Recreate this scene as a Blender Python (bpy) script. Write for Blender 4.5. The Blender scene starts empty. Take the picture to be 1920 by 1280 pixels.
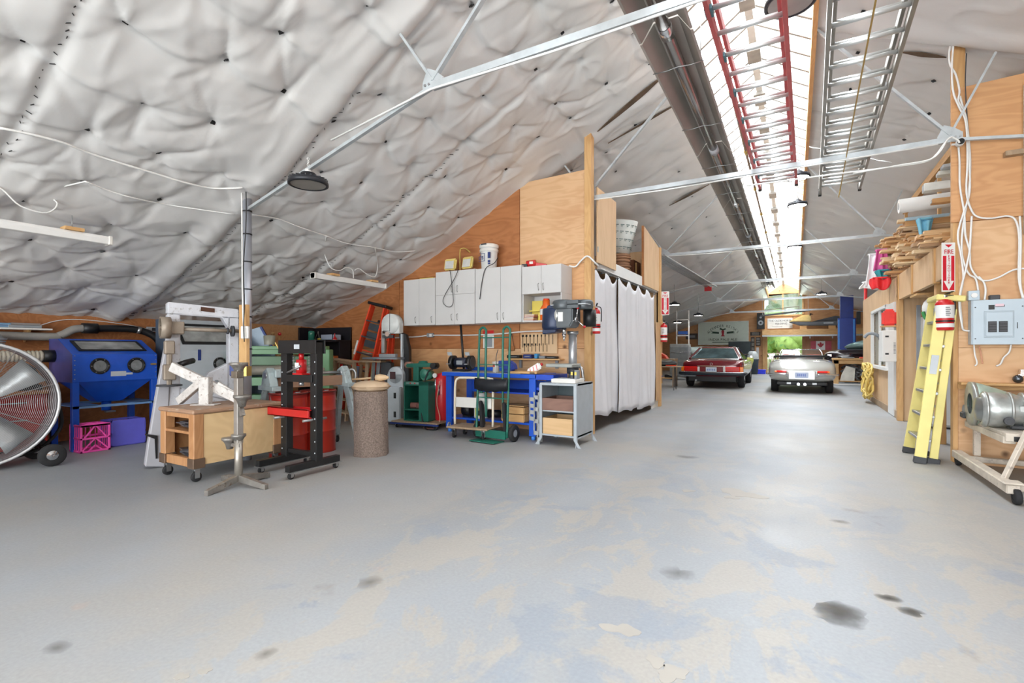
import bpy, bmesh, math, random
import numpy as np
from mathutils import Vector, Matrix, Euler
R = math.radians
random.seed(7)
scene = bpy.context.scene
COL = scene.collection

# ---------------------------------------------------------------- camera
HEADING = math.atan(530 / 920)
cam_data = bpy.data.cameras.new('camera')
cam_data.sensor_fit = 'HORIZONTAL'
cam_data.sensor_width = 36.0
cam_data.lens = 36.0 * 920 / 1920
cam_data.shift_y = 15 / 1920
cam_data.clip_start = 0.05
cam_data.clip_end = 300
cam = bpy.data.objects.new('camera', cam_data)
COL.objects.link(cam)
cam.location = (0, 0, 1.2)
cam.rotation_euler = (R(90), 0, HEADING)
scene.camera = cam

# ---------------------------------------------------------------- light
world = bpy.data.worlds.new('daylight')
scene.world = world
world.use_nodes = True
wn = world.node_tree
wn.nodes['Background'].inputs['Color'].default_value = (0.93, 0.97, 1.0, 1)
wn.nodes['Background'].inputs['Strength'].default_value = 2.6

def area(name, loc, rot, sx, sy, power, col=(1, 1, 1)):
    l = bpy.data.lights.new(name, 'AREA')
    l.shape = 'RECTANGLE'; l.size = sx; l.size_y = sy; l.energy = power; l.color = col
    o = bpy.data.objects.new(name, l)
    COL.objects.link(o); o.location = loc; o.rotation_euler = rot
    return o
area('sky_over_skylight', (-0.5, 13, 7.2), (0, 0, 0), 2.2, 32, 7600, (0.95, 0.98, 1.0))
area('entrance_daylight_fill', (-1.0, -6.2, 2.0), (R(90), 0, 0), 12.0, 3.6, 900, (0.96, 0.98, 1.0))  # added fill lamp, stands in for daylight through an assumed, unseen entrance
area('upward_bounce_fill', (-1.0, -8.5, 0.05), (R(180 - 25), 0, 0), 14.0, 4.5, 1750, (0.95, 0.975, 1.0))  # added upward lamp, imitates sun bounce off unseen ground to brighten the ceiling
area('daylight_in_far_gable', (-0.5, 29.5, 3.6), (R(-90), 0, 0), 2.4, 1.4, 60, (0.95, 1.0, 0.96))
scene.view_settings.view_transform = 'Standard'
scene.view_settings.look = 'None'
scene.view_settings.gamma = 1
scene.view_settings.use_curve_mapping = False
scene.view_settings.exposure = -0.34

# ---------------------------------------------------------------- materials
def lin(c):
    return tuple(((x / 255) / 12.92 if x / 255 <= 0.04045 else (((x / 255) + 0.055) / 1.055) ** 2.4) for x in c) + (1,)

_M = {}
def mat(col, rough=0.5, metal=0.0, var=0.12, scale=6.0, bump=0.0, bscale=60.0, name=None, wear=None, coat=0.0):
    """plain surface with slight procedural colour variation, optional fine relief and wear"""
    key = (col, rough, metal, var, scale, bump, bscale, wear, coat)
    if key in _M: return _M[key]
    m = bpy.data.materials.new(name or 'mat_%d_%d_%d' % col)
    m.use_nodes = True
    nt = m.node_tree; N = nt.nodes; L = nt.links
    b = N['Principled BSDF']
    b.inputs['Roughness'].default_value = rough
    b.inputs['Metallic'].default_value = metal
    if coat: b.inputs['Coat Weight'].default_value = coat
    tc = N.new('ShaderNodeTexCoord')
    no = N.new('ShaderNodeTexNoise'); no.inputs['Scale'].default_value = scale; no.inputs['Detail'].default_value = 4
    L.new(tc.outputs['Object'], no.inputs['Vector'])
    r = N.new('ShaderNodeValToRGB')
    c = lin(col)
    r.color_ramp.elements[0].position = 0.3; r.color_ramp.elements[1].position = 0.7
    r.color_ramp.elements[0].color = tuple(x * (1 - var) for x in c[:3]) + (1,)
    r.color_ramp.elements[1].color = tuple(min(1, x * (1 + var)) for x in c[:3]) + (1,)
    L.new(no.outputs['Fac'], r.inputs['Fac'])
    out = r.outputs['Color']
    if wear:
        n2 = N.new('ShaderNodeTexNoise'); n2.inputs['Scale'].default_value = scale * 2.2; n2.inputs['Detail'].default_value = 8
        n2.inputs['Roughness'].default_value = 0.7
        L.new(tc.outputs['Object'], n2.inputs['Vector'])
        r2 = N.new('ShaderNodeValToRGB'); r2.color_ramp.elements[0].position = 0.56; r2.color_ramp.elements[1].position = 0.66
        L.new(n2.outputs['Fac'], r2.inputs['Fac'])
        mx = N.new('ShaderNodeMix'); mx.data_type = 'RGBA'
        mx.inputs['B'].default_value = lin(wear)
        L.new(r2.outputs['Color'], mx.inputs['Factor']); L.new(out, mx.inputs['A'])
        out = mx.outputs['Result']
    L.new(out, b.inputs['Base Color'])
    if bump:
        n3 = N.new('ShaderNodeTexNoise'); n3.inputs['Scale'].default_value = bscale
        L.new(tc.outputs['Object'], n3.inputs['Vector'])
        bp = N.new('ShaderNodeBump'); bp.inputs['Strength'].default_value = bump; bp.inputs['Distance'].default_value = 0.01
        L.new(n3.outputs['Fac'], bp.inputs['Height']); L.new(bp.outputs['Normal'], b.inputs['Normal'])
    _M[key] = m
    return m

def emit(col, s):
    m = bpy.data.materials.new('lit_lamp'); m.use_nodes = True
    b = m.node_tree.nodes['Principled BSDF']
    b.inputs['Base Color'].default_value = lin(col)
    b.inputs['Emission Color'].default_value = lin(col); b.inputs['Emission Strength'].default_value = s
    return m

def wood(c0, c1, axis='X', scale=3.0, name='wood', rough=0.6, knots=True, dist=3.0, freq=1.0):
    """grain: stretched noise driving a band pattern, with scattered darker knots"""
    m = bpy.data.materials.new(name); m.use_nodes = True
    nt = m.node_tree; N = nt.nodes; L = nt.links; b = N['Principled BSDF']
    b.inputs['Roughness'].default_value = rough
    tc = N.new('ShaderNodeTexCoord'); mp = N.new('ShaderNodeMapping')
    oi = N.new('ShaderNodeObjectInfo')
    ad = N.new('ShaderNodeVectorMath'); ad.operation = 'ADD'
    mu = N.new('ShaderNodeMath'); mu.operation = 'MULTIPLY'; mu.inputs[1].default_value = 17.0
    L.new(oi.outputs['Random'], mu.inputs[0])
    L.new(tc.outputs['Object'], ad.inputs[0]); L.new(mu.outputs[0], ad.inputs[1])
    s = {'X': (0.22, 1, 1), 'Y': (1, 0.22, 1), 'Z': (1, 1, 0.22)}[axis]
    mp.inputs['Scale'].default_value = s
    L.new(ad.outputs[0], mp.inputs['Vector'])
    n1 = N.new('ShaderNodeTexNoise'); n1.inputs['Scale'].default_value = scale; n1.inputs['Detail'].default_value = 3
    n1.inputs['Distortion'].default_value = 0.6
    L.new(mp.outputs[0], n1.inputs['Vector'])
    m1 = N.new('ShaderNodeMath'); m1.operation = 'MULTIPLY'; m1.inputs[1].default_value = 60.0 * freq
    L.new(n1.outputs['Fac'], m1.inputs[0])
    sn = N.new('ShaderNodeMath'); sn.operation = 'SINE'; L.new(m1.outputs[0], sn.inputs[0])
    mr = N.new('ShaderNodeMapRange'); mr.inputs['From Min'].default_value = -1
    L.new(sn.outputs[0], mr.inputs['Value'])
    n2 = N.new('ShaderNodeTexNoise'); n2.inputs['Scale'].default_value = 1.3; n2.inputs['Detail'].default_value = 5
    L.new(ad.outputs[0], n2.inputs['Vector'])
    av = N.new('ShaderNodeMath'); av.operation = 'MULTIPLY_ADD'; av.inputs[1].default_value = 0.22
    hv = N.new('ShaderNodeMath'); hv.operation = 'MULTIPLY'; hv.inputs[1].default_value = 0.95
    L.new(n2.outputs['Fac'], hv.inputs[0])
    L.new(mr.outputs[0], av.inputs[0]); L.new(hv.outputs[0], av.inputs[2])
    cr = N.new('ShaderNodeValToRGB')
    cr.color_ramp.elements[0].position = 0.15; cr.color_ramp.elements[1].position = 0.75
    cr.color_ramp.elements[0].color = lin(c1); cr.color_ramp.elements[1].color = lin(c0)
    L.new(av.outputs[0], cr.inputs['Fac'])
    out = cr.outputs['Color']
    if knots:
        vo = N.new('ShaderNodeTexVoronoi'); vo.inputs['Scale'].default_value = 1.9
        L.new(ad.outputs[0], vo.inputs['Vector'])
        kr = N.new('ShaderNodeValToRGB'); kr.color_ramp.elements[0].position = 0.03; kr.color_ramp.elements[1].position = 0.085
        kr.color_ramp.elements[0].color = (1, 1, 1, 1); kr.color_ramp.elements[1].color = (0, 0, 0, 1)
        L.new(vo.outputs['Distance'], kr.inputs['Fac'])
        mx = N.new('ShaderNodeMix'); mx.data_type = 'RGBA'
        mx.inputs['B'].default_value = tuple(x * 0.35 for x in lin(c1)[:3]) + (1,)
        L.new(kr.outputs['Color'], mx.inputs['Factor']); L.new(out, mx.inputs['A'])
        out = mx.outputs['Result']
    L.new(out, b.inputs['Base Color'])
    return m

PLY = wood((212, 162, 114), (182, 128, 82), 'X', 3.4, 'plywood_orange')
PLYR = wood((184, 122, 74), (142, 84, 44), 'X', 3.4, 'plywood_red')
PLYL = wood((220, 180, 138), (194, 144, 100), 'X', 3.4, 'plywood_light')
PLYP = wood((224, 190, 150), (204, 166, 122), 'Z', 2.0, 'plywood_pale', knots=False)
PINE = wood((214, 172, 118), (186, 138, 84), 'Z', 4.0, 'pine_post')
PINEX = wood((214, 172, 118), (186, 138, 84), 'X', 4.0, 'pine_board')
PINEY = wood((214, 172, 118), (186, 138, 84), 'Y', 4.0, 'pine_board_long')
OAK = wood((170, 112, 62), (136, 84, 44), 'X', 4.0, 'stained_wood', knots=False)
OLDW = wood((176, 152, 124), (140, 116, 92), 'Z', 5.0, 'weathered_wood', knots=False)
WHITE = mat((232, 232, 230), 0.5, 0, 0.03)
OFFW = mat((222, 220, 214), 0.55, 0, 0.04)
CREAM = mat((226, 216, 196), 0.5, 0, 0.05)
BLACK = mat((24, 25, 27), 0.45, 0, 0.2)
RUBBER = mat((34, 34, 36), 0.8, 0, 0.2)
DKGREY = mat((62, 64, 68), 0.5, 0, 0.15)
GREY = mat((140, 145, 150), 0.5, 0, 0.1)
LGREY = mat((190, 196, 202), 0.5, 0, 0.08)
STEEL = mat((168, 170, 172), 0.35, 0.85, 0.12)
CHROME = mat((220, 222, 225), 0.15, 1.0, 0.03)
RUSTY = mat((128, 118, 106), 0.6, 0.6, 0.25, 14, wear=(110, 84, 66))
BLUE = mat((24, 84, 196), 0.35, 0, 0.1, wear=None, coat=0.3)
BLUED = mat((20, 70, 186), 0.4, 0, 0.1)
NAVY = mat((36, 56, 120), 0.5, 0, 0.1)
GREEN = mat((30, 104, 88), 0.4, 0, 0.12)
GREENL = mat((84, 128, 96), 0.45, 0, 0.12)
RED = mat((196, 30, 34), 0.35, 0, 0.1, coat=0.3)
DRED = mat((150, 34, 26), 0.4, 0, 0.15)
ORANGE = mat((232, 74, 40), 0.45, 0, 0.08)
YELLOW = mat((226, 206, 96), 0.5, 0, 0.06)
GALV = mat((176, 182, 186), 0.4, 0.6, 0.12, 20)
BRASS = mat((190, 160, 90), 0.4, 0.7, 0.1)

def glass_mat(col=(0.9, 0.95, 0.95, 1), alpha=0.25, rough=0.05):
    m = bpy.data.materials.new('glass_pane'); m.use_nodes = True
    nt = m.node_tree; N = nt.nodes; L = nt.links
    for n in list(N):
        if n.type != 'OUTPUT_MATERIAL': N.remove(n)
    g = N.new('ShaderNodeBsdfGlossy'); g.inputs['Roughness'].default_value = rough
    t = N.new('ShaderNodeBsdfTransparent'); t.inputs['Color'].default_value = col
    x = N.new('ShaderNodeMixShader'); x.inputs[0].default_value = alpha
    L.new(t.outputs[0], x.inputs[1]); L.new(g.outputs[0], x.inputs[2])
    L.new(x.outputs[0], N['Material Output'].inputs['Surface'])
    return m
GLASS = glass_mat()
DGLASS = glass_mat((0.25, 0.28, 0.3, 1), 0.25)

# ---------------------------------------------------------------- mesh builder
class MB:
    def __init__(s):
        s.v = []; s.f = []; s.sm = []
    def add(s, vs, fs, smooth=False, M=None):
        o = len(s.v)
        if M is not None: vs = [tuple(M @ Vector(p)) for p in vs]
        s.v += [tuple(p) for p in vs]
        s.f += [tuple(i + o for i in f) for f in fs]
        s.sm += [smooth] * len(fs)
        return s
    def box(s, c, d, rot=None, taper=1.0):
        x, y, z = d[0] / 2, d[1] / 2, d[2] / 2
        t = taper
        vs = [(-x, -y, -z), (x, -y, -z), (x, y, -z), (-x, y, -z), (-x * t, -y * t, z), (x * t, -y * t, z), (x * t, y * t, z), (-x * t, y * t, z)]
        M = Matrix.Translation(c)
        if rot: M = M @ Euler([R(a) for a in rot]).to_matrix().to_4x4()
        return s.add(vs, [(0, 3, 2, 1), (4, 5, 6, 7), (0, 1, 5, 4), (1, 2, 6, 5), (2, 3, 7, 6), (3, 0, 4, 7)], False, M)
    def b2(s, a, b):
        c = [(a[i] + b[i]) / 2 for i in range(3)]; d = [abs(a[i] - b[i]) for i in range(3)]
        return s.box(c, d)
    def bar(s, p, q, w, h=None, up=(0, 0, 1)):
        """rectangular bar from p to q"""
        h = h or w
        p = Vector(p); q = Vector(q); d = (q - p)
        L = d.length; d.normalize(); up = Vector(up)
        if abs(d.dot(up)) > 0.98: up = Vector((0, 1, 0))
        sx = d.cross(up).normalized(); uz = sx.cross(d).normalized()
        vs = []
        for e in (p, q):
            for a, b in ((-1, -1), (1, -1), (1, 1), (-1, 1)):
                vs.append(tuple(e + sx * (a * w / 2) + uz * (b * h / 2)))
        return s.add(vs, [(0, 1, 2, 3), (7, 6, 5, 4), (0, 4, 5, 1), (1, 5, 6, 2), (2, 6, 7, 3), (3, 7, 4, 0)])
    def cyl(s, p, q, r, r2=None, n=14, caps=True, smooth=True):
        r2 = r if r2 is None else r2
        p = Vector(p); q = Vector(q); d = (q - p).normalized()
        a = Vector((0, 0, 1)) if abs(d.z) < 0.9 else Vector((1, 0, 0))
        x = d.cross(a).normalized(); y = d.cross(x)
        vs = []
        for e, rr in ((p, r), (q, r2)):
            for i in range(n):
                t = 2 * math.pi * i / n
                vs.append(tuple(e + x * (rr * math.cos(t)) + y * (rr * math.sin(t))))
        s.add(vs, [(i, i + n, (i + 1) % n + n, (i + 1) % n) for i in range(n)], smooth)
        if caps:
            o = len(s.v) - 2 * n
            s.f += [tuple(o + i for i in range(n)), tuple(o + n + i for i in reversed(range(n)))]; s.sm += [False, False]
        return s
    def tube(s, pts, r, n=8, closed=False):
        pts = [Vector(p) for p in pts]
        m = len(pts); rings = []
        prev = None
        for i, p in enumerate(pts):
            if closed: d = pts[(i + 1) % m] - pts[i - 1]
            else: d = pts[min(i + 1, m - 1)] - pts[max(i - 1, 0)]
            d.normalize()
            if prev is None:
                a = Vector((0, 0, 1)) if abs(d.z) < 0.9 else Vector((1, 0, 0))
                x = d.cross(a).normalized()
            else:
                x = (prev - d * prev.dot(d)).normalized()
            prev = x; y = d.cross(x)
            rr = r[i] if isinstance(r, (list, tuple)) else r
            rings.append([tuple(p + x * (rr * math.cos(2 * math.pi * k / n)) + y * (rr * math.sin(2 * math.pi * k / n))) for k in range(n)])
        vs = [v for g in rings for v in g]; fs = []
        for i in range(m if closed else m - 1):
            a = i * n; b = ((i + 1) % m) * n
            for k in range(n):
                fs.append((a + k, a + (k + 1) % n, b + (k + 1) % n, b + k))
        s.add(vs, fs, True)
        if not closed:
            o = len(s.v) - len(vs)
            s.f += [tuple(o + k for k in reversed(range(n))), tuple(o + (m - 1) * n + k for k in range(n))]; s.sm += [False, False]
        return s
    def lathe(s, prof, c=(0, 0, 0), axis='Z', n=24, smooth=True, arc=None):
        """prof: list of (r, h)"""
        vs = []; m = len(prof)
        for i in range(n):
            t = 2 * math.pi * i / n
            for r, h in prof:
                a, b = r * math.cos(t), r * math.sin(t)
                p = {'Z': (a, b, h), 'Y': (a, h, b), 'X': (h, a, b)}[axis]
                vs.append((p[0] + c[0], p[1] + c[1], p[2] + c[2]))
        fs = []
        for i in range(n):
            for j in range(m - 1):
                fs.append((i * m + j, ((i + 1) % n) * m + j, ((i + 1) % n) * m + j + 1, i * m + j + 1))
        return s.add(vs, fs, smooth)
    def prism(s, poly, a, b, axis='Y', smooth=False):
        """poly 2D in the plane perpendicular to axis, from a to b along it"""
        n = len(poly)
        def P(u, w, t):
            return {'Y': (u, t, w), 'X': (t, u, w), 'Z': (u, w, t)}[axis]
        vs = [P(u, w, a) for u, w in poly] + [P(u, w, b) for u, w in poly]
        fs = [tuple(range(n)), tuple(reversed(range(n, 2 * n)))] + [(i, i + n, (i + 1) % n + n, (i + 1) % n) for i in range(n)]
        return s.add(vs, fs, smooth)
    def ball(s, c, r, n=12, sq=(1, 1, 1)):
        m = n // 2 + 1
        vs = []
        for j in range(m + 1):
            ph = math.pi * j / m
            for i in range(n):
                t = 2 * math.pi * i / n
                vs.append((c[0] + r * sq[0] * math.sin(ph) * math.cos(t), c[1] + r * sq[1] * math.sin(ph) * math.sin(t), c[2] + r * sq[2] * math.cos(ph)))
        fs = []
        for j in range(m):
            for i in range(n):
                fs.append((j * n + i, (j + 1) * n + i, (j + 1) * n + (i + 1) % n, j * n + (i + 1) % n))
        return s.add(vs, fs, True)
    def ring(s, c, R0, r, axis='Y', n=28, k=8, sq=1.0):
        pts = []
        for i in range(n):
            t = 2 * math.pi * i / n
            a, b = R0 * math.cos(t), R0 * math.sin(t)
            p = {'Z': (a, b, 0), 'Y': (a, 0, b), 'X': (0, a, b)}[axis]
            pts.append((c[0] + p[0], c[1] + p[1], c[2] + p[2]))
        return s.tube(pts, r, k, True)
    def o(s, name, m, parent=None, bevel=0.0, label=None, kind=None, seg=1):
        me = bpy.data.meshes.new(name)
        me.from_pydata(s.v, [], s.f)
        me.polygons.foreach_set('use_smooth', s.sm)
        bm = bmesh.new(); bm.from_mesh(me)
        bmesh.ops.recalc_face_normals(bm, faces=bm.faces)
        if bevel:
            es = [e for e in bm.edges if len(e.link_faces) == 2 and e.calc_face_angle(0) > 0.6]
            try: bmesh.ops.bevel(bm, geom=es, offset=bevel, segments=seg, affect='EDGES', clamp_overlap=True)
            except Exception: pass
        bm.to_mesh(me); bm.free(); me.update()
        me.materials.append(m)
        ob = bpy.data.objects.new(name, me)
        COL.objects.link(ob)
        if parent is not None: ob.parent = parent
        if label: ob['label'] = label
        if kind: ob['kind'] = kind
        return ob

def thing(name, label, cat, loc=(0, 0, 0), rot=0, group=None, rx=0, ry=0):
    o = bpy.data.objects.new(name, None); COL.objects.link(o)
    o.empty_display_size = 0.1
    o.location = loc; o.rotation_euler = (R(rx), R(ry), R(rot)); o['label'] = label; o['category'] = cat
    if group: o['group'] = group
    return o
def tag(o, label, cat, group=None, loc=None, rot=None):
    o['label'] = label; o['category'] = cat
    if group: o['group'] = group
    if loc is not None: o.location = loc
    if rot is not None: o.rotation_euler = (0, 0, R(rot))
    return o
def struct(o):
    o['kind'] = 'structure'; return o
def dup(root, loc=None, rot=None, label=None, parent=None):
    def cp(o, par):
        c = o.copy(); COL.objects.link(c)
        c.parent = par
        for ch in [x for x in bpy.data.objects if x.parent == o]: cp(ch, c)
        return c
    r = cp(root, parent if parent is not None else root.parent)
    if loc is not None: r.location = loc
    if rot is not None: r.rotation_euler = (0, 0, R(rot))
    if label: r['label'] = label
    return r
def text(s, size, m, parent, loc, rot=(90, 0, 0), name='lettering', ext=0.001, sx=1.0, align='CENTER', space=1.0):
    """real lettering turned into a mesh"""
    cu = bpy.data.curves.new(name, 'FONT'); cu.body = s; cu.size = size; cu.extrude = ext
    cu.align_x = align; cu.align_y = 'CENTER'; cu.space_line = space
    cu.resolution_u = 3
    t = bpy.data.objects.new(name, cu); COL.objects.link(t)
    dg = bpy.context.evaluated_depsgraph_get()
    me = bpy.data.meshes.new_from_object(t.evaluated_get(dg))
    bpy.data.objects.remove(t); 
    me.materials.clear(); me.materials.append(m)
    o = bpy.data.objects.new(name, me); COL.objects.link(o); o.parent = parent
    o.location = loc; o.rotation_euler = [R(a) for a in rot]; o.scale = (sx, 1, 1)
    return o
def arc(pts, n=6):
    """Catmull-Rom smoothing"""
    P = [Vector(p) for p in pts]; out = []
    for i in range(len(P) - 1):
        p0 = P[max(i - 1, 0)]; p1 = P[i]; p2 = P[i + 1]; p3 = P[min(i + 2, len(P) - 1)]
        for k in range(n):
            t = k / n
            out.append(0.5 * ((2 * p1) + (-p0 + p2) * t + (2 * p0 - 5 * p1 + 4 * p2 - p3) * t * t + (-p0 + 3 * p1 - 3 * p2 + p3) * t ** 3))
    out.append(P[-1])
    return out
def caster(parent, x, y, r=0.05, h=None, side=0.0):
    """swivel caster under a part: bracket plus wheel"""
    h = h or r * 2.6
    b = MB(); b.box((x, y, h - 0.004), (r * 1.6, r * 1.6, 0.008)); b.cyl((x, y, h - 0.03), (x, y, h), r * 0.45)
    b.box((x - 0.022, y + side, r + (h - r) / 2 - 0.01), (0.004, r * 0.9, h - r)); b.box((x + 0.022, y + side, r + (h - r) / 2 - 0.01), (0.004, r * 0.9, h - r))
    c = b.o('caster', STEEL, parent)
    w = MB(); w.lathe([(0.002, -0.016), (r * 0.8, -0.016), (r, -0.010), (r, 0.010), (r * 0.8, 0.016), (0.002, 0.016)], (x, y + side, r), 'X', 18)
    w.o('wheel', RUBBER, c)
    return c
# ================================================================ THE SETTING
def pf(X):
    return np.interp(X, [-8.5, -8.3, -7.2, -5.93, -4.65, -3.6, -2.45, -1.2, 0.2, 1.5, 2.7, 4.0, 5.3, 7.3],
                     [1.56, 1.63, 1.98, 2.47, 3.08, 3.68, 4.25, 4.86, 4.95, 4.40, 3.75, 3.08, 2.45, 1.66])
def roofz(X, Y):
    return pf(X) - 0.9 * np.clip((np.asarray(Y, float) - 12) / 17, 0, 1) * np.clip((pf(X) - 1.6) / 3, 0, 1)
TR = [-0.6, 3.2, 6.7, 11.6, 16.3, 21.0, 25.6]

# floor
def floor_mat():
    m = bpy.data.materials.new('worn_painted_concrete'); m.use_nodes = True
    nt = m.node_tree; N = nt.nodes; L = nt.links; b = N['Principled BSDF']
    tc = N.new('ShaderNodeTexCoord')
    def noise(s, d, r=0.5, stretch=None, dist=0.0, off=0):
        n = N.new('ShaderNodeTexNoise'); n.inputs['Scale'].default_value = s; n.inputs['Detail'].default_value = d
        n.inputs['Roughness'].default_value = r; n.inputs['Distortion'].default_value = dist
        mp = N.new('ShaderNodeMapping'); mp.inputs['Scale'].default_value = stretch or (1, 1, 1); mp.inputs['Location'].default_value = (off, off * .7, 0)
        L.new(tc.outputs['Object'], mp.inputs[0]); L.new(mp.outputs[0], n.inputs['Vector'])
        return n.outputs['Fac']
    def ramp(fac, a, b_, ca=(0, 0, 0, 1), cb=(1, 1, 1, 1)):
        r = N.new('ShaderNodeValToRGB'); r.color_ramp.elements[0].position = a; r.color_ramp.elements[1].position = b_
        r.color_ramp.elements[0].color = ca; r.color_ramp.elements[1].color = cb
        L.new(fac, r.inputs['Fac']); return r.outputs['Color']
    def mix(f, A, B, mode='MIX'):
        x = N.new('ShaderNodeMix'); x.data_type = 'RGBA'; x.blend_type = mode
        if isinstance(f, float): x.inputs['Factor'].default_value = f
        else: L.new(f, x.inputs['Factor'])
        for k, q in (('A', A), ('B', B)):
            if isinstance(q, tuple): x.inputs[k].default_value = q
            else: L.new(q, x.inputs[k])
        return x.outputs['Result']
    def mul(a, b_):
        x = N.new('ShaderNodeMath'); x.operation = 'MULTIPLY'
        L.new(a, x.inputs[0])
        if isinstance(b_, float): x.inputs[1].default_value = b_
        else: L.new(b_, x.inputs[1])
        return x.outputs[0]
    base = ramp(noise(0.5, 4), 0.3, 0.7, lin((148, 152, 156)), lin((161, 164, 167)))
    warm = ramp(noise(0.35, 6, 0.6, None, 0.4, 3), 0.44, 0.62)
    c = mix(mul(warm, 0.8), base, lin((163, 158, 150)))
    # peeled patches: two thresholds, concentrated in broad lanes
    sp = N.new('ShaderNodeSeparateXYZ'); L.new(tc.outputs['Object'], sp.inputs[0])
    wob = N.new('ShaderNodeMath'); wob.operation = 'MULTIPLY_ADD'; wob.inputs[1].default_value = 2.6
    L.new(noise(0.45, 4, 0.6, None, 0, 5), wob.inputs[0]); L.new(sp.outputs['X'], wob.inputs[2])
    lr = N.new('ShaderNodeMapRange'); lr.inputs['From Min'].default_value = -1.3; lr.inputs['From Max'].default_value = -0.5; L.new(wob.outputs[0], lr.inputs['Value'])
    far = N.new('ShaderNodeMapRange'); far.inputs['From Min'].default_value = 8.0; far.inputs['From Max'].default_value = 3.5; L.new(sp.outputs['Y'], far.inputs['Value'])
    lane = mul(lr.outputs[0], far.outputs[0])
    peel = ramp(noise(2.4, 12, 0.72, (1.0, 0.6, 1), 0.5), 0.50, 0.53)
    pf_ = mul(mul(peel, lane), 0.8)
    c = mix(pf_, c, lin((167, 162, 154)))
    blue = ramp(noise(1.3, 8, 0.6, None, 0.6, 12), 0.56, 0.6)
    c = mix(mul(mul(blue, lane), 0.7), c, lin((143, 150, 159)))
    speck = ramp(noise(22, 4, 0.6), 0.68, 0.74)
    c = mix(mul(speck, 0.4), c, lin((190, 186, 180)))
    dark = ramp(noise(1.6, 5, 0.55, None, 0.2, 21), 0.69, 0.76)
    c = mix(mul(dark, 0.45), c, lin((120, 115, 106)))
    fine = ramp(noise(60, 4), 0.2, 0.8, (0.9, 0.9, 0.9, 1), (1.06, 1.06, 1.06, 1))
    c = mix(1.0, c, fine, 'MULTIPLY')
    rust = ramp(noise(2.3, 4, 0.5, None, 0, 33), 0.71, 0.78)
    c = mix(mul(rust, 0.35), c, lin((196, 158, 130)))
    L.new(c, b.inputs['Base Color'])
    b.inputs['Specular IOR Level'].default_value = 0.35
    rr = ramp(noise(1.2, 6, 0.6), 0.3, 0.7, (0.42, 0.42, 0.42, 1), (0.62, 0.62, 0.62, 1))
    L.new(rr, b.inputs['Roughness'])
    bp = N.new('ShaderNodeBump'); bp.inputs['Strength'].default_value = 0.15; bp.inputs['Distance'].default_value = 0.004
    L.new(pf_, bp.inputs['Height']); L.new(bp.outputs['Normal'], b.inputs['Normal'])
    return m
FL = MB().b2((-8.6, -6, -0.15), (7.6, 29.2, 0)).o('floor', floor_mat()); struct(FL)
# oil stains and chips on the floor are thin real blotches of the concrete's own colour
def blotch(x, y, r, m, name, sx=1.0, seed=0, n=22):
    rnd = random.Random(seed); b = MB()
    ph = [rnd.uniform(0, 6.28) for _ in range(4)]
    poly = []
    for i in range(n):
        t = 2 * math.pi * i / n
        q = r * (1 + .22 * math.sin(2 * t + ph[0]) + .16 * math.sin(3 * t + ph[1]) + .12 * math.sin(5 * t + ph[2]) + .08 * math.sin(7 * t + ph[3]))
        poly.append((q * math.cos(t) * sx + x, q * math.sin(t) + y))
    b.prism(poly, 0.0002, 0.0016, 'Z')
    return b.o(name, m, FL)
def soft(col, edge=0.5):
    m = bpy.data.materials.new('floor_stain'); m.use_nodes = True
    nt = m.node_tree; N = nt.nodes; L = nt.links; b = N['Principled BSDF']
    b.inputs['Base Color'].default_value = lin(col); b.inputs['Roughness'].default_value = 0.6
    tc = N.new('ShaderNodeTexCoord'); mp = N.new('ShaderNodeMapping')
    mp.inputs['Location'].default_value = (-1, -1, 0); mp.inputs['Scale'].default_value = (2, 2, 0)
    L.new(tc.outputs['Generated'], mp.inputs[0])
    ln = N.new('ShaderNodeVectorMath'); ln.operation = 'LENGTH'; L.new(mp.outputs[0], ln.inputs[0])
    no = N.new('ShaderNodeTexNoise'); no.inputs['Scale'].default_value = 9; no.inputs['Detail'].default_value = 6; L.new(tc.outputs['Object'], no.inputs['Vector'])
    ad = N.new('ShaderNodeMath'); ad.operation = 'ADD'; L.new(ln.outputs['Value'], ad.inputs[0]); L.new(no.outputs['Fac'], ad.inputs[1])
    mr = N.new('ShaderNodeMapRange'); mr.inputs['From Min'].default_value = 0.55; mr.inputs['From Max'].default_value = 1.35
    mr.inputs['To Min'].default_value = edge; mr.inputs['To Max'].default_value = 0
    L.new(ad.outputs[0], mr.inputs['Value']); L.new(mr.outputs[0], b.inputs['Alpha'])
    return m
OIL = soft((84, 80, 74), 0.55); OILL = soft((112, 108, 102), 0.22)
from_px = []
def fpt(u, v):
    d = 920 * 1.2 / (v - 655); k = (u - 960) / 920; c, s = math.cos(HEADING), math.sin(HEADING)
    return d * (c * k - s), d * (s * k + c)
for i, (u, v, r, sx, mm) in enumerate([(1578, 1152, .13, 1.0, OIL), (1670, 1122, .05, 1.2, OIL), (1708, 1146, .05, 1.2, OIL), (1575, 978, .06, 1, OILL), (1285, 856, .12, 1, OILL),
                                       (695, 1092, .08, 1, OILL), (500, 1225, .05, 1, OILL), (1270, 1075, .1, 1, OILL), (110, 1213, .06, 1, OILL)]):
    x, y = fpt(u, v); blotch(x, y, r, mm, 'oil_stain', sx, i)
CHIP = mat((166, 161, 153), 0.7, 0, 0.05)
for i, (u, v, r, sx) in enumerate([(1390, 925, .10, 1.7), (1372, 932, .05, 1), (1290, 920, .04, 1.2), (1230, 1240, .03, 1.3), (1260, 1262, .05, 1), (340, 1268, .022, 1), (384, 1258, .02, 1), (1165, 1180, .04, 2)]):
    x, y = fpt(u, v); blotch(x, y, r, CHIP, 'bare_patch', sx, 50 + i, 30)

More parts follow.
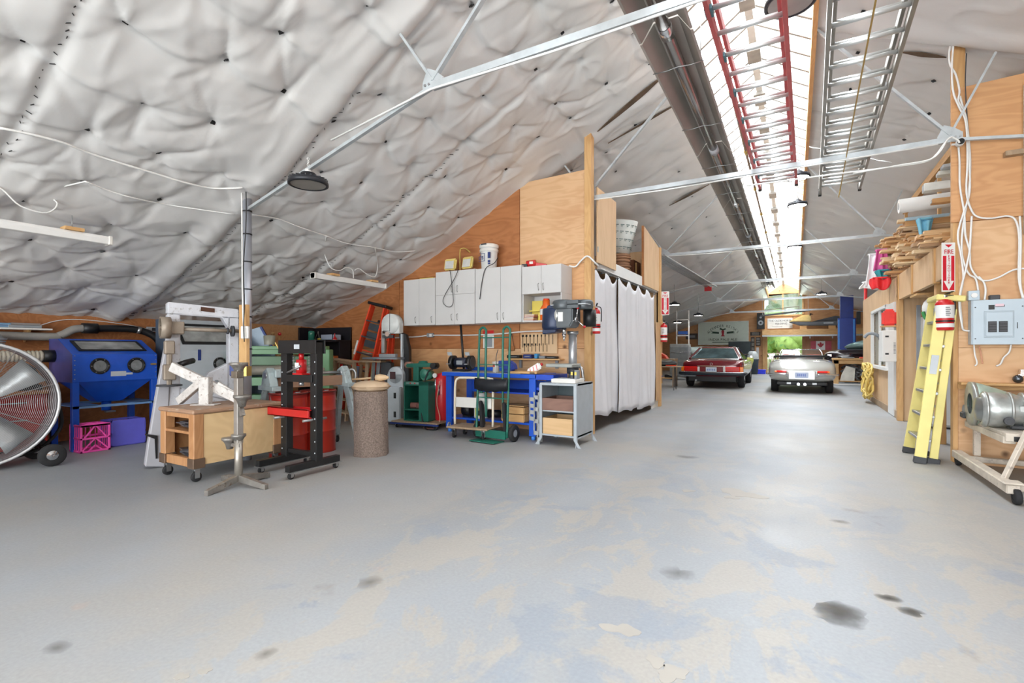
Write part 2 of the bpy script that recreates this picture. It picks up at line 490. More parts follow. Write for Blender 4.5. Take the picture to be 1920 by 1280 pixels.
# insulated blanket roof ------------------------------------------------
def blanket_mat():
    m = bpy.data.materials.new('white_insulation_blanket'); m.use_nodes = True
    nt = m.node_tree; N = nt.nodes; L = nt.links; b = N['Principled BSDF']
    tc = N.new('ShaderNodeTexCoord')
    n = N.new('ShaderNodeTexNoise'); n.inputs['Scale'].default_value = 0.8; n.inputs['Detail'].default_value = 4; L.new(tc.outputs['Object'], n.inputs['Vector'])
    r = N.new('ShaderNodeValToRGB'); r.color_ramp.elements[0].color = lin((214, 212, 210)); r.color_ramp.elements[1].color = lin((228, 228, 228))
    L.new(n.outputs['Fac'], r.inputs['Fac']); L.new(r.outputs['Color'], b.inputs['Base Color'])
    b.inputs['Roughness'].default_value = 0.36; b.inputs['Specular IOR Level'].default_value = 0.6
    n2 = N.new('ShaderNodeTexNoise'); n2.inputs['Scale'].default_value = 7; n2.inputs['Detail'].default_value = 3
    L.new(tc.outputs['Object'], n2.inputs['Vector'])
    bp = N.new('ShaderNodeBump'); bp.inputs['Strength'].default_value = 0.15; bp.inputs['Distance'].default_value = 0.02
    L.new(n2.outputs['Fac'], bp.inputs['Height']); L.new(bp.outputs['Normal'], b.inputs['Normal'])
    return m
BLANKET = blanket_mat()
rng = np.random.RandomState(3)
def vnoise(x, y, seed):
    """smooth value noise"""
    g = np.random.RandomState(seed).rand(256, 256)
    xi = np.floor(x).astype(int); yi = np.floor(y).astype(int); fx = x - xi; fy = y - yi
    fx = fx * fx * (3 - 2 * fx); fy = fy * fy * (3 - 2 * fy)
    a = g[xi % 256, yi % 256]; b_ = g[(xi + 1) % 256, yi % 256]; c = g[xi % 256, (yi + 1) % 256]; d = g[(xi + 1) % 256, (yi + 1) % 256]
    return (a * (1 - fx) + b_ * fx) * (1 - fy) + (c * (1 - fx) + d * fx) * fy - 0.5
def buttons_for(x0, x1, y0, y1, sx, sy):
    P = []
    X = x0 + sx * .5; i = 0
    while X < x1:
        Y = y0 + sy * (.5 if i % 2 else .15)
        while Y < y1:
            near = min(abs(Y - t) for t in TR)
            if near > 0.22: P.append((X + rng.uniform(-.07, .07), Y + rng.uniform(-.09, .09)))
            Y += sy
        X += sx; i += 1
    return np.array(P)
def roof_panel(x0, x1, y0, y1, step, btn, amp=0.05, name='ceiling'):
    nx = int((x1 - x0) / step) + 1; ny = int((y1 - y0) / step) + 1
    xs = np.linspace(x0, x1, nx); ys = np.linspace(y0, y1, ny)
    X, Y = np.meshgrid(xs, ys, indexing='ij'); Z = roofz(X, Y)
    D1 = np.full(X.shape, 9.0); cre = np.zeros(X.shape)
    wx = 0.05 * vnoise(X * 3, Y * 3, 5); wy = 0.05 * vnoise(X * 3 + 9, Y * 3, 6)
    XX = X + wx; YY = Y + wy
    def win(x_0, x_1, y_0, y_1):
        i0, i1 = np.searchsorted(xs, [x_0, x_1]); j0, j1 = np.searchsorted(ys, [y_0, y_1])
        return slice(i0, i1), slice(j0, j1)
    for k, (bx, by) in enumerate(btn):
        rk = np.random.RandomState(k + 11)
        w = win(bx - .8, bx + .8, by - .8, by + .8)
        if X[w].size == 0: continue
        dx = XX[w] - bx; dy = YY[w] - by; d = np.sqrt(dx * dx + dy * dy)
        D1[w] = np.minimum(D1[w], d)
        # thin sharp folds running away from the washer
        for q in range(rk.randint(7, 12)):
            a = rk.rand() * 6.283; ln = rk.uniform(.12, .5); h = rk.uniform(.008, .028) * (1 if rk.rand() < .6 else -1); wd = rk.uniform(.010, .024)
            bend = rk.uniform(-.5, .5)
            u = dx * math.cos(a) + dy * math.sin(a); v = -dx * math.sin(a) + dy * math.cos(a) - bend * u * u
            wq = wd * (1 + u.clip(0) * 3)
            cre[w] -= h * np.exp(-np.abs(v) / wq) * np.clip(u / .04, 0, 1) * np.exp(-(u.clip(0) / ln) ** 2) * (u > 0)
    bul = amp * (1 - np.exp(-(D1 / 0.27) ** 0.9))
    # swags: the cloth is drawn tight and overhangs between neighbouring washers of a row
    for k in range(len(btn)):
        bx, by = btn[k]
        for k2 in range(len(btn)):
            if k2 == k: continue
            ex, ey = btn[k2] - btn[k]
            row = abs(ex) < .22 and 0.3 < ey < 1.15; dia = .3 < ex < .95 and abs(ey) < .7 and (k * 7 + k2 * 3) % 5 < 2
            if not (row or dia): continue
            w = win(min(bx, bx + ex) - .4, max(bx, bx + ex) + .4, min(by, by + ey) - .3, max(by, by + ey) + .3)
            if X[w].size == 0: continue
            xx = XX[w]; yy_ = YY[w]; rk = np.random.RandomState(k * 31 + k2)
            L_ = math.hypot(ex, ey); tx, ty = ex / L_, ey / L_
            t_ = ((xx - bx) * tx + (yy_ - by) * ty) / L_; n_ = -(xx - bx) * ty + (yy_ - by) * tx   # n_ > 0 is down the slope for a row
            tc_ = t_.clip(0, 1); sag = rk.uniform(.02, .12) * (1 if row else rk.choice([-1, 1]) * .5)
            n_ = n_ - sag * np.sin(np.pi * tc_)
            out = np.exp(-(np.abs(t_ - tc_) / .05) ** 2); mid = np.sin(np.pi * tc_)
            hgt = (rk.uniform(.012, .032) if row else rk.uniform(.005, .014))
            f_ = np.where(n_ > 0, np.exp(-np.abs(n_) / .13), np.exp(-np.abs(n_) / .03))
            g_ = np.exp(-((n_ + .05) / .03) ** 2) * .35
            cre[w] -= hgt * (f_ * (1 - .35 * mid) - g_ * mid) * out
    cre = np.clip(cre, -.09, .06)
    # rafter seams: the blanket is pulled tight over each truss
    seam = np.zeros(X.shape)
    for t in TR:
        yy = Y - t + 0.05 * vnoise(X * 2.3, Y * 0, 8)
        seam += np.exp(-(np.abs(yy) / 0.16) ** 2) * 0.055 - np.exp(-(np.abs(yy - 0.13) / 0.035) ** 2) * 0.05
    for t in (-1.9, 1.35, 4.95, 9.1, 13.9):
        yy = Y - t + 0.06 * vnoise(X * 2, Y * 0, 9)
        seam -= np.exp(-(np.abs(yy) / 0.05) ** 2) * 0.035
    yy = np.abs(X + 2.62 + 0.08 * vnoise(Y * 2, X * 0, 4)); seam -= np.exp(-(yy / 0.05) ** 2) * 0.03
    low = 0.04 * vnoise(X * .9, Y * .7, 1) + 0.0 * np.abs(vnoise(X * 1.6 + .8 * Y, Y * 1.2 - X, 2))
    cloth = 0.014 * (1 - np.abs(vnoise(X * 3.1 + Y, Y * 3.7 - X, 12)) * 5).clip(0, 1)
    Z = Z - bul - seam - cre - low + 0.05 - cloth
    vs = np.stack([X, Y, Z], -1).reshape(-1, 3)
    I = np.arange(nx * ny).reshape(nx, ny)
    fs = np.stack([I[:-1, :-1], I[:-1, 1:], I[1:, 1:], I[1:, :-1]], -1).reshape(-1, 4)
    me = bpy.data.meshes.new(name); me.from_pydata(vs.tolist(), [], fs.tolist()); me.polygons.foreach_set('use_smooth', [True] * len(fs)); me.update()
    me.materials.append(BLANKET)
    o = bpy.data.objects.new(name, me); COL.objects.link(o); struct(o)
    def zat(x, y):
        i = min(max(int((x - x0) / (x1 - x0) * (nx - 1) + .5), 0), nx - 1); j = min(max(int((y - y0) / (y1 - y0) * (ny - 1) + .5), 0), ny - 1)
        return float(Z[i, j]), (i, j, Z, xs, ys)
    return o, zat
BT1 = buttons_for(-8.3, -1.25, -0.2, 7.6, 0.50, 0.60)
BT1f = buttons_for(-8.3, -1.25, 7.6, 29, 0.75, 0.9)
BT2 = buttons_for(0.25, 7.1, 1.5, 10, 0.85, 0.95)
BT2f = buttons_for(0.25, 7.1, 10, 29, 1.1, 1.1)
c1, z1 = roof_panel(-8.45, -1.2, -0.2, 7.8, 0.024, BT1)
c2, z2 = roof_panel(-8.45, -1.2, 7.8, 29.2, 0.08, BT1f, 0.04)
c3, z3 = roof_panel(0.2, 7.4, 1.0, 10.6, 0.04, BT2, 0.035)
c4, z4 = roof_panel(0.2, 7.4, 10.6, 29.2, 0.09, BT2f, 0.05)
c5, _ = roof_panel(-8.45, -1.2, -6, -0.2, 0.2, BT1[:2], 0.02)
c6, _ = roof_panel(0.2, 7.4, -6, 1.0, 0.2, BT1[:2], 0.02)
washer = MB().box((0, 0, 0), (0.038, 0.038, 0.008)).cyl((0, 0, -0.007), (0, 0, 0.004), 0.01, n=6)
wme = washer.o('washer', BLACK).data
bpy.data.objects.remove(bpy.data.objects['washer'])
cnt = 0
for btn, par, za, lim in ((BT1, c1, z1, 230), (BT1f, c2, z2, 60), (BT2, c3, z3, 60)):
    for k, (x, y) in enumerate(btn):
        if cnt >= 285: break
        z, (i, j, Z, xs, ys) = za(x, y)
        i2 = min(i + 2, len(xs) - 1); i0 = max(i - 2, 0); sl = float(roofz(x + .1, y) - roofz(x - .1, y)) / .2
        # keep only those in front of the camera
        c_, s_ = math.cos(HEADING), math.sin(HEADING)
        d = c_ * y - s_ * x
        if d < 1.2: continue
        u = (c_ * x + s_ * y) / d; v = (z - 1.2) / d
        if abs(u) > 1.1 or v > 0.78: continue
        if y > 15: continue
        w = bpy.data.objects.new('washer', wme); COL.objects.link(w); w.parent = par
        w.location = (x, y, z - 0.012); w.rotation_euler = (rng.uniform(-.15, .15), -math.atan(sl), rng.uniform(0, 1.5)); cnt += 1
# stitches along the sewn seams
def stitches(ylist, par, za, x0, x1):
    b = MB(); rr = random.Random(2)
    for t in ylist:
        x = x0
        while x < x1:
            z, _ = za(x, t + .03)
            b.bar((x - .02, t + rr.uniform(-.01, .05), z - .006), (x + .02, t + rr.uniform(-.01, .05), z - .006), .005)
            x += rr.uniform(.05, .09)
    o = b.o('seam_staple', BLACK, par); o['kind'] = 'stuff'; return o
stitches([1.35, 3.33, 4.95], c1, z1, -8.2, -3.6)

# long walls ----------------------------------------------------------------
def sheetwall(name, axis, pos, a0, a1, zt, mats, thick=0.05, w=1.22, side=1, zs=(0, )):
    """wall of plywood sheets with open joints; sheets are parts"""
    b = MB()
    if axis == 'X': b.b2((pos, a0, 0), (pos + side * thick, a1, zt))
    else: b.b2((a0, pos, 0), (a1, pos + side * thick, zt))
    w_ = struct(b.o(name, PLYR))
    return w_
wl = sheetwall('wall_left', 'X', -8.32, -6, 29.2, 1.72, PLY, side=-1)
y = -6.0; k = 0
while y < 29:
    m = MB().b2((-8.32, y + .004, 0), (-8.30, min(y + 2.436, 29.2), 1.66)); m.o('plywood_sheet', PLY if k % 2 == 0 else PLYR, wl, 0.002); y += 2.44; k += 1
wr = sheetwall('wall_right', 'X', 7.1, -6, 29.2, 1.9, PLY, side=1)
# wall behind the camera with the open entrance doorway
b = MB(); b.b2((-8.4, -6.05, 0), (-7, -6, 2.2)); b.b2((5, -6.05, 0), (7.2, -6, 2.2))
for (xa, xb) in ((-7, -3.6), (-3.6, 0.2), (0.2, 3.4)):
    pass
bw = struct(b.o('wall_rear', PLY))

# workshop plywood wall (carries the cabinets)
b = MB()
poly = [(-8.3, 0), (-2.56, 0), (-2.56, 3.74), (-3.62, 3.72), (-4.7, 3.22), (-5.95, 2.6), (-7.2, 2.1), (-8.3, 1.75)]
b.prism(poly, 6.54, 6.62, 'Y')
ww = struct(b.o('wall_workshop', OAK))
def sheet(poly, m, y0=6.52, y1=6.54, par=None):
    return MB().prism(poly, y0, y1, 'Y').o('plywood_sheet', m, par or ww, 0.0015)
g = 0.004
sheet([(-3.62 + g, 1.215), (-2.57, 1.215), (-2.57, 2.43 - g), (-3.62 + g, 2.43 - g)], PLY)
sheet([(-3.62 + g, 2.43), (-2.57, 2.43), (-2.57, 3.74), (-3.62 + g, 3.72)], PLYL)
sheet([(-6.06 + g, 1.215), (-3.62 - g, 1.215), (-3.62 - g, 2.43 - g), (-6.06 + g, 2.43 - g)], PLYR)
sheet([(-6.0, 2.43), (-3.62 - g, 2.43), (-3.62 - g, 3.70), (-4.7, 3.22), (-5.85, 2.62)], PLYR)
sheet([(-8.3, 1.215), (-6.06 - g, 1.215), (-6.06 - g, 2.43), (-6.3, 2.43), (-7.2, 2.1), (-8.3, 1.73)], PLYR)
sheet([(-5.0, 0), (-2.57, 0), (-2.57, 1.21), (-5.0, 1.21)], PLYL)
sheet([(-7.44, 0), (-5.0 - g, 0), (-5.0 - g, 1.21), (-7.44, 1.21)], PLY)
sheet([(-8.3, 0), (-7.44 - g, 0), (-7.44 - g, 1.21), (-8.3, 1.21)], PLYR)
# corner post up to the roof
MB().b2((-2.57, 6.50, 0), (-2.47, 6.62, 4.3)).o('corner_post', PINE, ww, 0.003)
MB().b2((-2.56, 6.62, 0), (-2.47, 6.66, 2.4)).o('corner_trim', PINE, ww, 0.002)
# storage partition with upper loft
sp = struct(MB().b2((-3.9, 10.50, 0), (-2.5, 10.60, 3.3)).o('wall_storage', PLYP))
struct(MB().b2((-4.6, 6.62, 2.38), (-2.56, 10.6, 2.44)).o('ceiling_storage', PLYP))
struct(MB().b2((-4.65, 6.62, 0), (-4.6, 10.6, 3.4)).o('wall_storage_back', PLYR))
MB().b2((-2.53, 10.5, 0), (-2.45, 10.62, 3.35)).o('end_post', PINE, sp, 0.003)
fa = struct(MB().b2((-2.56, 7.0, 2.40), (-2.50, 10.5, 2.58)).o('trim_1', WHITE))

# right rooms ----------------------------------------------------------------
# plywood wall with the electrical panel
pw = struct(MB().b2((1.53, 6.87, 0), (7.1, 6.97, 3.95)).o('wall_panelboard', PLYL))
MB().prism([(1.50, 0), (3.97, 0), (3.97, 1.22 - g), (1.50, 1.22 - g)], 6.85, 6.87, 'Y').o('plywood_sheet', PLYL, pw, 0.0015)
MB().prism([(1.50, 1.22), (3.94, 1.22), (3.94, 2.54), (1.50, 2.54)], 6.85, 6.87, 'Y').o('plywood_sheet', PLYL, pw, 0.0015)
MB().prism([(1.44, 2.545), (3.9, 2.545), (3.9, 4.05), (1.57, 3.96), (1.44, 3.95)], 6.84, 6.87, 'Y').o('plywood_sheet', PLY, pw, 0.0015)
MB().b2((1.46, 6.87, 0), (1.56, 6.97, 4.5)).o('corner_post', PINE, pw, 0.003)
# office room further back
rw = MB()
Z1 = 2.42
for (y0, y1, z0, z1_) in [(10.46, 10.95, 0, Z1), (11.62, 13.75, 0, 0.85), (11.62, 11.66, .85, Z1), (13.75, 15.8, 0, Z1), (11.62, 13.75, 2.04, Z1), (10.95, 11.62, 2.06, Z1)]:
    rw.b2((1.56, y0, z0), (1.66, y1, z1_))
rw.b2((1.6605, 10.461, 0), (4.5, 10.56, Z1))
RW = struct(rw.o('wall_office', PLYP))
struct(MB().b2((1.56, 6.97, 2.42), (4.5, 15.8, 2.48)).o('ceiling_office', PLYP))
struct(MB().b2((1.535, 11.63, 0), (1.559, 15.7, 0.13)).o('baseboard_right', OLDW, None, 0.002)); struct(MB().b2((1.535, 10.51, 0), (1.559, 10.94, 0.13)).o('baseboard_corner', OLDW, None, 0.002))
# header over the open bay
hd = struct(MB().b2((1.52, 6.97, 2.04), (1.58, 10.46, 2.46)).o('trim_2', PLYP, None, 0.002))
for yy in (7.95, 9.3, 10.43):
    MB().b2((1.50, yy - .03, 2.02), (1.56, yy + .03, 2.46)).o('batten', PINE, hd, 0.002)
struct(MB().b2((1.50, 10.40, 0), (1.58, 10.5, Z1)).o('trim_3', PINE, None, 0.003))
struct(MB().b2((1.56, 8.1, 0), (1.66, 8.22, 2.1)).o('trim_4', PINE, None, 0.003))
# window and white door of the office
wd = MB()
for a, b_ in (((1.5, 11.6, .84), (1.56, 11.68, 2.06)), ((1.5, 13.7, .84), (1.56, 13.78, 2.06)), ((1.5, 11.6, 2.0), (1.56, 13.78, 2.06)), ((1.48, 11.56, .80), (1.58, 13.82, .86)), ((1.52, 12.66, .86), (1.56, 12.72, 2.0))): wd.b2(a, b_)
WN = struct(wd.o('window_1', WHITE, None, 0.003))
MB().b2((1.57, 11.66, .88), (1.575, 13.7, 2.0)).o('pane', GLASS, WN)
DR = struct(MB().b2((1.53, 10.98, 0.01), (1.57, 11.60, 2.05)).o('door_1', WHITE, None, 0.003))
MB().ball((1.49, 11.5, 1.0), .03).o('door_handle', BRASS, DR)
# far end wall
ew = MB()
ZT = 4.6
def gx(X): return float(roofz(X, 29.0)) + .02
prof = [(-8.3, 1.6)] + [(x, gx(x)) for x in (-7.2, -5.9, -4.65, -3.6, -2.45, -1.2)]
profr = [(x, gx(x)) for x in (0.2, 1.5, 2.7, 4.0, 5.3, 7.1)]
ew.prism([(-8.3, 0), (-1.4, 0), (-1.4, gx(-1.4))] + [p for p in reversed(prof) if p[0] < -1.4], 29.0, 29.1, 'Y')
ew.prism([(0.35, 0), (7.1, 0)] + list(reversed(profr[1:])) + [(0.35, gx(.35))], 29.0, 29.1, 'Y')
ew.b2((-1.4, 29.0, 2.2), (0.35, 29.1, 2.95))
ew.prism([(-1.4, 4.1), (.35, 4.1), (.35, gx(.35) + .1), (-.5, 4.75), (-1.4, gx(-1.4) + .1)], 29.0, 29.1, 'Y')
EW = struct(ew.o('wall_end', PLY))
fr = MB()
for a, b_ in (((-1.45, 28.95, 2.93), (.4, 29.05, 2.99)), ((-1.45, 28.95, 4.08), (.4, 29.05, 4.14)), ((-1.45, 28.95, 2.93), (-1.38, 29.05, 4.14)), ((.33, 28.95, 2.93), (.4, 29.05, 4.14)), ((-.56, 28.96, 2.93), (-.5, 29.04, 4.1))): fr.b2(a, b_)
W2 = struct(fr.o('window_2', PINEX)); MB().b2((-1.4, 29.03, 2.98), (.35, 29.035, 4.1)).o('pane', GLASS, W2)
# skylight -------------------------------------------------------------------
def skyglass():
    m = bpy.data.materials.new('translucent_skylight'); m.use_nodes = True
    nt = m.node_tree; N = nt.nodes; L = nt.links
    for n in list(N):
        if n.type != 'OUTPUT_MATERIAL': N.remove(n)
    t = N.new('ShaderNodeBsdfTransparent'); t.inputs['Color'].default_value = (.95, .97, 1, 1)
    d = N.new('ShaderNodeBsdfTranslucent'); d.inputs['Color'].default_value = (.9, .93, .95, 1)
    x = N.new('ShaderNodeMixShader'); x.inputs[0].default_value = 0.45
    L.new(t.outputs[0], x.inputs[1]); L.new(d.outputs[0], x.inputs[2]); L.new(x.outputs[0], N['Material Output'].inputs['Surface'])
    return m
SG = skyglass()
def dz(Y): return -0.9 * min(max((Y - 12) / 17, 0), 1)
RX, RZ = -0.5, 5.55
ys = [-6, 0, 4, 8, 12, 16, 20, 24, 29]
w3 = MB()
for y0, y1 in zip(ys[:-1], ys[1:]):
    w3.bar((-1.2, y0, 4.93 + dz(y0)), (-1.2, y1, 4.93 + dz(y1)), .05, .24)
    w3.bar((0.2, y0, 5.0 + dz(y0)), (0.2, y1, 5.0 + dz(y1)), .05, .28)
W3 = struct(w3.o('window_3', wood((232, 176, 116), (206, 142, 84), 'Y', 4, 'curb_board')))
for sgn, xe, ze in ((0, -1.2, 5.03), (1, 0.2, 5.12)):
    for y0, y1 in zip(ys[:-1], ys[1:]):
        m = MB(); e = 0.01
        m.add([(xe, y0 + e, ze + dz(y0)), (xe, y1 - e, ze + dz(y1)), (RX, y1 - e, RZ + dz(y1)), (RX, y0 + e, RZ + dz(y0))], [(0, 1, 2, 3)])
        m.o('pane', SG, W3)
rg = MB()
for y0, y1 in zip(ys[:-1], ys[1:]): rg.bar((RX, y0, RZ - .1 + dz(y0)), (RX, y1, RZ - .1 + dz(y1)), .09, .06)
rg.o('ridge_beam', mat((196, 192, 186), .6, 0, .1), W3)
y = 0.8; RAF = mat((150, 144, 136), .6, 0, .1)
rm = None; k = 0
while y < 28.6:
    d = dz(y)
    m = MB(); m.bar((-1.2, y, 4.98 + d), (RX, y, RZ - .06 + d), .04, .07); m.bar((RX, y, RZ - .06 + d), (0.2, y, 5.06 + d), .04, .07)
    m.o('skylight_rafter', RAF, W3); y += 0.42 if y < 14 else 0.7
    k += 1
# grey weathered blocks screwed below the ridge
for i in range(17):
    yy = 2.4 + i * 1.35
    MB().box((RX, yy, RZ - .17 + dz(yy)), (.17, .42, .05)).o('ridge_plate', mat((150, 146, 140), .7, 0, .2), W3)

# outdoors beyond the far end
def terrain_mat(c0, c1, s):
    m = mat(c0, .9, 0, .35, s, .8, 30); return m
gd = MB().b2((-40, -40, -.3), (40, 80, -.16)).o('ground_outside', mat((150, 160, 110), .9, 0, .2, .6)); struct(gd)
LEAF = [mat((120, 160, 80), .8, 0, .3, 3), mat((150, 184, 104), .8, 0, .3, 3), mat((96, 140, 74), .8, 0, .3, 3)]
def tree(x, y, h, r, k, label):
    t = thing('leafy_tree', label, 'tree', (x, y, -.16), group='trees outside the far doorway')
    MB().cyl((0, 0, 0), (0, 0, h * .6), .16, .08).o('trunk', OLDW, t)
    rnd = random.Random(k); b = MB()
    for i in range(16):
        a = rnd.uniform(0, 6.28); q = rnd.uniform(0, r); z = h * .3 + rnd.uniform(0, h * .65)
        b.ball((q * math.cos(a), q * math.sin(a), z), rnd.uniform(.35, .6) * r, 9)
    cme = b.o('foliage', LEAF[k % 3], t)
    lf = MB()
    for i in range(500):
        a = rnd.uniform(0, 6.28); q = r * rnd.uniform(.5, 1.3); z = h * rnd.uniform(.15, 1.1)
        p = Vector((q * math.cos(a), q * math.sin(a), z)); e = Euler((rnd.uniform(0, 3), rnd.uniform(0, 3), 0)).to_matrix()
        s_ = .16
        lf.add([tuple(p + e @ Vector(v)) for v in ((-s_, 0, 0), (0, -s_ * .5, 0), (s_, 0, 0), (0, s_ * .5, 0))], [(0, 1, 2, 3)])
    lf.o('leaves', LEAF[(k + 1) % 3], t, kind='stuff')
for k, (x, y, h, r, l) in enumerate([(-5.2, 36.5, 4.2, 1.5, 'left leafy tree outside the far doorway'), (-.9, 36.0, 3.6, 1.5, 'low middle leafy tree outside the far doorway'), (3.2, 37, 5.0, 1.5, 'right leafy tree outside the far doorway'), (-4.2, 45, 8.5, 2.8, 'tall leafy tree outside, behind the left low one'), (3.4, 46, 9.5, 2.9, 'tall leafy tree outside, behind the right one'), (-.6, 55, 13, 4, 'tallest pale green tree outside, filling the gable window')]):
    tree(x, y, h, r, k, l)
# deck railing outside
rl = thing('deck_railing', 'white picket railing of the deck outside the far doorway', 'railing', (0, 30.6, -.001))
for x in (-2.9, -1, 1, 1.95): MB().b2((x - .04, -.04, 0), (x + .04, .04, 1.02)).o('railing_post', WHITE, rl)
MB().b2((-3, -.03, .95), (2, .03, 1.0)).o('top_rail', WHITE, rl); MB().b2((-3, -.02, .12), (2, .02, .16)).o('bottom_rail', WHITE, rl)
pk = MB().b2((-.015, -.012, .14), (.015, .012, .96)).o('picket', WHITE, rl); pk.location = (-2.9, 0, 0)
for i in range(1, 40):
    q = pk.copy(); COL.objects.link(q); q.parent = rl; q.location = (-2.9 + i * .12, 0, 0)
struct(MB().b2((-4, 29.1, -.16), (3, 30.8, -.0)).o('trim_5', OLDW))
# ================================================================ LEFT SIDE
CC, SS = math.cos(HEADING), math.sin(HEADING)
def pd(u, d):
    """floor position of something seen in column u at depth d"""
    k = (u - 960) / 920
    return (d * (CC * k - SS), d * (SS * k + CC))
def pY(u, Y):
    k = (u - 960) / 920; d = Y / (SS * k + CC)
    return d * (CC * k - SS)
HD = math.degrees(HEADING)

# --- drum fan
t = thing('drum_fan', 'large silver barrel fan on a wheeled black cradle at the left edge', 'fan', (-6.98, 1.53, 0.66), 84)
r = .60
MB().lathe([(r, -.14), (r + .02, -.15), (r + .02, -.13), (r + .004, -.11), (r + .004, .22), (r - .006, .22), (r - .006, -.12)], axis='Y', n=48).o('drum', mat((158, 162, 166), .35, .3, .08), t)
MB().ring((0, -.145, 0), r + .008, .015, 'Y', 48).o('rim', mat((214, 216, 218), .3, .4, .05), t)
gm = MB()
for rr in [x * .0142 + .085 for x in range(36)]: gm.ring((0, -.13 - .02 * (1 - rr / r), 0), rr, .0012, 'Y', 44, 3)
gm.o('guard', mat((200, 202, 204), .3, .6, .05), t, kind='stuff')
for i in range(8):
    a = i * math.pi / 4 + .3
    MB().bar((.09 * math.cos(a), -.15, .09 * math.sin(a)), (r * math.cos(a), -.13, r * math.sin(a)), .006).o('guard_spoke', STEEL, t)
hb = MB().cyl((0, -.17, 0), (0, .1, 0), .075).o('hub', mat((206, 196, 120), .4, 0, .05), t)
MB().cyl((0, -.174, 0), (0, -.169, 0), .045).o('badge', WHITE, hb)
for i in range(4):
    a = i * math.pi / 2 + .65
    b = MB(); vs = []
    for j in range(7):
        q = .06 + j / 6 * .50; w = .09 + .15 * j / 6
        for sgn in (-1, 1):
            aa = a + sgn * w / (q + .12) * .72
            vs.append((q * math.cos(aa), -.02 + sgn * .05, q * math.sin(aa)))
    b.add(vs, [(2 * j, 2 * j + 1, 2 * j + 3, 2 * j + 2) for j in range(6)], True)
    ob = b.o('blade', mat((176, 180, 182), .35, .5, .08), t)
    sm = ob.modifiers.new('s', 'SOLIDIFY'); sm.thickness = .004
MB().cyl((0, .1, 0), (0, .34, 0), .12).o('motor', DKGREY, t)
fm = MB()
fm.tube(arc([(.62, .02, 0), (.66, .06, -.3), (.5, .1, -.52), (.3, .1, -.58)]), .018); fm.tube(arc([(-.62, .02, 0), (-.66, .06, -.3), (-.5, .1, -.52), (-.3, .1, -.58)]), .018)
fm.bar((-.6, -.28, -.56), (-.6, .28, -.56), .035); fm.bar((.5, -.28, -.56), (.5, .3, -.5), .035); fm.bar((-.6, .28, -.56), (.5, .28, -.56), .035); fm.bar((.5, .25, -.54), (.62, .02, -.1), .035)
fm.o('cradle', BLACK, t)
for (x, y) in ((.52, -.30), (.50, .30)):
    w = MB().lathe([(.05, -.03), (.10, -.032), (.112, -.02), (.112, .02), (.10, .032), (.05, .03)], (x, y, -.548), 'Y', 24).o('wheel', RUBBER, t)
    MB().lathe([(.004, -.028), (.02, -.034), (.03, -.022), (.06, -.03), (.066, -.024)], (x, y, -.548), 'Y', 20).o('hubcap', CHROME, w)

# --- red cabinet behind the fan
t = thing('tool_cabinet', 'dark red steel cabinet with a wooden top behind the barrel fan', 'cabinet', (-7.66, .55, 0), 90)
MB().b2((0, 0, 0), (1.74, .58, .68)).o('body', DRED, t, .006)
MB().b2((-.02, -.03, .68), (1.78, .6, .72)).o('worktop', OAK, t, .004)
for i in range(3): 
    d_ = MB().b2((1.14, -.012, .05 + i * .2), (1.70, 0, .23 + i * .2)).o('drawer', DRED, t, .003)
    MB().bar((1.3, -.03, .19 + i * .2), (1.55, -.03, .19 + i * .2), .012).o('handle', STEEL, d_)
tb = MB().lathe([(.11, 0), (.14, .09), (.145, .1), (.13, .1), (.1, .01), (.002, .01)], n=20).o('tub', BLUE); tag(tb, 'round blue plastic tub on the red cabinet behind the fan', 'tub', loc=(-7.9, 1.85, .721))
t = thing('shop_vacuum_motor', 'black motor unit on the red cabinet next to the blue blasting cabinet', 'motor', (-7.86, 2.14, .721))
MB().cyl((0, -.12, .13), (0, .1, .13), .11).o('housing', BLACK, t); MB().box((0, 0, .03), (.2, .26, .06)).o('base', BLACK, t)
MB().tube(arc([(0, -.1, .24), (.0, 0, .31), (0, .1, .24)]), .012).o('handle', DKGREY, t)
wc = thing('work_lamp', 'chromed round cage lamp seen through the fan blades', 'lamp', (-7.95, 1.62, .72))
MB().cyl((0, 0, 0), (0, 0, .25), .012).o('stem', BLACK, wc); MB().ball((0, 0, .33), .09).o('bulb_shield', CHROME, wc)
for k in range(6): MB().ring((0, 0, .33), .10, .003, 'X', 20, 4).o('cage_wire', CHROME, wc).rotation_euler = (0, 0, 0)

# --- wall shelf with level cases
t = thing('mounted_shelf', 'white wall shelf high on the left plywood wall', 'shelf', (-8.3, .3, 1.44), 90)
MB().b2((0, -.26, 0), (2.15, 0, .02)).o('board', OFFW, t, .002)
for x in (.5, 1.95): MB().prism([(0, 0), (-.2, 0), (0, -.15)], x, x + .02, 'X').o('bracket', PINE, t)
for i, (y0, w, m, z, h) in enumerate([(.5, .8, mat((126, 160, 186), .5, 0, .08), 0, .05), (1.35, .75, mat((118, 152, 180), .5, 0, .08), 0, .055), (.95, .85, mat((140, 172, 196), .5, 0, .08), .056, .045)]):
    c = MB().b2((0, 0, 0), (w, .16, h)).o('plastic_case', m, None, .006)
    MB().b2((.02, -.004, h * .45), (w - .02, 0, h * .55)).o('lid_seam', NAVY, c)
    tag(c, ['flat pale blue plastic case, left one on the high white shelf', 'flat pale blue plastic case, right one on the high white shelf', 'flat pale blue plastic case lying on top of the other two'][i], 'case', None, (-8.08, .3 + y0 - .3, 1.461 + z), 90)
t = thing('folding_rule_tool', 'grey folded steel tool on the right end of the high shelf', 'tool', (-8.12, 2.06, 1.461), 90)
MB().b2((0, -.05, 0), (.3, .05, .035)).o('body', GREY, t, .004); MB().b2((.02, -.06, .036), (.28, .06, .06)).o('blade', STEEL, t)

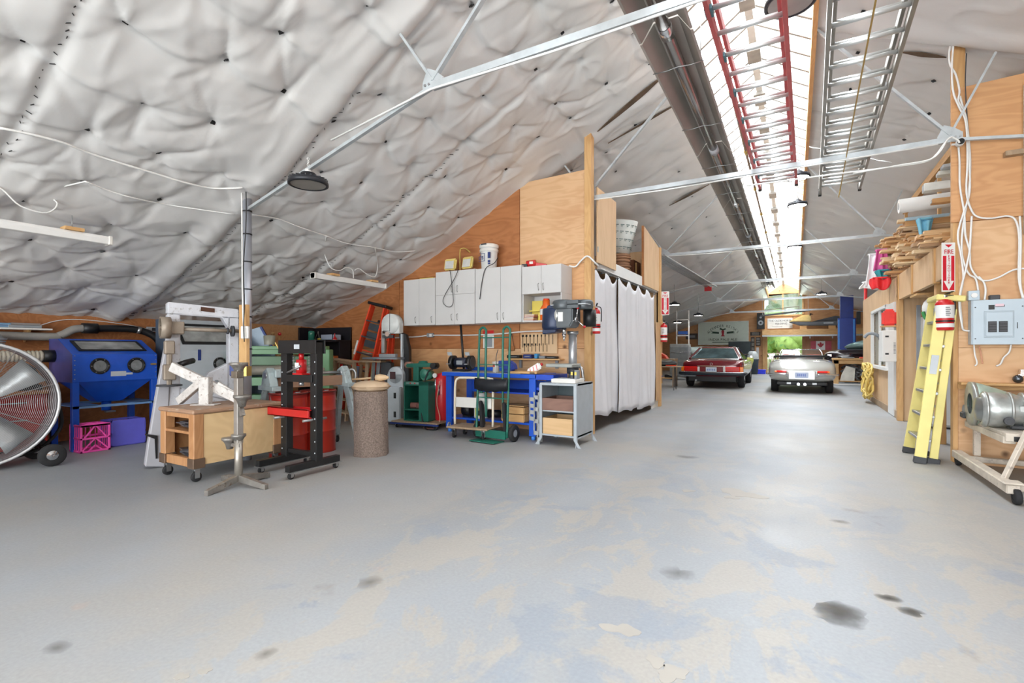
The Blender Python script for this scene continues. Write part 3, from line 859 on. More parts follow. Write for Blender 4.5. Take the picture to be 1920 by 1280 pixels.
# --- dust pipe, hose, flexible duct
t = thing('dust_pipe', 'long grey dust pipe running along the left wall under the shelf', 'pipe', (-8.12, .3, 1.36))
MB().tube(arc([(0, -.3, 0), (0, 1.0, .01), (0, 2.1, .0), (0, 2.25, .02), (0, 2.38, .1), (0, 2.5, .12)], 6), .05, 12).o('pipe', mat((150, 148, 142), .5, 0, .1), t)
MB().cyl((0, .1, 0), (0, .16, 0), .058).o('coupling', DKGREY, t); MB().tube(arc([(0, .15, 0), (0, .12, -.2), (0, .1, -.5)]), .05, 12).o('down_pipe', mat((150, 148, 142), .5, 0, .1), t)
t = thing('black_hose', 'thick black hose arching from the dust pipe over the blue cabinet', 'hose', (-8.12, 2.8, 1.48))
MB().cyl((0, -.03, 0), (0, .13, 0), .07).o('cuff', BLACK, t)
MB().tube(arc([(0, .1, 0), (0, .35, .01), (.03, .62, -.01), (.08, .8, -.12), (.1, .9, -.35)]), .048, 12).o('hose', BLACK, t)
MB().cyl((.03, .58, 0), (.035, .62, -.01), .053).o('clamp', STEEL, t)
t = thing('flexible_duct', 'ribbed cream flexible duct entering the left side of the blue cabinet', 'duct', (-7.82, 1.75, 1.12))
b = MB()
for i in range(15): b.lathe([(.058, i * .036), (.068, i * .036 + .012), (.068, i * .036 + .024), (.058, i * .036 + .036)], axis='Y', n=16)
b.o('ribbed_sleeve', mat((188, 180, 160), .5, 0, .08), t); MB().cyl((0, .54, 0), (0, .66, 0), .075).o('collar', BLACK, t)
t = thing('vent_cap', 'round galvanised vent cap standing above the flexible duct', 'vent', (-7.95, 1.9, 1.19))
b = MB()
for i in range(5): b.lathe([(.07 + .01 * i, i * .03), (.08 + .01 * i, i * .03 + .02), (.05, i * .03 + .03)], n=20)
b.o('louvres', GALV, t); MB().lathe([(.09, .14), (.05, .2), (.002, .22)], n=20).o('cap', GALV, t)

# --- blast cabinets
def blast_cabinet(t, m, side, w, dep, z0, zf, zb, ports, legw=.06, hopper=True, shelf=True):
    prof = [(0, z0), (0, zf), (dep * .62, zb), (dep, zb), (dep, z0)]
    body = MB().prism(prof, 0, w, 'X').o('body', m, t, .006)
    MB().prism([(0.001, z0 + .001), (0.001, zf - .002), (dep * .62, zb - .002), (dep - .001, zb - .002), (dep - .001, z0 + .001)], -.004, 0, 'X').o('side_panel', side, t)
    sl = math.atan2(zb - zf, dep * .62)
    L_ = math.hypot(zb - zf, dep * .62)
    def onslope(a, h): return (a * math.cos(sl) - h * math.sin(sl), zf + a * math.sin(sl) + h * math.cos(sl))
    def slab(x0, x1, a0, a1, h0, h1):
        q = [onslope(a0, h0), onslope(a1, h0), onslope(a1, h1), onslope(a0, h1)]
        return MB().prism(q, x0, x1, 'X')
    fr_ = slab(w * .1, w * .9, L_ * .2, L_ * .85, 0, .012).o('window_frame', BLACK, t)
    slab(w * .14, w * .86, L_ * .28, L_ * .77, .012, .014).o('window_pane', mat((150, 152, 150), .12, 0, .4, 5), fr_)
    for px, pz, pr in ports:
        rg_ = MB().lathe([(pr, -.012), (pr * .72, -.02), (pr * .70, 0), (pr, .0), (pr, -.012)], (px, 0, pz), 'Y', 28).o('glove_port', BLACK, t)
        MB().lathe([(pr * .72, -.004), (pr * .55, -.016), (pr * .35, -.006), (pr * .15, -.018), (.001, -.012)], (px, -.002, pz), 'Y', 20).o('glove', mat((120, 124, 126), .6, 0, .3, 14), rg_)
        for i in range(6):
            a = i * math.pi / 3
            MB().cyl((px + pr * .86 * math.cos(a), -.022, pz + pr * .86 * math.sin(a)), (px + pr * .86 * math.cos(a), -.012, pz + pr * .86 * math.sin(a)), .006, n=6).o('bolt', STEEL, rg_)
    for x in (legw / 2, w - legw / 2):
        for y in (legw / 2, dep - legw / 2):
            MB().box((x, y, z0 / 2), (legw, legw, z0)).o('leg', m, t, .003)
    if hopper:
        h0 = z0 - .26; b = MB()
        b.add([(.06, .02, z0), (w - .06, .02, z0), (w - .06, dep - .02, z0), (.06, dep - .02, z0), (w * .35, dep * .3, h0), (w * .65, dep * .3, h0), (w * .65, dep * .6, h0), (w * .35, dep * .6, h0)],
              [(0, 1, 5, 4), (1, 2, 6, 5), (2, 3, 7, 6), (3, 0, 4, 7), (4, 5, 6, 7)])
        hp = b.o('hopper', m, t); MB().cyl((w / 2, dep * .45, h0 - .12), (w / 2, dep * .45, h0), .05).o('drain', m, hp); MB().box((w / 2, dep * .3, h0 - .13), (.1, .06, .02)).o('latch', STEEL, hp)
    if shelf:
        b = MB(); b.b2((0, 0, .5), (w, .03, .53)); b.b2((0, dep - .03, .5), (w, dep, .53)); b.b2((0.0, 0, .525), (w * .3, dep, .53)); b.b2((w * .7, 0, .525), (w, dep, .53)); b.o('shelf_frame', mat((110, 150, 196), .4, 0, .1), t)
    return body
t = thing('blast_cabinet', 'bright blue sandblasting cabinet with two round glove ports', 'blasting cabinet', (-7.3, 2.40, 0), 90)
blast_cabinet(t, BLUE, mat((80, 84, 150), .35, .2, .3, 3), .88, .68, .81, 1.14, 1.33, [(.26, 1.00, .098), (.64, 1.00, .098)], .065)
MB().b2((.37, -.003, .87), (.53, 0, .93)).o('rating_label', LGREY, t); MB().b2((.50, -.004, .885), (.6, 0, .91)).o('rating_label', LGREY, t)
for i in range(6):
    MB().cyl((.02, -.006, .85 + i * .055), (.02, .001, .85 + i * .055), .006, n=6).o('rivet', STEEL, t); MB().cyl((.86, -.006, .85 + i * .055), (.86, .001, .85 + i * .055), .006, n=6).o('rivet', STEEL, t)
MB().b2((.80, -.02, 1.0), (.86, 0, 1.02)).o('door_latch', BRASS, t)
t = thing('blast_cabinet', 'pale grey sandblasting cabinet with one black glove port behind the white machine frame', 'blasting cabinet', (-7.1, 3.42, 0), 88)
blast_cabinet(t, mat((176, 184, 190), .5, 0, .06), mat((70, 84, 100), .5, 0, .1), 1.0, .6, .5, 1.18, 1.62, [(.55, 1.0, .09), (.9, .82, .03)], .06, False, False)
MB().b2((.26, -.004, 1.05), (.3, 0, 1.2)).o('strip', NAVY, t)

# --- crates
def milk_crate(t, m, w, d, h, solid=False):
    b = MB(); e = .022
    for z in (0, h * .47, h - e):
        b.b2((0, 0, z), (w, e, z + e)); b.b2((0, d - e, z), (w, d, z + e)); b.b2((0, 0, z), (e, d, z + e)); b.b2((w - e, 0, z), (w, d, z + e))
    for x in (0, w - e):
        for y in (0, d - e): b.b2((x, y, 0), (x + e, y + e, h))
    b.b2((0, 0, 0), (w, d, .006))
    b.o('frame', m, t, .002)
    for k in range(1, 6):
        y = d * k / 6; MB().b2((0, y, 0), (.008, y + .01, h)).o('slat', m, t); MB().b2((w - .008, y, 0), (w, y + .01, h)).o('slat', m, t)
        x = w * k / 6; MB().b2((x, d - .008, 0), (x + .01, d, h)).o('slat', m, t)
    if solid: MB().b2((.01, -.004, .01), (w - .01, .004, h * 1.02)).o('front_panel', m, t, .003)
    else:
        b = MB()
        for (x0, z0, x1, z1) in ((.03, .03, .5, .5), (.97, .03, .5, .5), (.5, .97, .12, .5), (.5, .97, .88, .5), (.25, .02, .5, .25), (.75, .02, .5, .25)):
            b.bar((x0 * w, .008, z0 * h), (x1 * w, .008, z1 * h), .014, .012, up=(0, 1, 0))
        b.o('lattice', m, t)
        MB().prism([(0, h - .02), (w, h - .02), (w, h), (w * .75, h + .022), (w * .25, h + .022), (0, h)], 0, e, 'Y').o('handle_arch', m, t)
t = thing('milk_crate', 'bright pink lattice crate standing under the blue blasting cabinet', 'crate', (-7.12, 2.41, 0), 90); milk_crate(t, mat((246, 88, 180), .45, 0, .06), .29, .3, .32)
t = thing('milk_crate', 'violet blue crate with a solid front under the blue blasting cabinet', 'crate', (-7.26, 2.76, 0), 90); milk_crate(t, mat((104, 104, 214), .45, 0, .06), .37, .3, .32, True)

# --- white cast machine frame with shaft and pulleys
MW = mat((206, 208, 214), .45, 0, .08, 8, wear=(160, 158, 156))
MG = mat((172, 172, 178), .5, 0, .06)
t = thing('machine_frame', 'tall white cast iron machine frame with a splayed grey leg behind the wooden cart', 'machine frame', (-5.50 + .055 * .29, 2.86 + .055 * .96, 0), 73); t.scale = (.86, 1, 1)
b = MB()

fr_ = MB()
for q in ([(-.38, 1.69), (.39, 1.65), (.39, 1.545), (-.38, 1.565)], [(-.38, 1.57), (-.25, 1.57), (-.25, .55), (-.40, .55)], [(.27, 1.56), (.39, 1.56), (.39, .0), (.27, .0)],
          [(-.25, .80), (.27, .66), (.27, .55), (-.25, .55)], [(.05, .95), (.27, 1.05), (.27, .62), (-.1, .72)], [(.19, 1.56), (.28, 1.56), (.28, 1.42)]):
    fr_.prism(q, 0, .13, 'Y')
fr_.o('cast_frame', MW, t, .012, seg=2)
MB().prism([(-.40, 1.25), (-.34, 1.25), (-.40, .0), (-.60, .03), (-.57, .25), (-.49, .75)], -.02, .1, 'Y').o('splayed_leg', MG, t, .01)
b = MB(); b.prism([(-.60, .36), (-.485, .33), (-.485, .1), (-.50, .1), (-.51, .30), (-.60, .345)], -.035, -.02, 'Y'); b.o('leg_slot', BLACK, t)
MB().prism([(-.04, 1.655), (.11, 1.645), (.11, 1.60), (-.04, 1.61)], -.006, 0, 'Y').o('name_plate', mat((84, 56, 44), .4, .3, .2), t)
MB().cyl((.13, -.01, .84), (.13, .02, .84), .03).o('bore', GREY, t)
BR = mat((150, 138, 124), .5, .3, .15, 9)
MB().cyl((-.34, -.10, 1.41), (.46, -.10, 1.40), .02).o('shaft', BR, t)
MB().box((-.30, -.08, 1.42), (.13, .12, .13)).o('bearing_block', BR, t, .01)
MB().cyl((.27, -.1, 1.40), (.3, -.1, 1.40), .06).cyl((.22, -.1, 1.40), (.24, -.1, 1.40), .035).o('end_collar', DKGREY, t)
def pulley(x, z, r, w):
    b = MB().lathe([(.02, -w / 2), (.02, w / 2)], (x, -.1, z), 'X', 12).lathe([(r * .86, -w / 2), (r, -w / 2), (r, w / 2), (r * .86, w / 2), (r * .86, -w / 2)], (x, -.1, z), 'X', 28)
    for i in range(5):
        a = i * 1.2566; b.bar((x, -.1, z), (x, -.1 + r * .9 * math.cos(a), z + r * .9 * math.sin(a)), w * .4, .02)
    return b
pulley(-.42, 1.42, .11, .10).o('pulley', BR, t)
b = MB(); b.box((-.38, -.1, 1.22), (.10, .1, .14)); b.box((-.38, -.1, 1.10), (.05, .08, .12)); b.box((-.38, -.1, .97), (.12, .12, .16)); b.box((-.38, -.1, .87), (.05, .05, .08)); b.o('bearing_pedestal', BR, t, .012)
MB().cyl((-.38, -.1, .83), (-.38, -.1, .845), .13, n=24).o('flange', DKGREY, t)
MB().tube(arc([(-.35, .1, 1.0), (-.22, -.05, 1.06), (-.1, .1, 1.08)]), .03, 10).o('rubber_hose', BLACK, t)

# --- mobile wooden cart
CARTW = wood((190, 142, 98), (158, 108, 68), 'Z', 4, 'cart_wood', .5)
t = thing('wheeled_workbench', 'low wooden workbench on casters with a pale plywood side, before the white frame', 'workbench', (-5.24, 2.40, 0))
W_, D_ = .56, .84
for x in (.03, W_ - .03):
    for y in (.03, D_ - .03): MB().box((x, y, .375), (.09, .09, .49)).o('corner_post', CARTW, t, .006)
MB().b2((-.03, -.03, .615), (W_ + .03, D_ + .03, .655)).o('tabletop', mat((168, 134, 108), .55, 0, .15, 5, wear=(190, 176, 160)), t, .012)
MB().b2((W_ - .02, .07, .15), (W_ + .008, D_ - .07, .61)).o('side_panel', wood((226, 196, 148), (208, 174, 126), 'X', 2, 'birch_ply', knots=False), t, .002)
MB().b2((-.01, .07, .15), (.01, D_ - .07, .61)).o('side_panel', CARTW, t); MB().b2((.05, D_ - .03, .15), (W_ - .05, D_ - .02, .61)).o('back_panel', CARTW, t)
MB().b2((.07, -.005, .13), (W_ - .07, .04, .21)).o('bottom_rail', CARTW, t, .004); MB().b2((.07, 0, .57), (W_ - .07, .04, .615)).o('top_rail', CARTW, t, .004)
MB().b2((.02, .02, .15), (W_ - .02, D_ - .02, .17)).o('bottom_shelf', OLDW, t); MB().b2((.06, -.01, .43), (W_ - .06, D_ - .05, .455)).o('middle_shelf', CARTW, t, .003)
for (x, y) in ((.03, .03), (W_ - .03, .03), (.03, D_ - .03), (W_ - .03, D_ - .03)):
    MB().box((x, y, .17), (.105, .105, .09)).o('steel_corner', mat((116, 96, 80), .45, .5, .2), t, .004)
    caster(t, x, y, .045, .125)
for k, (z, n) in enumerate(((.455, 5), (.17, 7))):
    for i in range(n):
        a = tag(MB().box((0, 0, .006), (.22 - .015 * i, .12, .011), (0, 0, random.uniform(-18, 18))).o('steel_offcut', mat((96, 98, 104), .4, .6, .25), None), 'flat grey steel offcut piled on the %s shelf of the wooden bench' % ('middle' if k == 0 else 'bottom'), 'offcut', 'steel offcuts on the %s shelf' % ('middle' if k == 0 else 'bottom'), (-5.24 + W_ / 2 + random.uniform(-.04, .04), 2.52 + random.uniform(-.03, .05), z + .0105 + i * .0125))
# welded brace standing on it
MWW = mat((200, 196, 192), .5, .1, .15, 18, wear=(132, 116, 104))
t = thing('welded_brace', 'worn white welded A-shaped steel brace lying on the wooden cart', 'brace', (-5.0, 2.72, .656), HD); t.scale = (1.2, 1.0, 1.25)
b = MB(); b.bar((-.34, .02, .30), (.26, 0, .03), .045, .075, up=(0, 0, 1)); b.o('long_beam', MWW, t, .004)
b = MB(); b.bar((-.02, -.05, .0), (-.02, -.05, .22), .08, .075); b.box((-.02, -.05, .005), (.2, .12, .01)); b.o('upright', MWW, t, .004)
b = MB(); b.bar((-.3, .06, .02), (-.08, .0, .18), .05, .06); b.o('strut', MWW, t, .004); b = MB(); b.bar((.28, .02, .02), (.05, 0, .16), .03, .05); b.o('strut', MWW, t, .004)
t = thing('drill_vise', 'small dark blue machine vise on the wooden cart behind the white brace', 'vise', (-5.0, 3.0, .656), HD)
MB().box((0, 0, .14), (.07, .07, .28)).o('pedestal', GREY, t); MB().box((0, 0, .33), (.14, .12, .12)).o('body', NAVY, t, .01); MB().box((.09, 0, .32), (.03, .1, .1)).o('jaw', BRASS, t)

# --- stake stand
SR = mat((150, 146, 140), .45, .7, .2, 10, wear=(120, 100, 86))
x0, y0 = -4.24, 2.54
t = thing('stake_stand', 'bare steel post stand on a cross base with anvil stakes, before the wooden cart', 'stand', (x0, y0, 0))
MB().cyl((0, 0, .06), (0, 0, .40), .033).o('lower_post', mat((176, 170, 160), .4, .7, .15), t)
MB().bar((0, 0, .38), (0, 0, 1.02), .056).o('upper_post', mat((168, 164, 158), .45, .6, .2), t, .003)
for a in (-78, 10, 98, 172):
    q = .32
    MB().prism([(.02, .04), (.02, .10), (q, .045), (q, .0)], -.02, .02, 'Y').o('foot', SR, t, .002).rotation_euler = (0, 0, R(a))
def stake(x, y, z, m=SR, r=.055):
    b = MB().lathe([(.001, 0), (r, 0), (r, -.018), (r * .8, -.03), (r * .55, -.055), (r * .4, -.10), (.001, -.10)], (x, y, z), n=20); return b.o('stake_head', m, t)
stake(0, 0, 1.085, r=.075); stake(.0, 0, .455, r=.06); stake(-.1, -.02, .42, r=.065); stake(.05, 0, .80, r=.07)
MB().box((0, -.01, .98), (.08, .07, .06)).o('clamp', RUSTY, t, .004)
MB().bar((-.12, -.02, .36), (.03, 0, .36), .03).o('cross_arm', SR, t)
MB().bar((.02, 0, .72), (.06, 0, .62), .035).o('hook', SR, t)

# --- post with conduit
t = struct(MB().cyl((-5.18, 3.2, 0), (-5.18, 3.2, 2.95), .045, n=16).o('trim_6', mat((176, 180, 190), .35, .5, .06)))
for z in (1.2, 1.55, 1.85, 2.15, 2.45, 2.7): MB().cyl((-5.18, 3.2, z), (-5.18, 3.2, z + .012), .049).o('strap', BLACK, t)
MB().bar((-5.12, 3.13, .95), (-5.12, 3.13, 1.68), .13, .04).o('timber_cleat', PINE, t, .003)
rd = struct(MB().lathe([(.11, -.02), (.085, .02), (.14, .2), (.05, .25)], (-5.2, 3.2, 2.95), n=16).o('trim_7', mat((196, 198, 200), .6, 0, .15, 20, bump=1, bscale=20)))
t = thing('post_outlet', 'white outlet box screwed to the pine cleat on the grey post', 'outlet', (-5.02, 3.08, 1.38), HD)
MB().box((0, 0, 0), (.08, .04, .13)).o('box', WHITE, t, .006); MB().box((0, -.022, 0), (.055, .004, .09)).o('plate', OFFW, t); 
tag(MB().tube(arc([(-5.12, 3.1, 2.95), (-5.11, 3.1, 2.4), (-5.09, 3.09, 1.9), (-5.04, 3.07, 1.5), (-5.02, 3.07, 1.44)]), .008, 6).o('power_cable', WHITE), 'white cable running down the grey post to its outlet', 'cable')
tag(MB().tube(arc([(-5.08, 3.12, 3.05), (-5.07, 3.12, 2.6), (-5.10, 3.11, 2.1), (-5.07, 3.1, 1.7), (-5.0, 3.05, 1.45), (-4.99, 3.05, 1.28)]), .006, 6).o('power_cable', BLACK), 'thin black cable hanging down beside the grey post', 'cable')

# --- shop press
t = thing('shop_press', 'black steel shop press frame on small casters with a red cross beam', 'press', (-4.26, 3.19, 0))
for x in (-.225, .225):
    b = MB(); b.b2((x - .042, -.04, .12), (x + .042, -.034, 1.27)); b.b2((x - .042, -.034, .12), (x - .036, .04, 1.27)); b.b2((x + .036, -.034, .12), (x + .042, .04, 1.27))
    p = b.o('post', BLACK, t, .001)
    for k in range(9): MB().cyl((x + (.028 if x > 0 else -.02), -.044, .2 + k * .11), (x + (.028 if x > 0 else -.02), -.039, .2 + k * .11), .007, n=8).o('pin_hole', LGREY, p)
    b = MB(); b.b2((x - .03, -.32, .07), (x + .03, .26, .13)); f_ = b.o('foot', BLACK, t, .002)
    b = MB(); b.b2((x - .05, -.32, .062), (x + .05, .26, .07)); b.o('foot_plate', STEEL, f_)
    caster(t, x, -.28, .03, .068); caster(t, x, .23, .03, .068)
MB().b2((-.285, -.06, 1.16), (.285, -.045, 1.29)).b2((-.285, .045, 1.16), (.285, .06, 1.29)).b2((-.285, -.06, 1.285), (.285, .06, 1.292)).o('head_beam', BLACK, t, .002)
MB().b2((-.03, -.063, 1.205), (.05, -.06, 1.25)).o('maker_plate', LGREY, t)
MB().b2((-.225, -.055, .88), (.225, -.04, .95)).b2((-.225, .04, .88), (.225, .055, .95)).o('guide_beam', BLACK, t, .002)
MB().b2((-.225, -.02, .16), (.225, .02, .2)).o('stretcher', BLACK, t, .002)
MB().b2((-.40, -.10, .535), (.23, -.085, .62)).b2((-.40, .05, .535), (.23, .065, .62)).b2((-.40, -.10, .61), (.23, -.06, .62)).b2((-.40, -.10, .535), (.23, -.06, .545)).o('cross_beam', RED, t, .002)
for x in (-.22, .22): MB().cyl((x, -.15, .52), (x, .12, .52), .012).o('pin', STEEL, t)
j = MB().b2((-.07, -.05, .95), (.07, .05, .965)).cyl((0, 0, .965), (0, 0, 1.10), .05).cyl((0, 0, 1.10), (0, 0, 1.17), .025).o('bottle_jack', RED, t)
MB().b2((-.03, -.053, 1.0), (.03, -.05, 1.07)).o('jack_label', WHITE, j)
MB().tube([(-.12, -.07, .97), (.08, -.07, 1.04)], .01, 8).o('pump_handle', STEEL, j)
for x in (-.12, .12):
    b = MB()
    for k in range(12): b.ring((x, 0, .97 + k * .015), .012, .003, 'Z', 10, 4)
    b.o('return_spring', STEEL, t)
MB().cyl((0, 0, .84), (0, 0, .88), .025).o('ram', STEEL, t)

# --- drums
def drum(u, d, label):
    x, y = pd(u, d)
    t = thing('steel_drum', label, 'drum', (x, y, 0), HD)
    R_ = .2; H_ = .72
    m = mat((176, 46, 30), .32, 0, .08, 4, coat=.3)
    prof = [(.001, .015), (R_ - .012, .015), (R_ - .006, 0), (R_ + .004, 0), (R_, .02), (R_, .24), (R_ + .008, .248), (R_ + .008, .256), (R_, .264), (R_, .48), (R_ + .008, .488), (R_ + .008, .496), (R_, .504), (R_, .66)]
    MB().lathe(prof, n=40).o('shell', m, t)
    MB().lathe([(R_, .66), (R_, .70), (R_ + .006, .705), (R_ + .006, .715), (R_ - .004, .72), (R_ - .01, .70), (.001, .70)], n=40).o('lid', DRED, t)
    MB().ring((0, 0, .705), R_ + .004, .008, 'Z', 40).o('rim', mat((90, 24, 20), .4, .2), t)
    MB().cyl((.08, .05, .70), (.08, .05, .715), .03).o('bung', STEEL, t)
    b = MB(); vs = []
    for i in range(5):
        a = R(-125 + i * 9) if 'left' in label else R(-150 + i * 4)
        for z in (.27, .5): vs.append(((R_ + .003) * math.cos(a), (R_ + .003) * math.sin(a), z))
    b.add(vs, [(2 * i, 2 * i + 2, 2 * i + 3, 2 * i + 1) for i in range(4)], True); b.o('paper_label', OFFW, t)
drum(541, 5.55, 'red steel drum with a white label, left one behind the black press')
drum(596, 5.85, 'red steel drum, right one behind the black press')

# --- grey trestle machine
TG = mat((168, 182, 184), .45, .1, .1, 7, wear=(140, 146, 146))
t = thing('forming_machine', 'pale grey machine on wheeled trestle legs with a brown beam, above the red drums', 'machine', (-5.02, 3.86, 0), 78)
for x in (-.45, .45):
    for s in (-1, 1):
        lg = MB(); lg.bar((x, s * .06, .80), (x + .05 * (1 if x > 0 else -1), s * .26, .11), .05, .09); lg.o('leg', TG, t, .004)
        caster(t, x + .05 * (1 if x > 0 else -1), s * .26, .042, .11)
    MB().prism([(-.16, .74), (.16, .74), (.12, .84), (.09, .95), (-.02, 1.0), (-.08, .94), (-.12, .84)], x - .045, x + .045, 'X').o('head_casting', TG, t, .012)
    MB().cyl((x - .055, 0, .91), (x + .055, 0, .91), .035).o('bearing', STEEL, t)
    MB().box((x, 0, .765), (.1, .4, .05)).o('top_plate', TG, t, .004)
MB().bar((-.42, .0, .82), (.42, .0, .82), .10, .12).o('box_beam', mat((150, 118, 96), .5, 0, .12), t, .004)
MB().cyl((-.45, 0, .915), (.5, 0, .915), .022).o('roll_shaft', STEEL, t)
MB().box((-.38, -.08, .93), (.12, .1, .09)).o('gearbox', TG, t, .01)
MB().tube(arc([(.5, 0, .92), (.55, -.03, .95), (.58, -.06, .9), (.56, -.08, .8)]), .014).o('crank_handle', STEEL, t)

# --- green machine behind
x0, y0 = pd(535, 7.2)
t = thing('slip_roll', 'old green sheet metal roll with a long grey roller, behind the black press', 'machine', (x0, y0, 0), HD + 8)
GR2 = mat((96, 144, 100), .4, 0, .1, 5)
for x in (-.75, .55): MB().prism([(-.18, 0), (.18, 0), (.12, .5), (.12, 1.2), (-.12, 1.2), (-.12, .5)], x, x + .1, 'X').o('end_frame', GR2, t, .01)
MB().b2((-.7, -.08, 1.13), (.6, .05, 1.22)).b2((-.7, -.1, 1.20), (.6, .1, 1.25)).o('upper_beam', GR2, t, .006)
MB().b2((-.7, .02, .97), (.6, .08, 1.1)).o('middle_beam', mat((72, 116, 76), .4, 0, .1), t, .004)
MB().cyl((-.68, -.06, .90), (.58, -.06, .90), .07, n=20).o('roller', mat((150, 144, 132), .5, .4, .15), t)
MB().b2((-.7, -.12, .68), (.6, .1, .80)).o('lower_beam', GR2, t, .006); MB().b2((-.7, -.1, .45), (.6, .1, .55)).o('stretcher_beam', mat((72, 116, 76), .4, 0, .1), t, .006)
MB().cyl((-.2, -.06, 1.25), (-.2, -.06, 1.40), .01).lathe([(.07, 0), (.08, .13), (.001, .14)], (-.2, -.06, 1.27), n=16).o('oil_pot', mat((150, 150, 136), .5, .2), t)
MB().bar((-.1, -.12, 1.3), (.08, -.16, .98), .015).o('lever', BRASS, t)
x0, y0 = pd(485, 7.6)
t = thing('glass_plate', 'tilted dark grey plate leaning on the wall behind the grey post', 'plate', (x0, y0, 0), HD)
MB().prism([(-.15, 0), (.25, 0), (.25, 1.15), (.02, 1.55), (-.15, 1.5)], 0, .03, 'Y').o('plate', mat((120, 136, 150), .3, .2), t); MB().bar((.04, -.01, 1.55), (.26, -.01, 1.15), .03, .03).o('edge', NAVY, t)
tl = []
for i, (u, l) in enumerate([(508, 'upright wooden tool handle by the wall behind the green machine, left one'), (520, 'upright wooden tool handle by the wall behind the green machine, right one')]):
    x0, y0 = pd(u, 8.1 + .2 * i)
    t = thing('upright_tool', l, 'tool', (x0, y0, 0), 10 * i)
    MB().cyl((0, 0, 0), (.05, 0, 1.45), .014).o('shaft', PINE, t); MB().ball((.05, 0, 1.46), .03).o('grip', RED if i else PINE, t)

# --- corner cabinet with clutter
t = thing('corner_shelf', 'black open shelf cabinet in the corner under the sloping blanket', 'shelf', (-7.85, 6.12, 0), 0)
MB().b2((-.42, 0, 0), (.62, .38, .04)).b2((-.42, .35, 0), (.62, .38, 1.62)).b2((-.42, 0, 0), (-.38, .38, 1.62)).b2((.58, 0.1, 0), (.62, .38, 1.35)).b2((-.42, 0, 1.34), (.62, .38, 1.375)).b2((-.42, 0, .85), (.62, .38, .885)).b2((-.42, 0, 0.4), (.62, .38, .43)).o('carcass', mat((22, 22, 30), .6, 0, .1), t, .002)
items = [('jar', (-.25, .12), .05, .16, mat((60, 140, 120), .2), 'green glass jar on the top of the black corner shelf'), ('plastic_bin', None, 0, 0, None, 'clear plastic bin of small parts on the black corner shelf')]
j = tag(MB().lathe([(.001, 0), (.06, 0), (.06, .16), (.05, .18), (.001, .18)], n=16).o('jar', mat((60, 140, 120), .2)), 'green jar standing on top of the black corner shelf', 'jar', None, (-8.05, 6.25, 1.376)); MB().cyl((0, 0, .18), (0, 0, .205), .055).o('lid', BLACK, j)
t = thing('plastic_bin', 'clear plastic bin of small parts on the black corner shelf', 'bin', (-7.5, 6.25, 1.376)); MB().b2((-.16, -.1, 0), (.16, .1, .008)).b2((-.16, -.1, 0), (-.15, .1, .1)).b2((.15, -.1, 0), (.16, .1, .1)).b2((-.16, -.1, 0), (.16, -.09, .1)).b2((-.16, .09, 0), (.16, .1, .1)).o('tray', mat((170, 186, 206), .15, 0, .05), t)
for k in range(6): MB().cyl((-.1 + k * .04, -.04, .008), (-.1 + k * .04, -.04 + .05, .05), .01).o('fitting', STEEL, t)
t = thing('wire_stand', 'small folded wire stand on the black corner shelf between jar and bin', 'stand', (-7.82, 6.22, 1.376)); b = MB()
for q in ((-.1, 0), (.02, .02), (.06, -.02)): b.bar((q[0], q[1], 0), (0, 0, .17), .007)
b.o('wires', STEEL, t); MB().bar((-.1, 0, .01), (.1, -.02, .01), .008).o('crossbar', STEEL, t)
t = thing('hose_nozzle', 'yellow and black hose nozzle on the black corner shelf', 'nozzle', (-7.7, 6.2, 1.376), 30); MB().cyl((-.07, 0, .02), (.07, 0, .03), .018, .012).o('barrel', YELLOW, t); MB().cyl((-.1, 0, .02), (-.07, 0, .02), .02).o('grip', BLACK, t)
t = thing('red_funnel', 'small red and white funnel on the right of the black corner shelf', 'funnel', (-7.34, 6.2, 1.376)); MB().lathe([(.05, 0), (.01, .07), (.008, .12)], n=14).o('cone', RED, t); MB().cyl((0, 0, 0), (0, 0, .004), .055).o('rim', WHITE, t)
t = thing('cardboard_box', 'orange brown box on the middle of the black corner shelf', 'box', (-7.45, 6.15, .886)); MB().b2((-.17, -.02, 0), (.17, .2, .2)).o('box', mat((190, 100, 50), .7), t, .004); MB().b2((-.17, -.022, .16), (.17, -.02, .18)).o('tape', OLDW, t)
t = thing('red_toolbox', 'low red tool box beside the orange brown box', 'toolbox', (-7.0, 6.0, .0)); MB().b2((-.2, -.05, 0), (-.04, .2, .86)).o('stand', OLDW, t); MB().b2((-.2, -.05, .86), (-.02, .12, .95)).o('box', RED, t, .01)
# ================================================================ LADDERS, SAWS, BENCH
# --- orange stepladder against the wall
def stepladder(t, m, cap, H_, wt, wb, n, spread=.0, railw=.028, raild=.08, stepm=None, back=None, sd=.09):
    def half(z): return (wb + (wt - wb) * z / H_) / 2
    for s in (-1, 1):
        MB().bar((s * half(0), 0, 0), (s * half(H_), 0, H_), railw, raild, up=(0, 1, 0)).o('rail', m, t, .002)
    for i in range(1, n + 1):
        z = H_ * i / (n + 1); h = half(z)
        MB().box((0, -.01, z), (2 * h - railw, sd, .022)).o('step', stepm or STEEL, t, .003)
    for s in (-1, 1):
        MB().bar((s * (half(0) + .02), .10 + spread, 0), (s * (half(H_) + .015), .07, H_ - .02), railw, raild * .6, up=(0, 1, 0)).o('rear_rail', back or m, t, .002)
    for i in range(1, n):
        z = H_ * i / (n + 1); MB().bar((-half(z) - .01, .1 + spread * (1 - z / H_), z + .05), (half(z) + .01, .1 + spread * (1 - z / H_), z + .05), .02).o('rear_brace', back or m, t)
    MB().box((0, .03, H_ + .02), (wt + .12, .2, .05)).o('top_cap', cap, t, .01)
    for s in (-1, 1): MB().box((s * half(0), 0, .03), (.05, raild + .02, .06)).o('foot', BLACK, t, .004)
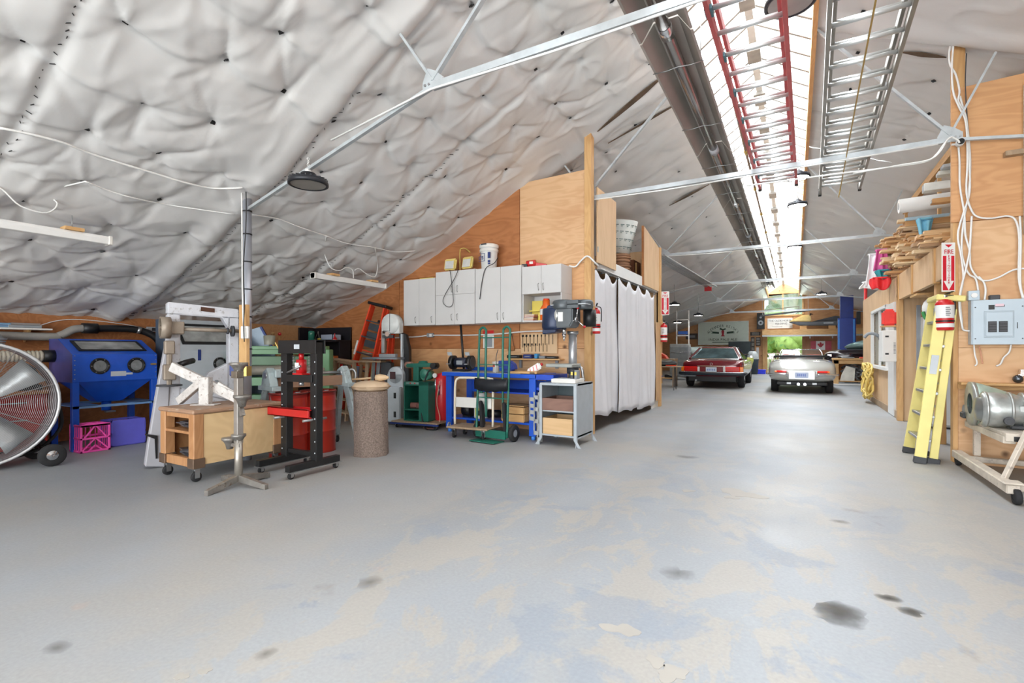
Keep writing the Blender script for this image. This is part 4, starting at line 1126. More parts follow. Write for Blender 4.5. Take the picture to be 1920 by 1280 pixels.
t = thing('stepladder', 'tall orange fibreglass stepladder leaning on the workshop wall', 'ladder', (-6.72, 5.98, 0), 4, rx=-7, ry=13)
stepladder(t, ORANGE, BLACK, 2.02, .30, .52, 6, stepm=mat((90, 94, 98), .4, .5))
for z in (1.28, 1.43, 1.58):
    MB().b2((-.13, .03, z), (.13, .04, z + .12)).o('spreader_plate', mat((76, 84, 90), .4, .3), t)
MB().b2((-.24, -.045, 1.1), (-.2, -.042, 1.35)).o('warning_label', WHITE, t)
t = thing('stepladder', 'second orange stepladder folded behind the first one', 'ladder', (-6.30, 6.14, 0), 2, rx=-5, ry=6)
stepladder(t, ORANGE, BLACK, 1.66, .2, .42, 5, stepm=ORANGE)
# --- wooden stepladders
def wood_ladder(x, y, rot, label, ry, H_):
    t = thing('wooden_stepladder', label, 'ladder', (x, y, 0), rot, ry=ry)
    for s in (-1, 1):
        MB().bar((s * .24, 0, 0), (s * .17, 0, H_), .028, .07, up=(0, 1, 0)).o('rail', OLDW, t, .003)
        MB().bar((s * .22, .3, 0), (s * .15, .06, H_ - .04), .024, .04, up=(0, 1, 0)).o('rear_rail', OLDW, t, .003)
    for i in range(1, 5):
        z = H_ * i / 5; MB().box((0, -.02, z), (.47 - .14 * i / 5, .12, .02)).o('step', OLDW, t, .003)
    MB().box((0, .02, H_ + .01), (.42, .22, .025)).o('top_board', OLDW, t, .004)
wood_ladder(-6.35, 5.45, 14, 'weathered wooden stepladder, front one left of the band saw', 6, 1.02)
wood_ladder(-6.75, 5.7, 10, 'weathered wooden stepladder, rear one left of the band saw', 8, .98)
for i, (u, m, w, h) in enumerate([(668, OLDW, .05, .95), (676, mat((206, 182, 150), .6), .06, 1.0), (684, mat((200, 196, 130), .5), .05, .98), (691, GALV, .05, 1.04), (697, mat((198, 206, 216), .2, .6), .06, 1.02), (655, mat((176, 192, 224), .25, .4), .07, .92)]):
    x0 = pY(u, 5.86)
    tag(MB().b2((-w / 2, 0, 0), (w / 2, .03, h)).o('board_offcut', m, None, .002), ['grey weathered board standing left of the band saw', 'pale board standing left of the band saw', 'board with a yellow edge standing left of the band saw', 'narrow zinc strip standing by the band saw', 'bright metal strip standing nearest the band saw', 'pale blue plastic strip standing behind the wooden ladders'][i], 'board', None, (x0, 5.87 + .035 * (i % 3), 0), HD * .4).rotation_euler[1] = R(5)

# --- band saw
t = thing('band_saw', 'grey upright band saw with a domed wheel cover beside the orange ladder', 'band saw', (-5.72, 6.02, 0), 12)
BG = mat((196, 204, 210), .4, .05, .05)
MB().b2((-.26, -.2, .04), (.24, .22, .60)).o('base_cabinet', BG, t, .015, seg=2)
for z in (.12, .42): MB().b2((.13, -.206, z), (.17, -.2, z + .09)).o('door_hinge', BLACK, t)
MB().b2((-.3, -.24, 0), (.3, .26, .04)).o('plinth', DKGREY, t)
MB().lathe([(.001, -.08), (.13, -.08), (.145, -.06), (.145, .06), (.001, .06)], (.09, -.02, .78), 'Y', 28).b2((-.05, -.1, .58), (.235, .04, .80)).o('lower_wheel_cover', BG, t)
MB().b2((-.0, -.105, .72), (.1, -.1, .84)).o('control_plate', mat((70, 40, 44), .5), t)
MB().b2((-.42, -.26, 1.04), (.22, .12, 1.075)).o('table', mat((150, 160, 170), .3, .6), t, .003); MB().b2((-.10, -.27, 1.076), (.2, -.2, 1.13)).o('fence', GREY, t, .004)
MB().b2((-.5, -.22, .99), (-.1, .1, 1.02)).o('side_table', OLDW, t)
MB().prism([(-.22, .75), (-.05, .60), (.02, .62), (-.02, .98), (-.2, 1.03)], -.06, .06, 'Y').o('trunnion', DKGREY, t, .01)
MB().lathe([(.001, -.09), (.15, -.09), (.165, -.07), (.165, .05), (.001, .05)], (-.0, -.02, 1.62), 'Y', 32).b2((-.165, -.09, 1.46), (.165, .03, 1.63)).o('upper_wheel_cover', mat((214, 218, 216), .35), t)
MB().b2((-.004, -.112, 1.5), (.004, -.108, 1.78)).o('cover_seam', DKGREY, t)
MB().prism([(.10, 1.50), (.24, 1.44), (.30, 1.2), (.30, .62), (.20, .62), (.20, 1.2), (.12, 1.38)], -.02, .07, 'Y').o('arm_column', BLACK, t, .01)
MB().b2((.17, -.06, .75), (.20, .02, 1.45)).o('blade_guard_rear', BG, t); MB().b2((-.14, -.14, 1.14), (-.08, -.08, 1.5)).o('blade_guard', STEEL, t, .004)
MB().cyl((-.11, -.12, 1.48), (-.0, -.12, 1.48), .03).cyl((-.02, -.16, 1.45), (-.02, -.1, 1.45), .04).o('guide_knob', CHROME, t)
MB().box((-.02, -.12, 1.41), (.2, .04, .05)).o('guide_bracket', DKGREY, t)

# --- log with sandbag
BARK = mat((132, 116, 106), .9, 0, .38, 70, bump=1.0, bscale=90)
x0, y0 = pd(696, 5.62)
t = thing('log_stump', 'upright log with bark on, standing in the middle of the left floor', 'log', (x0, y0, 0))
b = MB(); vs = []; n = 40; hs = [0, .02, .1, .2, .3, .4, .5, .6, .7, .73]
rr = random.Random(4)
for z in hs:
    for i in range(n):
        a = 2 * math.pi * i / n; q = .185 + .006 * math.sin(3 * a + 1) + .006 * math.sin(9 * a + z * 7) + rr.uniform(-.003, .003) + (.008 if z < .1 else 0) - (.004 if z in (0, .73) else 0)
        vs.append((q * math.cos(a), q * math.sin(a), z))
b.add(vs, [(j * n + i, j * n + (i + 1) % n, (j + 1) * n + (i + 1) % n, (j + 1) * n + i) for j in range(len(hs) - 1) for i in range(n)], True)
b.o('bark', BARK, t); MB().cyl((0, 0, .7), (0, 0, .731), .170, n=32).o('heartwood', OLDW, t)
TAN = mat((204, 178, 148), .75, 0, .08, 8, bump=.3, bscale=80)
t = thing('sandbag_cushion', 'round tan leather sandbag lying on top of the log', 'sandbag', (x0, y0, .732))
b = MB(); vs = []; prof = [(.0, 0), (.15, 0), (.19, .015), (.215, .045), (.19, .08), (.12, .105), (.0, .115)]
n = 32
for i in range(n):
    a = 2 * math.pi * i / n; w = 1 + .03 * math.sin(6 * a) + .02 * math.sin(11 * a)
    for r_, z in prof: vs.append((r_ * w * math.cos(a), r_ * w * math.sin(a), z + (.004 * math.sin(9 * a) if .01 < z < .1 else 0)))
m_ = len(prof); b.add(vs, [(i * m_ + j, ((i + 1) % n) * m_ + j, ((i + 1) % n) * m_ + j + 1, i * m_ + j + 1) for i in range(n) for j in range(m_ - 1)], True)
b.o('bag', TAN, t); MB().ring((0, 0, .045), .217, .004, 'Z', 40, 5).o('seam', mat((150, 122, 92), .8), t)
t = thing('wooden_mallet', 'pale wooden teardrop mallet lying on the sandbag', 'mallet', (x0 + .02, y0 - .02, .845), HD)
MB().lathe([(.001, -.06), (.03, -.05), (.042, 0), (.03, .06), (.012, .10)], (0.1, 0, .035), 'X', 16).o('head', mat((206, 176, 138), .5), t); MB().cyl((.0, 0, .03), (-.22, .02, .012), .012).o('handle', mat((190, 160, 124), .5), t)

# --- green belt sander on a dolly
t = thing('furniture_dolly', 'low flat dolly with a brown and blue deck under the green sander', 'dolly', (-5.03, 5.95, 0), 8)
MB().b2((-.40, -.28, .085), (.42, .28, .105)).o('deck', OLDW, t, .004); MB().b2((-.41, -.29, .06), (.43, -.26, .085)).b2((-.41, .26, .06), (.43, .29, .085)).o('deck_rail', NAVY, t)
for x in (-.33, .35):
    for y in (-.22, .22): caster(t, x, y, .027, .062)
t = thing('belt_sander', 'green belt sander on an open green cabinet stand', 'sander', (-5.03, 5.95, .106), 8)
b = MB(); w, dd_, h = .44, .42, .60
b.b2((-w / 2, -dd_ / 2, 0), (-w / 2 + .02, dd_ / 2, h)); b.b2((w / 2 - .17, -dd_ / 2, 0), (w / 2, dd_ / 2, h)); b.b2((-w / 2, dd_ / 2 - .02, 0), (w / 2, dd_ / 2, h)); b.b2((-w / 2, -dd_ / 2, h - .06), (w / 2, dd_ / 2, h)); b.b2((-w / 2, -dd_ / 2, .16), (w / 2, dd_ / 2, .18)); b.b2((-w / 2, -dd_ / 2, 0), (w / 2, dd_ / 2, .02))
b.o('stand', GREEN, t, .006)
MB().box((-.05, -.22, h - .02), (.22, .02, .03)).o('switch_plate', mat((110, 150, 140), .4), t); MB().cyl((-.08, -.24, h - .02), (-.08, -.23, h - .02), .01).cyl((-.0, -.24, h - .02), (-.0, -.23, h - .02), .01).o('switch_button', RED, t)
MB().cyl((.06, -.05, .70), (.06, .1, .70), .085, n=22).o('motor', mat((70, 140, 120), .4), t); MB().lathe([(.001, -.01), (.07, -.01), (.075, .0)], (.05, -.06, .72), 'Y', 20).o('motor_cap', mat((60, 124, 106), .4), t)
MB().b2((-.15, -.06, .60), (-.05, .08, .84)).o('pedestal', GREEN, t, .01)
MB().box((-.02, -.02, .85), (.50, .13, .06), (0, -2, 0)).o('belt_frame', GREEN, t, .015, seg=2)
MB().cyl((-.30, -.02, .85), (-.19, -.02, .85), .05, n=20).o('sanding_belt', mat((160, 120, 104), .8), t); MB().cyl((.22, -.09, .845), (.22, .05, .845), .045, n=20).o('drive_roller', BLACK, t)
MB().lathe([(.001, .045), (.06, .04), (.085, .0)], (.0, 0, .875), n=20).o('dust_hood', GREEN, t)
for i, x in enumerate((-.10, .02)):
    q = tag(MB().cyl((0, 0, .045), (.11, .05, .045), .045, n=16).o('sanding_belt_roll', mat((150, 100, 92), .8)), 'brown sanding belt roll on the %s of the green stand shelf' % ('left' if i == 0 else 'right'), 'abrasive roll', None, (-5.03 + x - .06, 5.85, .286))
    MB().cyl((-.002, -.001, .045), (.112, .051, .045), .022, n=12).o('core', BLACK, q)

# --- air tank
t = thing('air_tank', 'upright red air tank with gauges left of the blue bench', 'tank', (-4.78, 6.10, 0))
MB().lathe([(.001, .06), (.08, .07), (.125, .13), (.125, .72), (.08, .82), (.001, .84)], n=26).o('tank', mat((206, 40, 48), .35, 0, .06, coat=.3), t)
b = MB(); [b.bar((.1 * math.cos(a), .1 * math.sin(a), 0), (.08 * math.cos(a), .08 * math.sin(a), .12), .02) for a in (.5, 2.6, 4.7)]; b.o('feet', BLACK, t)
MB().cyl((-.02, -.16, .80), (-.02, -.13, .80), .035).o('gauge', WHITE, t); MB().cyl((-.02, -.135, .55), (-.02, -.135, .75), .014).cyl((.05, -.14, .5), (.05, -.14, .66), .017).o('regulator', CHROME, t)
tag(MB().tube(arc([(-4.70, 5.9, .92), (-4.86, 5.86, .85), (-4.93, 5.8, .5), (-4.88, 5.75, .15), (-4.75, 5.7, .012), (-4.6, 5.75, .012)]), .011, 8).o('air_hose', BLACK), 'black air hose hanging from the blue bench to the floor', 'hose')
tag(MB().tube(arc([(-4.68, 5.92, .72), (-4.72, 5.9, .4), (-4.66, 5.9, .15), (-4.7, 5.84, .012), (-4.9, 5.8, .012)]), .008, 8).o('air_hose', mat((196, 140, 120), .5)), 'thin pinkish air hose in front of the red tank', 'hose')

# --- blue bench
t = thing('workbench', 'bright blue steel workbench with a lower shelf against the plywood wall', 'workbench', (-4.50, 5.74, 0))
BW, BD, BH = 1.56, .62, .87
MB().b2((0, 0, BH - .055), (BW, BD, BH)).o('worktop', BLUE, t, .005); MB().b2((0.02, .02, BH), (BW - .25, BD - .02, BH + .006)).o('top_mat', mat((150, 152, 156), .6, 0, .15), t)
MB().b2((0, BD - .02, BH), (BW * .52, BD, BH + .06)).o('backstop', BLUE, t)
for x in (.06, BW - .12):
    for y in (.02, BD - .08):
        l_ = MB().b2((x, y, .05), (x + .10, y + .07, BH - .055)).o('leg', BLUE, t, .004); MB().cyl((x + .05, y + .035, 0), (x + .05, y + .035, .05), .03).o('levelling_foot', mat((60, 130, 220), .3), l_)
MB().b2((.06, .04, .19), (BW - .04, BD - .03, .215)).o('lower_shelf', BLUE, t, .003)
MB().b2((.16, BD - .06, .55), (BW - .12, BD - .03, .75)).o('back_panel', BLUE, t); MB().b2((.8, .03, .60), (BW - .12, BD - .06, .62)).o('upper_shelf', BLUED, t)
MB().b2((BW - .02, .0, .80), (BW + .25, .45, .87)).o('side_tray', BLUED, t, .004); MB().b2((BW - .02, 0.05, .66), (BW + .09, .45, .70)).o('side_rail', BLUED, t, .003)
# bench top things
t = thing('bench_grinder', 'black double-wheel bench grinder on the left of the blue bench', 'grinder', (pY(866, 6.0), 6.0, .876), 6)
MB().b2((-.12, -.1, 0), (.12, .1, .03)).o('base', BLACK, t, .01); MB().cyl((-.1, 0, .13), (.1, 0, .13), .075, n=22).o('motor', mat((40, 44, 60), .35), t)
for s in (-1, 1):
    g_ = MB().cyl((s * .12, 0, .13), (s * .18, 0, .13), .105, n=26).o('wheel_guard', BLACK, t); MB().cyl((s * .181, 0, .13), (s * .187, 0, .13), .085, n=24).o('grinding_wheel', DKGREY, g_)
    MB().box((s * .15, -.13, .11), (.06, .05, .01)).o('tool_rest', STEEL, t); MB().box((s * .15, -.1, .26), (.07, .015, .05), (30, 0, 0)).o('spark_shield', mat((190, 196, 200), .2), t)
MB().box((0, -.077, .13), (.1, .004, .06)).o('data_plate', GREY, t)
t = thing('steel_bar', 'black round bar standing upright behind the bench grinder', 'bar', (pY(870, 6.2), 6.2, .876), ry=-5)
MB().cyl((0, 0, .0), (0, 0, .72), .018).o('bar', BLACK, t); MB().box((0, 0, .09), (.1, .05, .02)).o('stop', OFFW, t)
t = thing('desk_mug', 'white patterned tin cup on the blue bench behind the hand truck', 'cup', (pY(930, 5.95), 5.95, .876)); MB().lathe([(.001, 0), (.05, 0), (.042, .08), (.055, .15), (.05, .15), (.04, .08), (.001, .01)], n=20).o('cup', OFFW, t); MB().b2((-.02, -.052, .08), (.02, -.045, .12)).o('red_mark', RED, t)
t = thing('bench_vise', 'dark blue bench vise on the blue bench', 'vise', (pY(955, 5.85), 5.85, .876), -8)
MB().cyl((0, 0, 0), (0, 0, .05), .08).o('swivel_base', mat((44, 60, 130), .4), t); MB().prism([(-.09, .05), (.12, .05), (.10, .12), (.02, .17), (-.09, .17)], -.05, .05, 'Y').o('body', mat((54, 74, 156), .4), t, .012, seg=2)
MB().b2((-.17, -.04, .08), (-.1, .04, .17)).o('front_jaw', mat((54, 74, 156), .4), t, .01); MB().cyl((-.25, 0, .11), (-.1, 0, .11), .014).o('screw', STEEL, t); MB().cyl((-.2, -.06, -.03), (-.2, -.06, .16), .008).o('handle', OFFW, t)
t = thing('cutting_board', 'pale wooden board lying on the right half of the blue bench', 'board', (pY(983, 5.8), 5.8, .876), 3); MB().b2((-.2, -.04, 0), (.2, .25, .03)).o('board', PINEX, t, .004); MB().b2((.1, -.045, .005), (.17, -.04, .02)).o('clip', BLACK, t)
t = thing('cleaning_bottle', 'white bottle with red stripes lying at the right end of the bench', 'bottle', (pY(1008, 5.95), 5.95, .91), 20, ry=-32)
MB().b2((-.12, -.05, .0), (.08, .05, .09)).o('bottle', WHITE, t, .015, seg=2); MB().cyl((.08, 0, .045), (.11, 0, .045), .02).o('cap', RED, t)
for k in range(3): MB().box((-.08 + k * .05, -.052, .045), (.012, .003, .08), (0, 20, 0)).o('stripe', RED, t)
t = thing('manual_sheet', 'red and white paper sheet pinned on the wall behind the hand truck', 'paper', (pY(915, 6.5), 6.516, 1.36)); MB().b2((-.1, -.003, -.14), (.1, 0, .14)).o('sheet', OFFW, t); MB().b2((-.1, -.005, .08), (.1, -.003, .14)).o('heading_band', RED, t); MB().b2((-.07, -.005, -.12), (.07, -.003, .04)).o('print_block', GREY, t)
t = thing('hanging_pouch', 'small brown pouch hanging on the wall right of the hand truck', 'pouch', (pY(960, 6.5), 6.51, 1.45)); MB().tube(arc([(0, -.02, 0), (-.03, -.02, -.12), (-.05, -.02, -.2)]), .004, 5).tube(arc([(0, -.02, 0), (.02, -.02, -.12), (.04, -.02, -.2)]), .004, 5).o('cord', BLACK, t); MB().b2((-.07, -.03, -.27), (.05, -.005, -.2)).o('pouch', OAK, t, .006)
# below the bench
t = thing('wooden_crate', 'plain pale wooden crate on the lower shelf of the blue bench', 'crate', (pY(968, 5.9), 5.9, .216)); 
MB().b2((-.17, -.1, 0), (.17, .2, .01)).o('bottom', PINEX, t)
for z in (0, .1): MB().b2((-.17, -.11, .01 + z), (.17, -.098, .1 + z)).o('front_slat', PINEX, t, .002); MB().b2((-.18, -.1, .01 + z), (-.168, .2, .1 + z)).o('side_slat', PINEY, t, .002); MB().b2((.168, -.1, .01 + z), (.18, .2, .1 + z)).o('side_slat', PINEY, t, .002); MB().b2((-.17, .19, .01 + z), (.17, .2, .1 + z)).o('back_slat', PINEX, t)
MB().b2((-.18, -.11, .21), (.18, .2, .22)).o('lid', PINEX, t, .002)
t = thing('jug', 'white plastic jug with a yellow green label under the bench', 'jug', (pY(903, 5.9), 5.9, .216), 10); MB().lathe([(.001, 0), (.10, 0), (.11, .02), (.11, .25), (.07, .33), (.03, .36), (.001, .36)], n=20).o('body', OFFW, t); MB().b2((-.05, -.115, .04), (.05, -.1, .26)).o('label', mat((206, 214, 110), .5), t); MB().b2((-.03, -.117, .05), (.03, -.114, .12)).o('label_print', BLACK, t)
MB().cyl((0, 0, .36), (0, 0, .385), .025).o('cap', GREEN, t)
t = thing('power_tool', 'black power tool lying on the lower bench shelf', 'tool', (pY(930, 5.95), 5.95, .216), 25); MB().cyl((-.12, 0, .07), (.1, 0, .07), .055).o('body', BLACK, t); MB().bar((.05, 0, .08), (.17, 0, .20), .05).o('handle', BLACK, t)
t = thing('electric_motor', 'round black motor on the left of the lower bench shelf', 'motor', (pY(878, 5.95), 5.95, .216), 0); MB().cyl((-.07, 0, .1), (.07, 0, .1), .09).o('housing', BLACK, t); MB().box((0, 0, .01), (.12, .12, .02)).o('foot', BLACK, t); MB().cyl((-.1, 0, .1), (-.07, 0, .1), .02).o('shaft', STEEL, t)
t = thing('push_cart', 'cream tubular push cart with a flat deck half under the blue bench', 'cart', (pY(862, 5.52), 5.55, 0), 4)
b = MB().tube(arc([(-.1, 0, .16), (-.1, 0, .5), (-.09, 0, .74), (-.04, 0, .80), (.06, 0, .81), (.38, 0, .81), (.46, 0, .80), (.5, 0, .74), (.5, 0, .16)], 5), .017, 8); b.o('handle_frame', CREAM, t)
MB().b2((-.08, -.008, .40), (.48, .008, .54)).o('back_plate', OFFW, t, .004); d_ = MB().b2((-.12, -.20, .13), (.52, .2, .155)).o('deck', OLDW, t, .01); MB().ring((-.1, -.15, .17), .03, .01, 'X').o('ratchet', STEEL, d_)
for x in (-.02, .44):
    for y in (-.14, .14): caster(t, x, y, .045, .13)
# --- hand truck
t = thing('hand_truck', 'tall green tubular hand truck with rubber wheels in front of the blue bench', 'hand truck', (pY(921, 5.46), 5.46, 0), -4, rx=-3)
W2_ = .25
for s in (-1, 1):
    b = MB().tube(arc([(s * W2_, 0, .06), (s * W2_, 0, .8), (s * W2_, 0, 1.40), (s * (W2_ - .01), .0, 1.47), (s * (W2_ - .055), .0, 1.50), (s * (W2_ - .10), .0, 1.47), (s * (W2_ - .11), .0, 1.40), (s * (W2_ - .11), .02, .8), (s * (W2_ - .11), .06, .3)], 6), .016, 8); b.o('rail', GREEN, t)
    MB().lathe([(.05, -.025), (.10, -.025), (.11, -.012), (.11, .012), (.10, .025), (.05, .025)], (s * (W2_ + .04), .1, .115), 'X', 24).o('wheel', RUBBER, t)
    w = MB().cyl((s * (W2_ + .02), .1, .115), (s * (W2_ + .06), .1, .115), .05).o('wheel_hub', GREY, t)
    MB().prism([(.03, .1), (-.03, .5), (-.0, .52), (.05, .46), (.10, .2)], s * (W2_ - .06) - .02, s * (W2_ - .06) + .02, 'X').o('stair_glide', RUBBER, t, .006)
for z in (.56, 1.0, 1.36): MB().bar((-W2_, 0, z), (W2_, 0, z), .028, .012).o('cross_strap', GREEN, t)
MB().b2((-.2, -.22, .0), (.2, .02, .012)).o('toe_plate', GREEN, t, .003); MB().bar((-W2_, .1, .115), (W2_, .1, .115), .03).o('axle', GREEN, t)
MB().b2((-.24, -.03, .04), (.24, .0, .14)).o('lower_plate', GREEN, t)
b = MB(); n = 12; vs = []
for i in range(n + 1):
    x = -.27 + .54 * i / n; y = -.05 - .03 * math.sin(math.pi * i / n); dz_ = -.03 * math.sin(math.pi * i / n) + .008 * math.sin(i * 2.1)
    vs += [(x, y, .67 + dz_), (x, y - .012, .76 + dz_), (x, y, .82 + dz_ * .5)]
b.add(vs, [(3 * i + j, 3 * i + 3 + j, 3 * i + 4 + j, 3 * i + 1 + j) for i in range(n) for j in (0, 1)], True); q = b.o('strap', mat((26, 28, 34), .5, 0, .2), t); q.modifiers.new('s', 'SOLIDIFY').thickness = .012
MB().tube(arc([(.06, -.02, 1.0), (.06, -.03, 1.1), (.08, -.02, 1.2)]), .005, 5).o('hook', DKGREY, t)
# --- grey drill stand shelf
t = thing('steel_shelf_stand', 'grey steel shelf stand with flared feet and two open shelves beside the blue bench', 'shelf', (-2.80, 5.56, 0))
SG2 = mat((170, 178, 184), .45, .1, .08); sw, sd_, sh = .50, .56, .78
MB().b2((0, 0, sh - .03), (sw, sd_, sh)).o('top', SG2, t, .004); MB().b2((0, 0, .12), (sw, sd_, .14)).b2((.02, .02, .42), (sw - .02, sd_, .437)).o('shelf_board', SG2, t)
MB().b2((sw - .006, .04, .1), (sw, sd_ - .02, sh)).o('side_panel', SG2, t); MB().b2((0, .04, .1), (.006, sd_ - .02, sh)).o('side_panel', SG2, t); MB().b2((0, sd_ - .008, .1), (sw, sd_, sh)).o('back_panel', mat((90, 104, 108), .5), t)
for x in (0, sw):
    for y in (0, sd_):
        b = MB(); sx = 1 if x else -1; sy = 1 if y else -1
        b.prism([(x, .09), (x, sh - .02), (x - sx * .035, sh - .02), (x - sx * .035, .09), (x + sx * .02, .0), (x + sx * .06, .0)], y - .004, y + .004, 'Y')
        b.prism([(y, .09), (y, sh - .02), (y - sy * .035, sh - .02), (y - sy * .035, .09), (y, .0), (y + sy * .02, .0)], x - .004, x + .004, 'X')
        b.o('leg', SG2, t)
def wbox(x, y, z, w, d, h, m, label, open_=True):
    t = thing('wooden_box', label, 'box', (x, y, z))
    MB().b2((0, 0, 0), (w, d, .008)).o('bottom', m, t); MB().b2((0, 0, .008), (w, .012, h)).o('front_board', m, t, .002); MB().b2((0, d - .012, .008), (w, d, h)).o('back_board', m, t, .002)
    MB().b2((0, .012, .008), (.012, d - .012, h)).o('side_board', m, t, .002); MB().b2((w - .012, .012, .008), (w, d - .012, h)).o('side_board', m, t, .002)
wbox(-2.77, 5.57, .438, .42, .42, .15, wood((140, 106, 92), (112, 82, 72), 'X', 3, 'brown_box', knots=False), 'low brown wooden box on the upper shelf of the grey stand')
wbox(-2.76, 5.57, .141, .40, .42, .20, wood((214, 178, 132), (194, 156, 108), 'X', 3, 'pale_box', knots=False), 'pale wooden box on the lower shelf of the grey stand')
t = thing('brochure_rack', 'bent white sheet metal template with holes hanging between bench and grey stand', 'template', (-2.92, 5.62, 0), -20)
for k, (x, z, h) in enumerate(((-.03, .28, .30), (.03, .10, .55), (.07, .02, .5))):
    b = MB(); b.b2((x - .05, .02 * k, z), (x - .035, .02 * k + .01, z + h)); b.b2((x + .035, .02 * k, z), (x + .05, .02 * k + .01, z + h))
    for q in range(4): b.b2((x - .05, .02 * k, z + h * q / 3.6), (x + .05, .02 * k + .01, z + h * q / 3.6 + .05))
    b.o('template_sheet', mat((206, 208, 206), .35, .3, .08), t)
t = thing('tray_box', 'shallow white box base under the drill press', 'box', (-2.66, 5.6, .781)); MB().b2((0, 0, 0), (.33, .3, .05)).o('tray', OFFW, t, .006); MB().b2((.02, .02, .05), (.31, .28, .055)).o('lid', LGREY, t)
for k, x in enumerate((-2.42, -2.37)): 
    q = tag(MB().b2((0, 0, 0), (.035, .1, .16)).o('tool_case', GREY if k else mat((70, 70, 74), .5), None, .004), ['grey upright tool case', 'dark upright tool case'][1 - k] + ' on the right of the grey stand', 'case', None, (x, 5.66, .781)); MB().b2((.005, -.003, .1), (.03, 0, .14)).o('tag', YELLOW, q)
# --- drill press
t = thing('drill_press', 'large grey drill press with a black motor hood standing on the grey stand', 'drill press', (-2.545, 5.98, .781))
DP = mat((150, 154, 150), .4, .2, .1); DH = mat((86, 92, 96), .35, .2, .12)
MB().b2((-.16, -.14, .052), (.12, .12, .09)).o('base', DP, t, .01) if False else MB().b2((-.12, -.02, 0), (.14, .14, .04)).o('base', DKGREY, t, .01)
MB().cyl((0, .05, .04), (0, .05, .64), .055, n=24).o('column', mat((176, 178, 182), .3, .6, .05), t); MB().cyl((0, .05, .62), (0, .05, .66), .075, n=24).o('column_collar', STEEL, t)
MB().b2((-.25, -.26, .19), (.12, .04, .235)).o('table', DP, t, .008); MB().tube(arc([(.1, .02, .2), (.15, 0, .16), (.17, 0, .02)]), .018).o('table_crank', STEEL, t); MB().cyl((0, .05, .1), (0, .05, .2), .08).o('table_bracket', DKGREY, t)
MB().prism([(-.14, .70), (.06, .70), (.10, .78), (.10, .95), (-.14, .95)], -.2, .08, 'Y').o('head', DH, t, .015, seg=2)
MB().lathe([(.001, 0), (.13, 0), (.14, .02), (.14, .09), (.12, .12), (.001, .125)], (-.07, -.1, .94), n=26).lathe([(.001, 0), (.12, 0), (.13, .02), (.13, .09), (.11, .12), (.001, .125)], (.16, .02, .94), n=26).b2((-.1, -.2, .945), (.18, .1, 1.05)).o('belt_cover', DH, t, .004)
MB().b2((-.21, -.2, .99), (.28, .1, 1.0)).o('cover_trim', LGREY, t)
MB().cyl((.2, .14, .72), (.2, .14, .94), .085, n=20).o('motor', BLACK, t)
MB().lathe([(.001, 0), (.15, .0), (.17, .03), (.16, .28), (.001, .30)], (-.22, -.05, .68), n=20).prism([(-.36, .62), (-.16, .64), (-.10, 1.02), (-.28, 1.0), (-.34, .9)], -.14, .06, 'Y').o('splash_guard', mat((44, 56, 84), .35, .2), t, .01)
MB().lathe([(.001, .0), (.13, 0), (.15, .05), (.13, .1)], (-.18, -.06, .86), 'X', 24).o('hood_ring', mat((190, 190, 186), .3, .3), t)
MB().cyl((-.05, -.12, .62), (-.05, -.12, .70), .028).cyl((-.05, -.12, .58), (-.05, -.12, .62), .02, .028).cyl((-.05, -.12, .53), (-.05, -.12, .58), .006, .02).o('chuck', CHROME, t)
MB().b2((-.10, -.206, .78), (-.03, -.2, .90)).o('label', WHITE, t)
MB().cyl((.12, -.16, .80), (.15, -.16, .80), .035).o('feed_hub', STEEL, t)
for a in (80, 200, 320):
    e = (.17, -.17 - .02, .80 + .16 * math.sin(R(a))) ; e = (.14 + .15 * math.cos(R(a)), -.18, .80 + .15 * math.sin(R(a)))
    h_ = MB().cyl((.14, -.17, .80), e, .008).o('feed_handle', CHROME, t); MB().ball(e, .018).o('handle_knob', RED, h_)
MB().tube(arc([(.0, .06, .6), (-.06, .06, .5), (-.05, .07, .2), (-.08, .08, .0)]), .006, 6).o('cord', BLACK, t)

# --- peg shelf and drill panel
t = thing('narrow_shelf', 'narrow wooden wall shelf above the right half of the blue bench', 'shelf', (-3.76, 6.36, 1.045)); MB().b2((0, 0, 0), (.88, .16, .022)).o('board', PINEX, t, .003)
for x in (.15, .75): MB().b2((x, .12, -.12), (x + .04, .155, 0)).o('bracket', GREY, t)
t = thing('drill_bit_panel', 'pale wooden panel holding rows of black drill bits and cutters', 'tool panel', (-3.58, 6.50, 1.14)); MB().b2((0, -.02, 0), (.60, .015, .30)).o('board', PLYP, t, .003)
for i in range(9): 
    x = .04 + i * .062; h = .18 - .006 * i
    c_ = MB().cyl((x, -.03, .27 - h), (x, -.03, .27), .004, n=6).cyl((x, -.03, .25), (x, -.03, .28), max(.016 - .0015 * i, .004), n=8).o('drill_bit', BLACK, t)
for i in range(7):
    x = .07 + i * .062; MB().cyl((x, -.03, .03), (x, -.03, .12), .004, n=6).cyl((x, -.03, .12), (x, -.03, .15), max(.015 - .002 * i, .004), n=8).o('cutter', BLACK, t)
for k, (x, w, h, m, l) in enumerate([(-3.66, .22, .05, BLACK, 'flat black case on the left of the narrow shelf'), (-3.42, .14, .06, NAVY, 'blue grey drill on the narrow shelf'), (-3.28, .05, .07, mat((60, 150, 210), .4), 'small bright blue box on the narrow shelf'), (-3.18, .1, .04, GREY, 'grey tool beside the small blue box on the narrow shelf'), (-3.04, .18, .035, BLACK, 'black nylon case on the right of the narrow shelf')]):
    q = tag(MB().b2((-w / 2, 0, 0), (w / 2, .1, h)).o('tool_item', m, None, .008), l, 'case' if 'case' in l else 'tool', None, (x, 6.38, 1.0675)); MB().b2((-w * .3, -.003, h * .4), (w * .3, 0, h * .55)).o('edge_strip', GREY, q)

